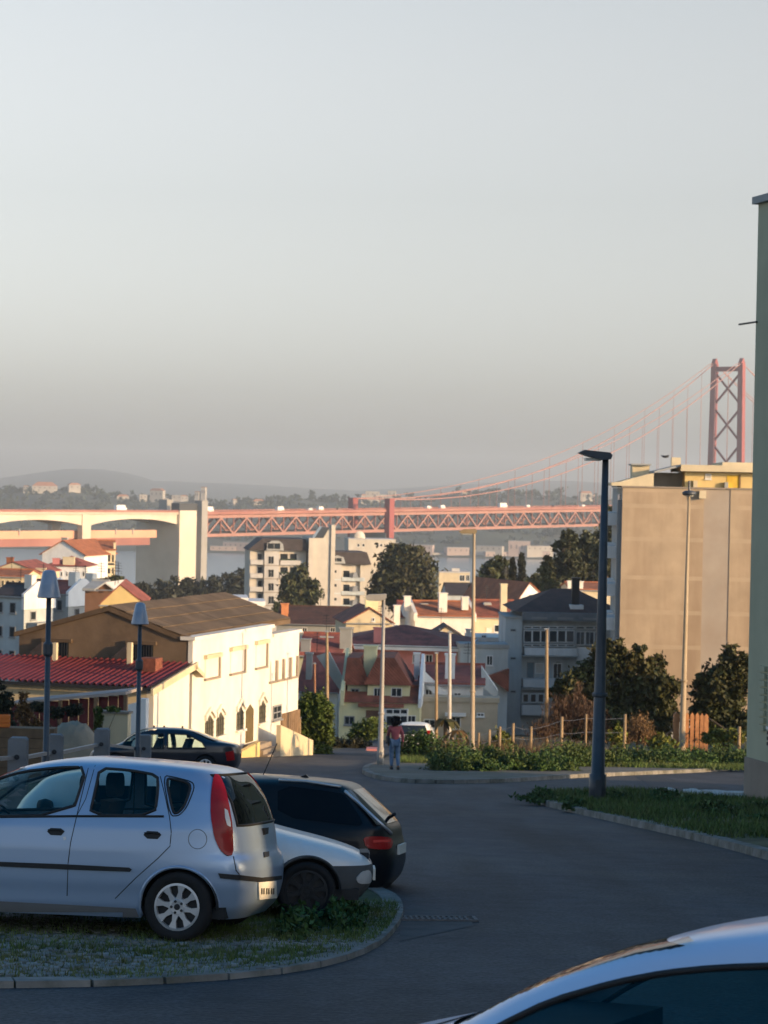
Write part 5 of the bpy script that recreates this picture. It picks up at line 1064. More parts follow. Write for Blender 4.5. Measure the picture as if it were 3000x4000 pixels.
# wooden service poles
def wpole(label, px, pt, pb, d, w, mat, zb=None, arm=False):
    o = empty('wooden_pole', P(px, pb, d), 0, label, 'pole', 'wooden poles by the gardens'); 
    if zb is not None: o.location.z = zb
    t = P(px+ (pb-pt)*.02*0, pt, d)-o.location; r = w*d/F/2*.8; MB().tube([(-.03*t.z*0, 0, -.3), t*.33, t*.66, t], [r*1.2, r*1.1, r, r*.85], 9).build('shaft', mat, o, True)
    MB().box(t.x-r*1.3, t.x+r*1.3, t.y-r*1.3, t.y+r*1.3, t.z-.02, t.z+.04).build('cap', m_galv, o)
    if arm: MB().box(t.x-.35, t.x+.35, t.y-.05, t.y+.05, t.z-.3, t.z-.22).build('crossarm', m_galv, o)
wpole('wooden pole behind the ivy bush, taller of two', 1277, 2468, 2900, 112, 16, m_woodl, gz(100), True)
wpole('shorter wooden pole behind the ivy bush', 1229, 2592, 2900, 112, 11, M('reddish_wood', (.28, .14, .08), .9, .2, 3), gz(100))
wpole('wooden pole at the left end of the fence', 1705, 2552, 2895, 92, 15, m_woodl, gz(92))
wpole('pale whitewashed pole in front of the pink house', 1757, 2470, 2890, 94, 17, M('whitewashed_wood', (.5, .47, .42), .8, .15, 3), gz(94))
wpole('wooden pole in front of the balcony block', 2136, 2458, 2900, 98, 17, m_woodl, gz(98))
wpole('short stake left of the street wall beside the ivy bush', 1172, 2805, 2920, 100, 10, m_woodl, gz(100))

# street lamps
m_lampd = M('dark_lamp_paint', (.045, .055, .07), .45, .15, 2, spec=.5, stain=(.09, .1, .11), stain_scale=1.5, stain_amt=.5)
m_lampg = M('grey_lamp_paint', (.34, .33, .31), .5, .1, 2, stain=(.22, .2, .18), stain_scale=1.5, stain_amt=.4)
m_lens = M('lamp_lens', (.6, .6, .56), .2, .05, 2)
def lamp(label, base, top, r0, r1, mat, head):
    o = empty('street_lamp', base, 0, label, 'street lamp'); t = top-base
    MB().tube([(0, 0, -.2), (0, 0, .6), (t.x*.02, 0, .62), t*.5, t], [r0*1.25, r0*1.25, r0, (r0+r1)/2, r1], 14).build('pole', mat, o, True)
    MB().box(-r0*.45, r0*.45, -r0*1.27, -r0*1.18, .15, .5).build('access_door', mat, o); MB().lathe([(r0*1.02, .0), (r0*1.12, .02), (r0*1.12, .07), (r0*1.0, .09)], (t.x*.3, t.y*.3, t.z*.3), 14).build('band', mat, o)
    head(o, t); return o
def head_dark(o, t):
    a = Vector((t.x-.62, 0, 0)); z = t.z
    MB().prism([(a.x, z-.02), (a.x+.12, z+.05), (t.x+.08, z+.0), (t.x+.13, z-.06), (t.x+.10, z-.15), (t.x-.1, z-.17), (a.x+.2, z-.09)], 'y', t.y-.28, t.y+.28).build('lamp_head', m_lampd, o); MB().box(a.x+.15, t.x-.12, t.y-.2, t.y+.2, z-.19, z-.13).build('lens', m_lens, o); MB().box(t.x-.06, t.x+.06, t.y-.06, t.y+.06, z-.5, z-.1).build('joint', m_lampd, o)
bs = G(2333, 3128, .12); lamp('tall dark street lamp with flat head on the grass verge', bs, P(2366, 1768, bs.y), .155, .07, m_lampd, head_dark)
def head_white(o, t):
    mb = MB(); w = .36; y = t.y
    mb.prism([(t.x+.09, t.z+.0), (t.x+.09, t.z+.13), (t.x-.55, t.z+.10), (t.x-.66, t.z+.02), (t.x-.62, t.z-.1), (t.x+.02, t.z-.09)], 'y', y-.14, y+.14); mb.build('lamp_head', m_lampg, o); MB().box(t.x-.55, t.x-.1, y-.1, y+.1, t.z-.13, t.z-.09).build('lens', m_lens, o)
bs = G(1485, 2988, .12); lamp('grey street lamp with long pale head on the pavement corner', bs, P(1500, 2334, bs.y), .1, .05, m_lampg, head_white)
def head_t(o, t):
    MB().prism([(t.x-.62, t.z+.0), (t.x-.4, t.z+.1), (t.x+.05, t.z+.12), (t.x+.12, t.z+.02), (t.x+.05, t.z-.06), (t.x-.5, t.z-.06)], 'y', t.y-.16, t.y+.16).build('lamp_head', M('brass_lamp', (.22, .17, .10), .6), o); MB().box(t.x-.5, t.x-.08, t.y-.1, t.y+.1, t.z-.1, t.z-.062).build('lens', m_lens, o)
bs = P(1843, 2985, 87); bs.z = gz(87)+.12; lamp('tall weathered pole lamp behind the grass bank in mid picture', bs, P(1852, 2078, 87), .10, .055, M('pole_concrete', (.38, .31, .22), .85, .15, 2, stain=(.24, .19, .13), stain_scale=1, stain_amt=.5), head_t)
def head_r(o, t):
    MB().lathe([(.05, -.12), (.26, -.1), (.3, 0), (.2, .08), (.05, .1)], tuple(t), 14).build('lamp_head', m_lampd, o, True); MB().tube([t, t+Vector((0, 0, .5))], .05).build('sensor', m_lampd, o); MB().lathe([(.02, -.16), (.18, -.14), (.22, -.1)], tuple(t), 12).build('lens', m_lens, o)
bs = G(2663, 2978, .12); lamp('very tall slim street lamp in front of the cement wall', bs, P(2692, 1925, bs.y), .13, .05, m_woodl if False else M('lamp_beige', (.36, .28, .18), .6, .1, 2), head_r)
# two garden lamps with tapered shades (left)
m_shade = glass_mat('frosted_shade', (.5, .55, .62), .5)
m_shade = M('frosted_acrylic_shade', (.30, .36, .46), .25, .12, 3, spec=.6, stain=(.22, .27, .34), stain_scale=4, stain_amt=.5)
def glamp(label, px, pt, pb, d, w0, w1):
    base = P(px-6, pb+300, d); base.z = gz(d); o = empty('garden_lamp', base, 0, label, 'street lamp', 'lamps with tapered shades along the railing'); s = d/F
    t = P(px, pb, d)-base; hh = (pb-pt)*s; x, y, z = t
    MB().tube([(0, 0, -.2), (0, 0, 1.0), (x*.3, y, 1.02), (x, y, z+.02)], [.085, .085, .062, .05], 12).build('pole', m_lampd, o, True)
    MB().lathe([(w1/2*s, z+.0), (w1/2*s*.98, z+.03), (w0/2*s, z+hh*.93), (w0/2*s*.7, z+hh), (.01, z+hh*1.02)], (x, y, 0), 20).build('lamp_shade', m_shade, o, True)
    MB().lathe([(.01, z-.02), (w1/2*s*.96, z-.015), (w1/2*s*.96, z)], (x, y, 0), 20).build('base_plate', m_lampd, o); MB().lathe([(.07, z-1.2), (.1, z-1.15), (.1, z-.95), (.06, z-.9)], (x, y, 0), 12).build('collar', m_lampd, o)
glamp('nearer garden lamp with tapered grey blue shade at the left', 191, 2228, 2332, 45, 52, 92); glamp('further garden lamp with tapered grey blue shade before the brown gable', 547, 2355, 2436, 57, 38, 70)

# concrete railing posts with metal rails at the left edge of the street
m_cpost = M('railing_concrete', (.20, .21, .225), .9, .18, 4, .3, stain=(.14, .14, .13), stain_scale=2, stain_amt=.6)
ra_ = empty('street_railing', (-6.72, 41, gz(41)), 0, 'grey concrete railing posts with slanting metal rails behind the silver car', 'railing'); RO = Vector(ra_.location); prev = None
for px, d, pt, w in ((-150, 35.5, 2880, 80), (72, 41, 2880, 72), (217, 46, 2868, 58), (400, 52, 2846, 57), (565, 58.5, 2870, 50)):
    t = P(px, pt, d)-RO; s = d/F; w_ = w*s/2; zb = gz(d)-RO.z
    p_ = MB(); p_.prism([(t.x-w_, zb-.2), (t.x+w_, zb-.2), (t.x+w_, t.z-.04), (t.x+w_-.04, t.z), (t.x-w_+.04, t.z), (t.x-w_, t.z-.04)], 'y', t.y-.14, t.y+.14); po = p_.build('railing_post', m_cpost, ra_)
    for q in (.35, .75): MB().lathe([(.005, t.y-.15), (.05, t.y-.148), (.05, t.y-.14)], (t.x, 0, t.z-q), 10, 'y').build('bolt_hole', m_iron, po)
    if prev is not None:
        for q in (.38, .85): bar((prev.x+w_*.6, prev.y, prev.z-q), (t.x-w_*.6, t.y, t.z-q), .07, .07).build('rail', m_galv, ra_)
    prev = t
# garden clutter at the left
tm = empty('tarpaulin_heap', P(285, 2880, 70), 0, 'pale tarpaulin covered heap in the garden behind the railing', 'tarpaulin'); tm.location.z = gz(70)-.2
V = []; Q = []; nu, nv = 16, 10; w = 2.0; ztp = (P(285, 2822, 70)-tm.location).z
for j in range(nv+1):
    for i in range(nu+1):
        u, v = i/nu*2-1, j/nv*2-1; hgt = ztp*max(0, (1-abs(u)**2.5))**.6*max(0, 1-abs(v)**2.5)**.6; V.append((u*w*.5, v*.9, hgt+.08*math.sin(i*1.7+j*2.3)*(hgt > .1)))
for j in range(nv):
    for i in range(nu): Q.append((j*(nu+1)+i, j*(nu+1)+i+1, (j+1)*(nu+1)+i+1, (j+1)*(nu+1)+i))
np_mesh('sheet', V, Q, M('pale_tarp', (.30, .25, .18), .7, .15, 2, .3), tm, True)
for k in range(5): MB().box(-1.1+k*.5, -.65+k*.5, -1.05, -.75, 0, .55+.12*(k % 2)).build('block', m_cream, tm)
oc = empty('orange_crate', P(8, 2835, 62), .2, 'bright orange plastic crate at the left edge', 'crate'); m_or = M('orange_plastic', (.75, .2, .03), .5, .1, 3)
for z in (0, .11, .22): 
    for a in ((-.22, .22, -.15, -.13), (-.22, .22, .13, .15), (-.22, -.2, -.13, .13), (.2, .22, -.13, .13)): MB().box(*a, z, z+.08).build('slat', m_or, oc)
MB().box(-.21, .21, -.12, .12, -.03, -.005).build('bottom', m_or, oc); 
for a in ((-.24, -.16), (.16, .12)): MB().box(a[0], a[0]+.04, a[1], a[1]+.04, -.03, .3).build('corner', m_or, oc)
st_ = Bld('timber_stack', 'stack of old timber under the orange crate in the garden', 5, 2850, 62.2, 0, 'timber', zb=gz(62)-.3); zc = P(8, 2835, 62).z-.04-(gz(62)-.3)
for k in range(6): st_.box('beam', -1.4+.05*(k % 3), 1.6-.07*(k % 2), -.3+.002*k, .3-.01*k, zc/6*k, zc/6*(k+1)-.012, m_wood)
pw = Bld('pink_low_wall', 'low pink wall block beside the hedge at the road bend', 1415, 2950, 110, 0, 'wall', zb=ter(110)); x1, z1 = pw.xz(1476, 2930); pw.prism('wall', [(0, -.2), (x1, -.2), (x1-.05, z1), (.25, z1)], 'y', 0, .8, M('pink_paint', (.6, .25, .25), .8)); pw.box('coping', .2, x1, -.03, .83, z1+.002, z1+.05, m_pink)
# debris on the verge
for i, (px, py, w, lb) in enumerate(((2600, 3094, .35, 'small pale rubble lump on the grass verge'), (2700, 3098, .3, 'pale concrete fragment in the middle of the verge'), (2790, 3104, .9, 'broad pale concrete slab beside the green block'), (2865, 3108, .8, 'pale concrete slab nearest the green block'))):
    p = G(px, py, .12); o = empty('rubble_slab', p, random.uniform(-.3, .3), lb, 'rubble', 'rubble on the verge'); mb = MB(); rg = random.Random(i); poly = [(w*math.cos(a)*rg.uniform(.7, 1), .45*math.sin(a)*rg.uniform(.7, 1)) for a in np.linspace(0, 5.6, 8)]
    mb.prism(poly, 'z', -.02, .06); mb.build('slab', M('pale_rubble', (.5, .5, .48), .9, .15, 4), o); MB().prism([(x*.5+.05, y*.5) for x, y in poly], 'z', .06, .1).build('fragment', M('pale_rubble', (.5, .5, .48)), o)
# drain grating in the road
dg = empty('drain_grate', G(1700, 3592, .006), R(4), 'rusty iron drain grating in the road beside the kerb', 'drain grate'); dg.rotation_euler = (-math.atan(.1), 0, R(3)); m_rust = M('rusty_iron', (.15, .14, .135), .8, .3, 8, .3)
for k in range(13): 
    for y in (-.16, .04): MB().box(-.36+k*.055, -.335+k*.055, y, y+.13, 0, .02).build('slat', m_rust, dg)
for y in (-.2, -.03, .17): MB().box(-.4, .38, y, y+.035, 0, .022).build('frame_bar', m_rust, dg)
for x in (-.42, .38): MB().box(x, x+.035, -.2, .205, 0, .022).build('frame_bar', m_rust, dg)
MB().box(-.38, .38, -.19, .17, -.004, .003).build('sump', m_iron, dg)
# bird
bd = empty('bird', P(2600, 1784, 150), .3, 'dark bird gliding above the cement apartment block', 'bird')
MB().lathe([(.01, -.28), (.06, -.18), (.09, 0), (.06, .14), (.02, .24)], (0, 0, 0), 10, 'x').build('body', m_iron, bd, True)
for s in (-1, 1): MB().add([(.1, s*.05, .03), (-.1, s*.05, .03), (-.12, s*.55, .1), (.02, s*.6, .12), (.02, s*.6, .1), (-.12, s*.55, .08), (-.1, s*.05, 0), (.1, s*.05, 0)], [(0, 1, 2, 3), (7, 6, 5, 4), (0, 3, 4, 7), (1, 6, 5, 2)]).build('wing', m_iron, bd)
MB().add([(-.25, -.03, 0), (-.25, .03, 0), (-.42, .08, .01), (-.42, -.08, .01)], [(0, 1, 2, 3)]).build('tail', m_iron, bd)

# ================================================================== CARS
from mathutils.bvhtree import BVHTree
m_silver = M('silver_paint', (.34, .455, .63), .34, .03, 1, 0, metal=.45, spec=.5, coat=.6)  # silver with the blue sky reflection put into the base colour
m_wpaint = M('white_car_paint', (.74, .76, .76), .35, .03, 1, 0, spec=.5, coat=.5, stain=(.6, .6, .56), stain_scale=2, stain_amt=.4)
m_bpaint = M('black_paint', (.009, .010, .013), .3, .05, 1, 0, spec=.2, coat=.15)
m_skywhite = M('sky_tinted_white_paint', (.46, .60, .82), .35, .03, 1, 0, spec=.5, coat=.5)  # white car; blue of the reflected sky is mixed into its colour
m_npaint = M('navy_paint', (.012, .014, .024), .3, .05, 1, 0, spec=.5, coat=.6)
m_blackp = M('black_plastic', (.018, .019, .021), .6, .15, 4, .1)
m_greyp = M('grey_bumper_plastic', (.075, .08, .085), .65, .15, 4, .1)
m_tyre = M('tyre_rubber', (.014, .014, .015), .85, .15, 6, .2)
m_alloy = M('alloy_wheel', (.55, .57, .60), .35, .06, 5, metal=.6)
m_redl_ = M('red_lamp_plastic', (.36, .005, .008), .3, .12, 8, spec=.25, coat=.2)
m_clear = M('clear_lamp_plastic', (.55, .55, .54), .12, .1, 8, spec=.6, coat=.7)
m_seat = M('seat_cloth', (.025, .026, .03), .95, .15, 8)
m_plate = M('number_plate', (.78, .76, .68), .5, .03, 4)
m_ink = M('plate_ink', (.03, .03, .03), .6, .02)
m_cglass = glass_mat('car_glass', (.66, .78, .78)); m_dglass = glass_mat('dark_car_glass', (.05, .06, .07))
UPN = Vector((0, .0995, .995)).normalized()
def clip(poly, ax, lim, keep_gt):
    out = []
    for i in range(len(poly)):
        a, b = poly[i-1], poly[i]; ia = (a[ax] > lim) == keep_gt; ib = (b[ax] > lim) == keep_gt
        if ia != ib: t = (lim-a[ax])/(b[ax]-a[ax]); out.append((a[0]+(b[0]-a[0])*t, a[1]+(b[1]-a[1])*t))
        if ib: out.append(b)
    return out
def round_poly(p, it=2):
    for _ in range(it):
        q = []
        for i in range(len(p)):
            a, b = p[i], p[(i+1) % len(p)]; q += [(a[0]*.8+b[0]*.2, a[1]*.8+b[1]*.2), (a[0]*.2+b[0]*.8, a[1]*.2+b[1]*.8)]
        p = q
    return p
class Car:
    def __init__(s, name, label, fwd, anchor, local, prof, N=360, K=64, up=UPN, side=1):
        f = Vector((fwd[0], fwd[1], 0)); f = (f-up*f.dot(up)).normalized(); l = up.cross(f).normalized()
        s.R = Matrix((f, l, up)).transposed(); s.O = Vector(anchor)-s.R @ Vector(local); s.side = side
        s.root = bpy.data.objects.new(name, None); s.root.matrix_world = Matrix.Translation(s.O) @ s.R.to_4x4(); COL.objects.link(s.root); tag(s.root, label, 'car')
        s.cl = s.R.transposed() @ (Vector((0, 0, CAMZ))-s.O)
        z0, z1 = prof['z0'], prof['rear'][-1][0]
        t = np.linspace(0, 1, K); zs = z0+(z1-z0)*(.72*t+.28*(1-(1-t)**3)); zs[-1] = z1
        def sm(tab):
            a = np.array(tab); v = np.interp(zs, a[:, 0], a[:, 1]); 
            for _ in range(3): v[1:-1] = (v[:-2]+2*v[1:-1]+v[2:])/4
            return v
        xr, xf, w = sm(prof['rear']), sm(prof['front']), sm(prof['width']); nx = prof.get('n', 5.5)
        th = np.linspace(0, 2*np.pi, 6001); ca, sa = np.cos(th), np.sin(th)
        V = []
        for k in range(K):
            a, c = (xf[k]-xr[k])/2, (xf[k]+xr[k])/2
            nn_ = nx if np.isscalar(nx) else np.interp(zs[k], [q[0] for q in nx], [q[1] for q in nx])
            X = c+a*np.sign(ca)*np.abs(ca)**(2/nn_); Y = w[k]*np.sign(sa)*np.abs(sa)**(2/nn_)
            L_ = np.concatenate([[0], np.cumsum(np.hypot(np.diff(X), np.diff(Y)))]); u = np.linspace(0, L_[-1], N+1)[:-1]
            V.append(np.stack([np.interp(u, L_, X), np.interp(u, L_, Y), np.full(N, zs[k])], 1))
        s.V = np.concatenate(V); i = np.arange(N); Q = []
        for k in range(K-1): Q.append(np.stack([k*N+i, k*N+(i+1) % N, (k+1)*N+(i+1) % N, (k+1)*N+i], 1))
        s.Q = np.concatenate(Q); s.N, s.K = N, K; s.zs = zs; s.wf = lambda z: float(np.interp(z, zs, w)); s.xr = lambda z: float(np.interp(z, zs, xr)); s.xf = lambda z: float(np.interp(z, zs, xf))
        cap = [tuple(range((K-1)*N, K*N))]
        s.bvh = BVHTree.FromPolygons([tuple(v) for v in s.V], [tuple(q) for q in s.Q]+cap); s.cap = cap
    def lray(s, px, py): return (s.R.transposed() @ ray(px, py)).normalized()
    def hit(s, px, py, off=0):
        h, n, i, d = s.bvh.ray_cast(s.cl, s.lray(px, py))
        if h is None: return None
        if n.dot(s.lray(px, py)) > 0: n = -n
        return h+n*off
    def px(s, P_):                          # local points (n,3) -> photograph pixels
        W = (np.array(s.R) @ P_.T).T+np.array(s.O)-np.array([0, 0, CAMZ]); C = (np.array(CM).T @ W.T).T
        return np.stack([1500+F*C[:, 0]/-C[:, 2], 2000-F*C[:, 1]/-C[:, 2]], 1)
    def body(s, mat, holes=(), rear=None, front=None, wheels=(), Rw=.34, zc=None, zsplit=None):
        C = s.V[s.Q].mean(1); keep = np.ones(len(C), bool)
        Cm = C.copy(); Cm[:, 1] = np.abs(Cm[:, 1])*s.side; pp = s.px(Cm)
        for poly in holes:
            a = np.array(poly); x, y = pp[:, 0], pp[:, 1]; ins = np.zeros(len(C), bool)
            for i in range(len(a)):
                x1, y1 = a[i]; x2, y2 = a[i-1]; cr = (y1 > y) != (y2 > y)
                with np.errstate(divide='ignore', invalid='ignore'): ins ^= cr & (x < (x2-x1)*(y-y1)/(y2-y1+1e-12)+x1)
            keep &= ~(ins & (np.abs(C[:, 1]) > .3))
        if rear: keep &= ~((np.abs(C[:, 1]) < rear[0]) & (C[:, 2] > rear[1]) & (C[:, 2] < rear[2]) & (C[:, 0] < rear[3]))
        if front: keep &= ~((np.abs(C[:, 1]) < front[0]) & (C[:, 2] > front[1]) & (C[:, 2] < front[2]) & (C[:, 0] > front[3]))
        for xw, zw in wheels: keep &= ~((np.hypot(C[:, 0]-xw, C[:, 2]-zw) < Rw) & (np.abs(C[:, 1]) > .4))
        def mk(name, mask, m, capit):
            me = bpy.data.meshes.new(name); fs = [tuple(int(j) for j in q) for q in s.Q[mask]]+(s.cap if capit else [])
            me.from_pydata([tuple(map(float, v)) for v in s.V], [], fs); bm = bmesh.new(); bm.from_mesh(me); bmesh.ops.delete(bm, geom=[v for v in bm.verts if not v.link_faces], context='VERTS'); bmesh.ops.recalc_face_normals(bm, faces=bm.faces); bm.to_mesh(me); bm.free()
            me.polygons.foreach_set('use_smooth', np.ones(len(me.polygons), bool)); me.materials.append(m); return link(bpy.data.objects.new(name, me), s.root)
        if zsplit: lo = C[:, 2] < zsplit; mk('bumper', keep & lo, m_greyp, False); keep &= ~lo
        b = mk('body', keep, mat, True)
        if front: z = np.linspace(front[1]-.02, front[2]+.02, 8); s.sheet('windscreen', [[(s.xf(zz)-.01-abs(u)**4*.10, u*front[0]*1.02, zz) for u in np.linspace(-1, 1, 9)] for zz in z], m_cglass)
        return b
    def sheet(s, name, rows, mat, parent=None):
        n = len(rows[0]); V = [p for r in rows for p in r]; Q = [(j*n+i, j*n+i+1, (j+1)*n+i+1, (j+1)*n+i) for j in range(len(rows)-1) for i in range(n-1)]
        return np_mesh(name, V, Q, mat, parent or s.root, True)
    def endglass(s, name, half, z0, z1, mat, d=1, off=.006, top=.88):
        rows = []
        for z in np.linspace(z0, z1, 10):
            row = []
            for u in np.linspace(-1, 1, 15):
                y = u*half*(1-(1-top)*(z-z0)/(z1-z0)); h, n, i, q = s.bvh.ray_cast(Vector((-6*d, y, z)), Vector((d, 0, 0)))
                row.append((h.x-off*d, y, z) if h is not None else ((s.xr(z) if d > 0 else s.xf(z)), y, z))
            rows.append(row)
        g = s.sheet(name, rows, mat); e = [r[0] for r in rows]+rows[-1][1:]+[r[-1] for r in rows[::-1]][1:]+rows[0][::-1][1:]
        MB().tube(e, .012, 6).build('glass_seal', m_blackp, g, True); return g
    def patch(s, name, poly, mat, off=.004, cell=14, parent=None, mirror=False, solid=False, smooth=True, inner=-.012):
        a = np.array(poly); mb = MB(); x = a[:, 0].min()
        while x < a[:, 0].max():
            sx = clip(clip(list(map(tuple, poly)), 0, x, True), 0, x+cell, False); y = a[:, 1].min()
            while y < a[:, 1].max() and len(sx) > 2:
                c = clip(clip(sx, 1, y, True), 1, y+cell, False)
                if len(c) > 2:
                    pts = [s.hit(*p, off) for p in c]
                    if all(p is not None for p in pts):
                        if max((pts[i]-pts[i-1]).length for i in range(len(pts))) < .4: mb.add(pts, [tuple(range(len(pts)))])
                y += cell
            x += cell
        if solid:
            for i in range(len(poly)):
                q = [s.hit(*poly[i-1], off), s.hit(*poly[i], off), s.hit(*poly[i], inner), s.hit(*poly[i-1], inner)]
                if all(p is not None for p in q): mb.add(q, [(0, 1, 2, 3)])
        if not mb.v: return None
        me = bpy.data.meshes.new(name); me.from_pydata(mb.v, [], mb.f); bm = bmesh.new(); bm.from_mesh(me); bmesh.ops.remove_doubles(bm, verts=bm.verts, dist=.0008); bmesh.ops.recalc_face_normals(bm, faces=bm.faces); bm.to_mesh(me); bm.free(); me.materials.append(mat)
        if smooth and not solid: me.polygons.foreach_set('use_smooth', np.ones(len(me.polygons), bool))
        o = link(bpy.data.objects.new(name, me), parent or s.root)
        if mirror: m = bpy.data.objects.new(name, me); m.scale = (1, -1, 1); link(m, parent or s.root)
        return o
    def line(s, name, poly, r, mat, off=0, closed=True, parent=None, mirror=False, step=12):
        pts = []; n = len(poly)
        for i in range(n if closed else n-1):
            a, b = poly[i], poly[(i+1) % n]; k = max(1, int(math.hypot(b[0]-a[0], b[1]-a[1])/step))
            for j in range(k): t = j/k; pts.append((a[0]+(b[0]-a[0])*t, a[1]+(b[1]-a[1])*t))
        pts.append(poly[0] if closed else poly[-1]); H = [s.hit(*p, off) for p in pts]; H = [h for h in H if h is not None]
        if len(H) < 2: return
        o = MB().tube(H, r, 6, not closed).build(name, mat, parent or s.root, True)
        if mirror: m = bpy.data.objects.new(name, o.data); m.scale = (1, -1, 1); link(m, parent or s.root)
        return o
    def wheel(s, x, y, r, rim=True, rr=.205, spokes=8):
        sg = 1 if y > 0 else -1; o = bpy.data.objects.new('wheel', None); o.location = (x, y, r); o.scale = (1, sg, 1); link(o, s.root); w = .095
        MB().lathe([(rr, -w), (r*.9, -w), (r*.985, -w*.8), (r, -w*.4), (r, w*.4), (r*.985, w*.8), (r*.9, w), (rr, w*.97), (rr*.98, w*.6)], (0, 0, 0), 40, 'y').build('tyre', m_tyre, o, True)
        mb = MB(); mb.lathe([(rr, w*.6), (rr*1.0, w*.95), (rr*.9, w*.98), (rr*.88, w*.6)], (0, 0, 0), 40, 'y'); mb.lathe([(.005, w*.86), (rr*.3, w*.9), (rr*.4, w*.8), (rr*.4, w*.3)], (0, 0, 0), 24, 'y')
        for k in range(spokes):
            a = 2*math.pi*k/spokes+.2; c, sn = math.cos(a), math.sin(a)
            def pt(rad, wd, yy): return (c*rad-sn*wd, yy, sn*rad+c*wd)
            a0, a1, b0, b1 = rr*.3, rr*.93, .028, .026
            v = [pt(a0, -b0, w*.88), pt(a0, b0, w*.88), pt((a0+a1)/2, .017, w*.9), pt(a1, b1*1.5, w*.93), pt(a1, -b1*1.5, w*.93), pt((a0+a1)/2, -.017, w*.9)]
            mb.add(v+[(p[0], p[1]-.03, p[2]) for p in v], [(0, 1, 2, 3, 4, 5), (0, 5, 11, 6), (5, 4, 10, 11), (1, 7, 8, 2), (2, 8, 9, 3)])
        mb.build('rim', m_alloy if rim else m_blackp, o); bk = MB().lathe([(.005, w*.35), (rr*.99, w*.35)], (0, 0, 0), 24, 'y').build('brake_disc', m_iron, o)
        nb_ = MB()
        for k in range(5): a = 2*math.pi*k/5; nb_.lathe([(.002, w*.96), (.012, w*.96), (.012, w*.7)], (math.cos(a)*.05, 0, math.sin(a)*.05), 8, 'y')
        nb_.lathe([(.002, w*.97), (.026, w*.96), (.028, w*.8)], (0, 0, 0), 12, 'y'); nb_.build('hub_nuts', m_blackp, o)
    def arches(s, wheels, Rw, mat, r=.014):
        for xw, zw in wheels:
            for sg in (-1, 1):
                pts = []
                for t in np.linspace(-.35, math.pi+.35, 40):
                    x, z = xw+math.cos(t)*Rw, zw+math.sin(t)*Rw
                    if z < s.zs[0]+.01: continue
                    h, n, i, d = s.bvh.ray_cast(Vector((x, sg*3, z)), Vector((0, -sg, 0)))
                    if h is not None: pts.append(h-Vector((0, sg*.004, 0)))
                if len(pts) > 3: MB().tube(pts, r, 6).build('arch_lip', mat, s.root, True)
    def under(s, x0, x1, wheels, Rw, hw, zf=.30):
        MB().box(x0, x1, -hw+.1, hw-.1, .2, zf).build('underbody', m_blackp, s.root)
        for xw, zw in wheels:
            for sg in (-1, 1):
                mb = MB(); n = 18; a = [(xw+math.cos(t)*(Rw+.004), zw+math.sin(t)*(Rw+.004)) for t in np.linspace(-.05, math.pi+.05, n)]; y0, y1 = sg*(hw-.30), sg*(hw-.02)
                mb.add([(p[0], y0, p[1]) for p in a]+[(p[0], y1, p[1]) for p in a], [(i, i+1, n+i+1, n+i) for i in range(n-1)]+[tuple(range(n))]); mb.build('wheel_arch_liner', m_blackp, s.root)
    def interior(s, seats, hw, floor=.34):
        MB().box(min(x for x, _ in seats)-.55, max(x for x, _ in seats)+.75, -hw+.12, hw-.12, .3, floor+.02).build('floor', m_seat, s.root)
        for x, y in seats:
            mb = MB(); mb.prism([(x-.25, floor+.03), (x+.28, floor+.03), (x+.3, floor+.26), (x-.18, floor+.22), (x-.42, floor+.82), (x-.52, floor+.80), (x-.33, floor+.1)], 'y', y-.23, y+.23); so = mb.build('seat', m_seat, s.root)
            hb = MB(); hb.prism(round_poly([(y-.13, floor+.84), (y+.13, floor+.84), (y+.12, floor+1.06), (y-.12, floor+1.06)], 2), 'x', x-.53, x-.43); hb.build('headrest', m_seat, so)

# ---- silver hatchback (left foreground)
silver_prof = dict(z0=.19, n=[(.2, 5), (.9, 5), (1.3, 5.5), (1.56, 4)],
    rear=[(.19, -1.74), (.30, -1.84), (.45, -1.88), (.62, -1.885), (.70, -1.87), (.76, -1.82), (.9, -1.80), (1.05, -1.76), (1.2, -1.70), (1.35, -1.60), (1.43, -1.53), (1.48, -1.42), (1.515, -1.15), (1.54, -.75), (1.56, -.35)],
    front=[(.19, 1.80), (.35, 1.93), (.6, 1.93), (.75, 1.86), (.88, 1.60), (.98, 1.22), (1.1, 1.05), (1.25, .82), (1.38, .58), (1.46, .38), (1.51, .18), (1.54, .0), (1.56, -.18)],
    width=[(.19, .77), (.27, .815), (.40, .825), (.48, .838), (.62, .845), (.78, .842), (.95, .82), (1.02, .80), (1.2, .745), (1.38, .685), (1.45, .645), (1.50, .57), (1.54, .42), (1.56, .22)])
wh = [(-1.25, .30), (1.25, .30)]
c = Car('silver_hatchback', 'silver compact hatchback parked on the cobbled island at the left', (-math.cos(R(12)), math.sin(R(12))), G(690, 3682, ISH), (-1.25, .80, -.005), silver_prof, 620, 96)
W1 = round_poly([(342, 2996), (280, 3184), (-330, 3192), (-210, 3130), (-90, 3072), (0, 3040), (90, 3014), (220, 2999)], 1)
W2 = round_poly([(390, 3000), (511, 3009), (615, 3028), (618, 3080), (604, 3184), (350, 3184), (371, 3091)], 1)
W3 = round_poly([(648, 3040), (684, 3044), (738, 3058), (745, 3080), (722, 3146), (697, 3174), (676, 3178)], 2)
W3o = round_poly([(636, 3028), (684, 3036), (752, 3054), (760, 3078), (730, 3153), (700, 3186), (664, 3188)], 2)
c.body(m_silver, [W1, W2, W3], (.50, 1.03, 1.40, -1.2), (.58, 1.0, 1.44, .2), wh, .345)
for wp in (W1, W2): c.patch('side_window', wp, m_cglass, -.004, 22, mirror=True); c.line('window_seal', wp, .014, m_blackp, .0, mirror=True)
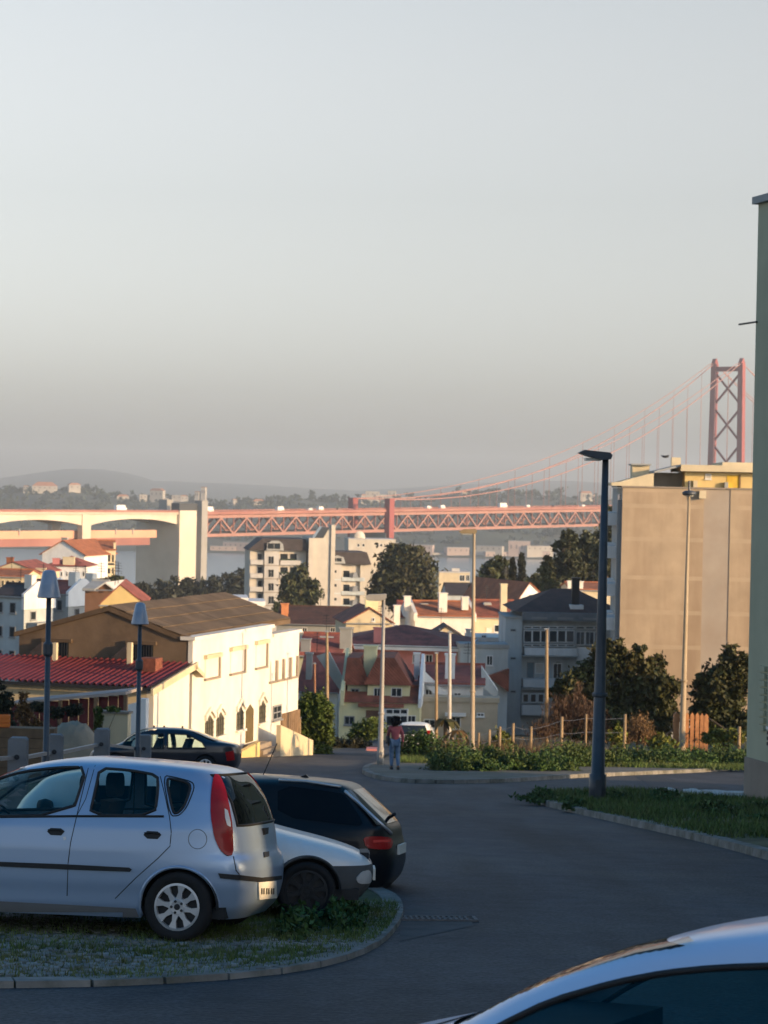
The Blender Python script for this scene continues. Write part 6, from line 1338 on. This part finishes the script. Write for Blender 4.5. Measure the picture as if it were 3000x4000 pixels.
c.patch('quarter_window', W3, m_cglass, -.004, 22, mirror=True); c.patch('quarter_frame', W3o, m_blackp, .003, 12, mirror=True) if False else None
c.line('quarter_seal', W3, .013, m_blackp, .0, mirror=True); c.line('quarter_seal', W3o, .006, m_blackp, .0, mirror=True)
c.endglass('rear_window', .60, 1.0, 1.43, m_dglass)
c.line('belt_strip', [(-330, 3194), (0, 3191), (300, 3188), (640, 3189)], .011, m_blackp, .002, closed=False, mirror=True)
c.line('door_seam', [(345, 3000), (300, 3186), (276, 3290), (266, 3370), (262, 3500)], .0045, m_blackp, -.001, closed=False, mirror=True)
c.line('door_seam', [(626, 3032), (645, 3110), (662, 3190), (669, 3250), (664, 3305), (620, 3350), (530, 3430), (450, 3510)], .0045, m_blackp, -.001, closed=False, mirror=True)
c.line('roof_seam', [(372, 2990), (366, 3010), (335, 3120), (300, 3186)], .004, m_blackp, -.001, closed=False)
def slot(x0, y0, x1, y1): 
    h_ = (y1-y0)/2; return [(x0+h_, y0), (x1-h_, y0+2), (x1, y0+h_), (x1-h_, y1+2), (x0+h_, y1), (x0, y0+h_)]
for q in ((184, 3234, 253, 3262), (560, 3246, 631, 3276)):
    hd = c.patch('handle_recess', slot(*q), m_blackp, .003, 10); c.line('door_handle', [(q[0]+6, q[1]+9), ((q[0]+q[2])/2, q[1]+6), (q[2]-6, q[1]+11)], .009, m_blackp, .014, closed=False, parent=hd)
c.patch('rub_strip', [(-400, 3345), (0, 3366), (260, 3376), (505, 3389), (515, 3396), (508, 3405), (260, 3396), (0, 3384), (-400, 3362)], m_blackp, .012, 18, mirror=True, solid=True)
c.patch('sill_shade', [(-400, 3502), (0, 3520), (260, 3533), (530, 3548), (548, 3592), (260, 3588), (0, 3574), (-400, 3552)], M('sill_shade_grey', (.16, .165, .175), .6), .005, 20, mirror=True)  # grey strip stands in for the shading along the lower sill
c.patch('lock', [(246, 3270), (256, 3268), (260, 3278), (250, 3283)], m_alloy, .004, 8)
TL = [(833, 3028), (855, 3032), (876, 3079), (893, 3152), (906, 3232), (909, 3340), (886, 3345), (858, 3320), (836, 3271), (822, 3185), (823, 3100)]
tl = c.patch('tail_light', round_poly(TL, 1), m_redl_, .018, 8, mirror=True, solid=True)
c.patch('reverse_lens', [(874, 3160), (886, 3168), (897, 3215), (897, 3232), (884, 3225), (876, 3195)], m_clear, .021, 8, parent=tl)
cx_, cy_ = 772, 3278; c.line('fuel_flap', [(cx_+36*math.cos(t), cy_+38*math.sin(t)) for t in np.linspace(0, 6.28, 24)[:-1]], .004, M('seam_grey', (.2, .22, .25), .5), -.001)
c.patch('bumper_strip', [(852, 3411), (940, 3418), (1020, 3428), (1096, 3420), (1096, 3434), (1020, 3446), (940, 3438), (860, 3430)], m_blackp, .014, 12, solid=True)
c.line('tailgate_seam', [(912, 3345), (922, 3400), (935, 3416)], .005, m_blackp, 0, closed=False)
pl_ = c.patch('number_plate', [(1003, 3446), (1072, 3440), (1074, 3505), (1006, 3512)], m_plate, .02, 10, solid=True)
for k, q in enumerate((1012, 1020, 1031, 1039, 1050, 1058)): c.patch('plate_character', [(q, 3468), (q+5, 3467), (q+5, 3490), (q, 3491)], m_ink, .0215, 8, parent=pl_)
c.patch('tailgate_handle', [(1022, 3236), (1042, 3234), (1040, 3258), (1028, 3262)], m_blackp, .02, 6, solid=True); c.patch('badge', [(1028, 3330), (1048, 3328), (1048, 3346), (1030, 3350)], m_iron, .012, 6, solid=True)
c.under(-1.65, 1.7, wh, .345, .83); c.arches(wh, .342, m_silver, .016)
for x in (-1.25, 1.25):
    for y in (-.735, .735): c.wheel(x, y, .30)
c.interior([(.22, .36), (.22, -.36), (-.62, .36), (-.62, -.36)], .8)
MB().box(.55, 1.15, -.68, .68, .7, .98).build('dashboard', m_seat, c.root)
sw = MB().lathe([(.17, -.012), (.185, 0), (.17, .012), (.155, 0), (.17, -.012)], (0, 0, 0), 24).build('steering_wheel', m_seat, c.root, True); sw.location = (.52, .36, .95); sw.rotation_euler = (0, R(-65), 0)
MB().box(-1.62, -.98, -.6, .6, .34, .86).build('boot_lining', m_seat, c.root)
h = c.hit(-60, 3172, .03)
for sg in (1, -1): MB().lathe([(.01, -.07), (.07, -.06), (.09, 0), (.075, .06), (.01, .075)], (.62, sg*.90, 1.03), 14, 'x').build('wing_mirror', m_blackp, c.root, True)

# ---- old white hatchback behind it, nose to the right
wprof = dict(z0=.20, n=[(.2, 4.2), (.8, 4), (1.0, 5), (1.42, 4)],
    rear=[(.2, -1.75), (.5, -1.85), (.8, -1.82), (1.1, -1.65), (1.3, -1.45), (1.38, -1.2), (1.42, -.6)],
    front=[(.20, 1.68), (.30, 1.77), (.42, 1.80), (.52, 1.79), (.58, 1.74), (.64, 1.64), (.70, 1.47), (.77, 1.20), (.83, .92), (.88, .72), (.93, .60), (1.1, .5), (1.25, .28), (1.36, .0), (1.42, -.35)],
    width=[(.2, .74), (.3, .78), (.52, .795), (.62, .80), (.74, .785), (.84, .755), (.93, .74), (1.1, .69), (1.3, .61), (1.38, .52), (1.42, .3)])
wh2 = [(1.15, .28), (-1.2, .28)]
c = Car('white_hatchback', 'old white hatchback with grey bumper, nose out beside the silver car', (1, .02), G(1195, 3602, ISH), (1.15, -.76, -.01), wprof, 420, 60, side=-1)
c.body(m_wpaint, [], None, None, wh2, .33, zsplit=.515)
c.under(-1.6, 1.65, wh2, .33, .79); c.arches(wh2, .328, m_greyp, .018)
for x, _ in wh2:
    for y in (-.70, .70): c.wheel(x, y, .28, False)
for sg in (-1, 1):
    MB().tube([(1.3, sg*.6, .5), (1.34, sg*.6, .5)], .03, 6).build('tow_eye', m_blackp, c.root)
c.patch('headlight', round_poly([(1388, 3432), (1412, 3404), (1440, 3398), (1448, 3418), (1446, 3450), (1400, 3452)], 1), m_clear, .012, 8, mirror=True, solid=True)
MB().box(1.66, 1.745, -.3, .3, .54, .63).build('grille', m_blackp, c.root)
for k in range(3): MB().box(1.74, 1.757, -.29, .29, .545+k*.03, .558+k*.03).build('grille_slat', m_greyp, c.root)
MB().box(1.79, 1.815, -.26, .26, .36, .47).build('number_plate', m_plate, c.root)
c.sheet('windscreen', [[(c.xf(z)+.012-abs(u)**4*.1, u*c.wf(z)*.82, z) for u in np.linspace(-1, 1, 9)] for z in np.linspace(.96, 1.33, 7)], m_dglass)
MB().box(-.9, .2, -.72, -.715, .97, 1.25).build('side_window', m_dglass, c.root)

# ---- black estate car further right
bprof = dict(z0=.20, n=[(.2, 5.5), (.9, 6), (1.44, 5)],
    rear=[(.2, -2.10), (.32, -2.22), (.5, -2.27), (.66, -2.26), (.78, -2.22), (.90, -2.20), (1.0, -2.12), (1.1, -2.02), (1.2, -1.91), (1.3, -1.80), (1.38, -1.70), (1.42, -1.60), (1.455, -1.2), (1.48, -.6)],
    front=[(.2, 2.1), (.5, 2.3), (.7, 2.2), (.85, 1.7), (.95, 1.0), (1.1, .7), (1.25, .4), (1.38, .05), (1.45, -.2), (1.48, -.4)],
    width=[(.2, .82), (.35, .88), (.6, .905), (.8, .90), (.92, .86), (1.1, .77), (1.30, .69), (1.39, .63), (1.45, .5), (1.48, .3)])
wh3 = [(-1.35, .33), (1.35, .33)]
c = Car('black_estate_car', 'black estate car with red tail light parked beyond the white hatchback', (-math.cos(R(9)), math.sin(R(9))), P(1510, 3470, G(1548, 3500).y+.4), (-2.2, .62, .24), bprof, 420, 64)
c.body(m_bpaint, [], None, None, wh3, .36)
c.under(-1.9, 2.0, wh3, .36, .88)
for x, _ in wh3:
    for y in (-.80, .80): c.wheel(x, y, .33)
c.patch('side_window', round_poly([(1085, 3066), (1330, 3098), (1352, 3112), (1420, 3215), (1400, 3228), (1085, 3190)], 1), M('privacy_glass', (.006, .007, .009), .12, .1, 1, spec=.15), .006, 16)
TLp = [(1416, 3270), (1470, 3268), (1522, 3272), (1530, 3290), (1522, 3318), (1470, 3318), (1430, 3312)]
t2 = c.patch('tail_light', round_poly(TLp, 1), m_redl_, .02, 10, solid=True)
if t2: c.patch('light_bar', [(1455, 3282), (1520, 3280), (1520, 3290), (1455, 3292)], M('red_lens_bright', (.75, .06, .05), .2, .1), .023, 8, parent=t2)
c.line('roof_rail', [(1090, 3052), (1200, 3058), (1330, 3078)], .016, m_alloy, .02, closed=False)
c.sheet('rear_window', [[(c.xr(z)-.012+abs(u)**5*.08, u*c.wf(z)*.86, z) for u in np.linspace(-1, 1, 11)] for z in np.linspace(.96, 1.34, 8)], m_pane)
c.line('pillar_lit_edge', [(1345, 3092), (1400, 3140), (1460, 3196), (1525, 3256)], .02, m_alloy, .01, closed=False)  # pale bar stands in for the lit edge of the pillar
MB().prism([(-1.18, 1.425), (-.98, 1.43), (-1.12, 1.49)], 'y', -.02, .02).build('fin_antenna', m_bpaint, c.root); MB().tube([(-.6, .1, 1.42), (-.78, .1, 1.85)], .006, 5).build('whip_antenna', m_blackp, c.root); MB().tube([(-2.1, .0, 1.0), (-2.2, .1, 1.06)], .02, 6).build('wiper', m_blackp, c.root)
MB().box(-2.29, -2.262, -.26, .26, .60, .71).build('number_plate', m_plate, c.root)

# ---- dark saloon behind the railing
sprof = dict(z0=.2, n=[(.2, 4.5), (.95, 4.5), (1.42, 4)],
    rear=[(.2, -2.1), (.4, -2.22), (.7, -2.24), (.9, -2.2), (.99, -2.1), (1.03, -1.75), (1.1, -1.5), (1.2, -1.25), (1.3, -1.0), (1.38, -.7), (1.42, -.35)],
    front=[(.2, 2.1), (.5, 2.25), (.7, 2.15), (.85, 1.6), (.93, 1.3), (1.05, 1.2), (1.2, .98), (1.32, .78), (1.39, .55), (1.42, .3)],
    width=[(.2, .78), (.4, .85), (.7, .87), (.9, .85), (1.0, .82), (1.2, .70), (1.35, .6), (1.39, .5), (1.42, .3)])
c = Car('dark_saloon_car', 'dark navy saloon parked below the white shed wall', (-1, .05), G(925, 3036), (-2.2, .5, .0), sprof, 300, 50)
SW1 = [(520, 2872), (640, 2866), (640, 2925), (470, 2925), (490, 2895)]; SW2 = [(655, 2866), (735, 2870), (790, 2900), (805, 2925), (655, 2925)]
c.body(m_npaint, [SW1, SW2], None, (.6, .97, 1.36, .2), [(-1.3, .31), (1.35, .31)], .35)
for q in (SW1, SW2): c.patch('side_window', q, m_cglass, .0, 20, mirror=True); c.line('window_seal', q, .02, m_blackp, 0, mirror=True)
c.sheet('rear_window', [[(c.xr(z)-.012+abs(u)**5*.08, u*c.wf(z)*.86, z) for u in np.linspace(-1, 1, 9)] for z in np.linspace(1.07, 1.36, 6)], m_pane)
c.patch('tail_light', [(880, 2938), (912, 2932), (915, 2968), (886, 2972)], m_redl_, .02, 8, solid=True, mirror=True); c.under(-1.9, 2, [(-1.3, .31), (1.35, .31)], .35, .85)
for x in (-1.3, 1.35):
    for y in (-.76, .76): c.wheel(x, y, .31)
c.interior([(.6, .38), (.6, -.38), (-.25, .38), (-.25, -.38)], .8, .28)
for k, x in enumerate((-.5, .05, .35)): MB().tube([(x, .2, 1.40), (x-.02, .2, 1.46)], .03, 6).build('roof_bar_mount', m_blackp, c.root)

# ---- white car at the road bend behind the walker
c = Car('white_car', 'small white car parked at the road bend behind the walking person', (.12, 1), Vector((P(1606, 2962, 97).x, 97, gz(97))), (-1.85, 0, 0), silver_prof, 220, 44)
c.body(m_wpaint, [], None, None, wh, .345); c.under(-1.65, 1.7, wh, .345, .83)
for x in (-1.25, 1.25):
    for y in (-.735, .735): c.wheel(x, y, .30)
c.sheet('rear_window', [[(c.xr(z)-.012+abs(u)**5*.05, u*.6*(1-.12*(z-1)), z) for u in np.linspace(-1, 1, 11)] for z in np.linspace(1.0, 1.4, 8)], m_pane)
for sg in (-1, 1): MB().box(-1.83, -1.68, sg*.66, sg*.80, .8, 1.2).build('tail_light', m_redl_, c.root)
MB().box(-1.915, -1.88, -.26, .26, .5, .62).build('number_plate', m_plate, c.root)

# ---- white car in the near right corner
nprof = dict(z0=.2, n=[(.2, 5), (.95, 5), (1.3, 5), (1.46, 3.5)],
    rear=[(.2, -1.9), (.6, -2.0), (.9, -1.95), (1.1, -1.8), (1.25, -1.6), (1.36, -1.35), (1.42, -1.0), (1.45, -.6), (1.46, -.3)],
    front=[(.2, 1.9), (.5, 2.0), (.7, 1.95), (.85, 1.6), (.95, 1.2), (1.02, 1.02), (1.12, .86), (1.22, .66), (1.32, .40), (1.39, .12), (1.43, -.1), (1.45, -.2), (1.46, -.28)],
    width=[(.2, .8), (.5, .86), (.8, .86), (.95, .84), (1.1, .78), (1.25, .715), (1.34, .67), (1.39, .63), (1.42, .57), (1.445, .46), (1.46, .3)])
c = Car('white_saloon_car', 'white car tinted with sky blue, roof and side window in the near right corner', (-math.cos(R(26)), math.sin(R(26))), P(2960, 3690, 8.0), (-.2, .64, 1.385), nprof, 620, 110)
NW = round_poly([(1940, 4012), (2150, 3910), (2400, 3838), (2600, 3800), (2800, 3780), (3150, 3768), (3300, 3800), (3300, 4300), (1600, 4300), (1750, 4120)], 1)
c.body(m_skywhite, [NW], (.56, 1.0, 1.3, -1.2), (.60, 1.0, 1.36, .1), [(-1.25, .31), (1.3, .31)], .35)
c.patch('side_window', NW, glass_mat('tinted_car_glass', (.40, .62, .66)), -.004, 40, mirror=True); c.line('window_seal', NW, .014, m_blackp, .0, mirror=True)
c.under(-1.7, 1.8, [(-1.25, .31), (1.3, .31)], .35, .85); c.interior([(.1, .36), (.1, -.36), (-.75, .36), (-.75, -.36)], .8)
MB().box(.6, 1.2, -.68, .68, .7, .96).build('dashboard', m_seat, c.root)
for x in (-1.25, 1.3):
    for y in (-.745, .745): c.wheel(x, y, .31)

# ================================================================== PERSON walking away on the pavement
def skin(name, verts, edges, radii, mat, parent, root_i=0, sub=2):
    me = bpy.data.meshes.new(name); me.from_pydata(verts, edges, []); o = bpy.data.objects.new(name, me); COL.objects.link(o)
    bm = bmesh.new(); bm.from_mesh(me); lay = bm.verts.layers.skin.verify()
    for i, v in enumerate(bm.verts):
        r = radii[i]; v[lay].radius = r if hasattr(r, '__len__') else (r, r); v[lay].use_root = (i == root_i)
    bm.to_mesh(me); bm.free()
    o.modifiers.new('skin', 'SKIN').use_smooth_shade = True; sb = o.modifiers.new('sub', 'SUBSURF'); sb.levels = sb.render_levels = sub
    dgp = bpy.context.evaluated_depsgraph_get(); ev = o.evaluated_get(dgp); m2 = bpy.data.meshes.new_from_object(ev); COL.objects.unlink(o); bpy.data.objects.remove(o)
    m2.materials.clear(); m2.materials.append(mat); m2.polygons.foreach_set('use_smooth', np.ones(len(m2.polygons), bool)); m2.name = name
    return link(bpy.data.objects.new(name, m2), parent)
pp_ = G(1541, 3006, .12); pe = empty('person', pp_, R(8), 'person walking away in pinkish red top and blue jeans on the pavement corner', 'person')
m_skin = M('brown_skin', (.22, .12, .08), .6, .05, 4); m_top = M('red_pink_top', (.40, .10, .11), .9, .12, 10, .2); m_jean = M('blue_denim', (.12, .19, .30), .9, .15, 12, .2); m_hair = M('dark_curly_hair', (.022, .014, .012), .9, .4, 14, .5); m_shoe = M('dark_shoe', (.05, .045, .045), .7)
J = dict(pel=(0, 0, .92), spi=(0, 0, 1.12), che=(0, .01, 1.30), nec=(0, 0, 1.44), hd0=(0, .01, 1.52), hd1=(0, .015, 1.62),
         shL=(-.17, 0, 1.38), elL=(-.23, .02, 1.13), wrL=(-.2, .10, .92), haL=(-.19, .13, .84), shR=(.17, 0, 1.38), elR=(.24, -.03, 1.13), wrR=(.25, -.01, .90), haR=(.25, .01, .82),
         hiL=(-.09, 0, .90), knL=(-.10, .06, .49), anL=(-.10, -.02, .10), toL=(-.11, .13, .03), hiR=(.09, 0, .90), knR=(.10, .02, .49), anR=(.09, -.20, .13), toR=(.10, -.10, .03))
def sk(name, names, edges, rad, mat, extra=(), r_i=0):
    vs_ = [J[n] for n in names]; return skin(name, vs_, [(names.index(a), names.index(b)) for a, b in edges], [rad[n] for n in names], mat, pe, r_i)
rb = dict(pel=.13, spi=.115, che=.13, nec=.05, hd0=.075, hd1=.085, shL=.06, elL=.042, wrL=.03, haL=.035, shR=.06, elR=.042, wrR=.03, haR=.035, hiL=.085, knL=.058, anL=.036, toL=.03, hiR=.085, knR=.058, anR=.036, toR=.03)
E = [('pel', 'spi'), ('spi', 'che'), ('che', 'nec'), ('nec', 'hd0'), ('hd0', 'hd1'), ('che', 'shL'), ('shL', 'elL'), ('elL', 'wrL'), ('wrL', 'haL'), ('che', 'shR'), ('shR', 'elR'), ('elR', 'wrR'), ('wrR', 'haR'), ('pel', 'hiL'), ('hiL', 'knL'), ('knL', 'anL'), ('anL', 'toL'), ('pel', 'hiR'), ('hiR', 'knR'), ('knR', 'anR'), ('anR', 'toR')]
sk('body', list(J), E, rb, m_skin)
tn = ['pel', 'spi', 'che', 'shL', 'elL', 'wrL', 'shR', 'elR', 'wrR']; rt = {k: rb[k]+.018 for k in tn}; rt['pel'] = .14
sk('top', tn, [e for e in E if e[0] in tn and e[1] in tn], rt, m_top)
jn = ['pel', 'hiL', 'knL', 'anL', 'hiR', 'knR', 'anR']; rj = {k: rb[k]+.024 for k in jn}; rj['pel'] = .145
sk('jeans', jn, [e for e in E if e[0] in jn and e[1] in jn], rj, m_jean)
for s_, a in (('L', (-.10, -.02, 0)), ('R', (.095, -.19, .02))): MB().prism(round_poly([(-.05, -.07), (.05, -.07), (.05, .17), (-.05, .17)], 2), 'z', 0, .08).build('shoe', m_shoe, pe).location = (a[0], a[1], a[2])
leaves('hair', [(0, -.02, 1.60, .155, .15, .15), (0, -.05, 1.52, .15, .1, .1)], 2600, .035, m_hair, pe, .3, 4, .2)
for sx in (-1, 1):
    hx, hy, hz_ = J['haL'] if sx < 0 else J['haR']; mb = MB()
    for f in range(4): mb.tube([(hx-.018+f*.012, hy, hz_-.01), (hx-.02+f*.013, hy+.012, hz_-.055), (hx-.018+f*.012, hy+.03, hz_-.085+.006*abs(f-1.5))], [.009, .008, .006], 6)
    mb.tube([(hx-sx*.02, hy+.01, hz_+.01), (hx-sx*.035, hy+.03, hz_-.02), (hx-sx*.03, hy+.045, hz_-.045)], [.01, .009, .007], 6); mb.build('fingers', m_skin, pe, True)
bg_ = empty('shoulder_bag', pp_+Vector((-.24, 0, .85)), R(8), 'dark bag hanging from the shoulder of the walking person', 'bag'); mb = MB(); mb.prism(round_poly([(-.14, 0), (.14, 0), (.12, .26), (-.12, .26)], 2), 'x', -.06, .04); mb.build('pouch', m_shoe, bg_); MB().tube([(0, -.1, .24), (.02, -.06, .5), (.06, 0, .585), (.02, .06, .5), (0, .1, .24)], .012, 6).build('strap', m_shoe, bg_, True)

# ================================================================== HAZE (evening air over the river)
hm = bpy.data.materials.new('evening_haze'); hm.use_nodes = True; hn = hm.node_tree; hn.nodes.clear()
ho = hn.nodes.new('ShaderNodeOutputMaterial'); hv = hn.nodes.new('ShaderNodeVolumePrincipled')
hv.inputs['Color'].default_value = (.80, .89, .97, 1); hv.inputs['Density'].default_value = .00014; hv.inputs['Anisotropy'].default_value = .1
hn.links.new(hv.outputs[0], ho.inputs['Volume'])
hz = MB().box(-3000, 3000, -140, 9500, -9, 228).build('haze', hm); tag(hz, 'pale evening haze over river and hills', 'haze', kind='stuff')
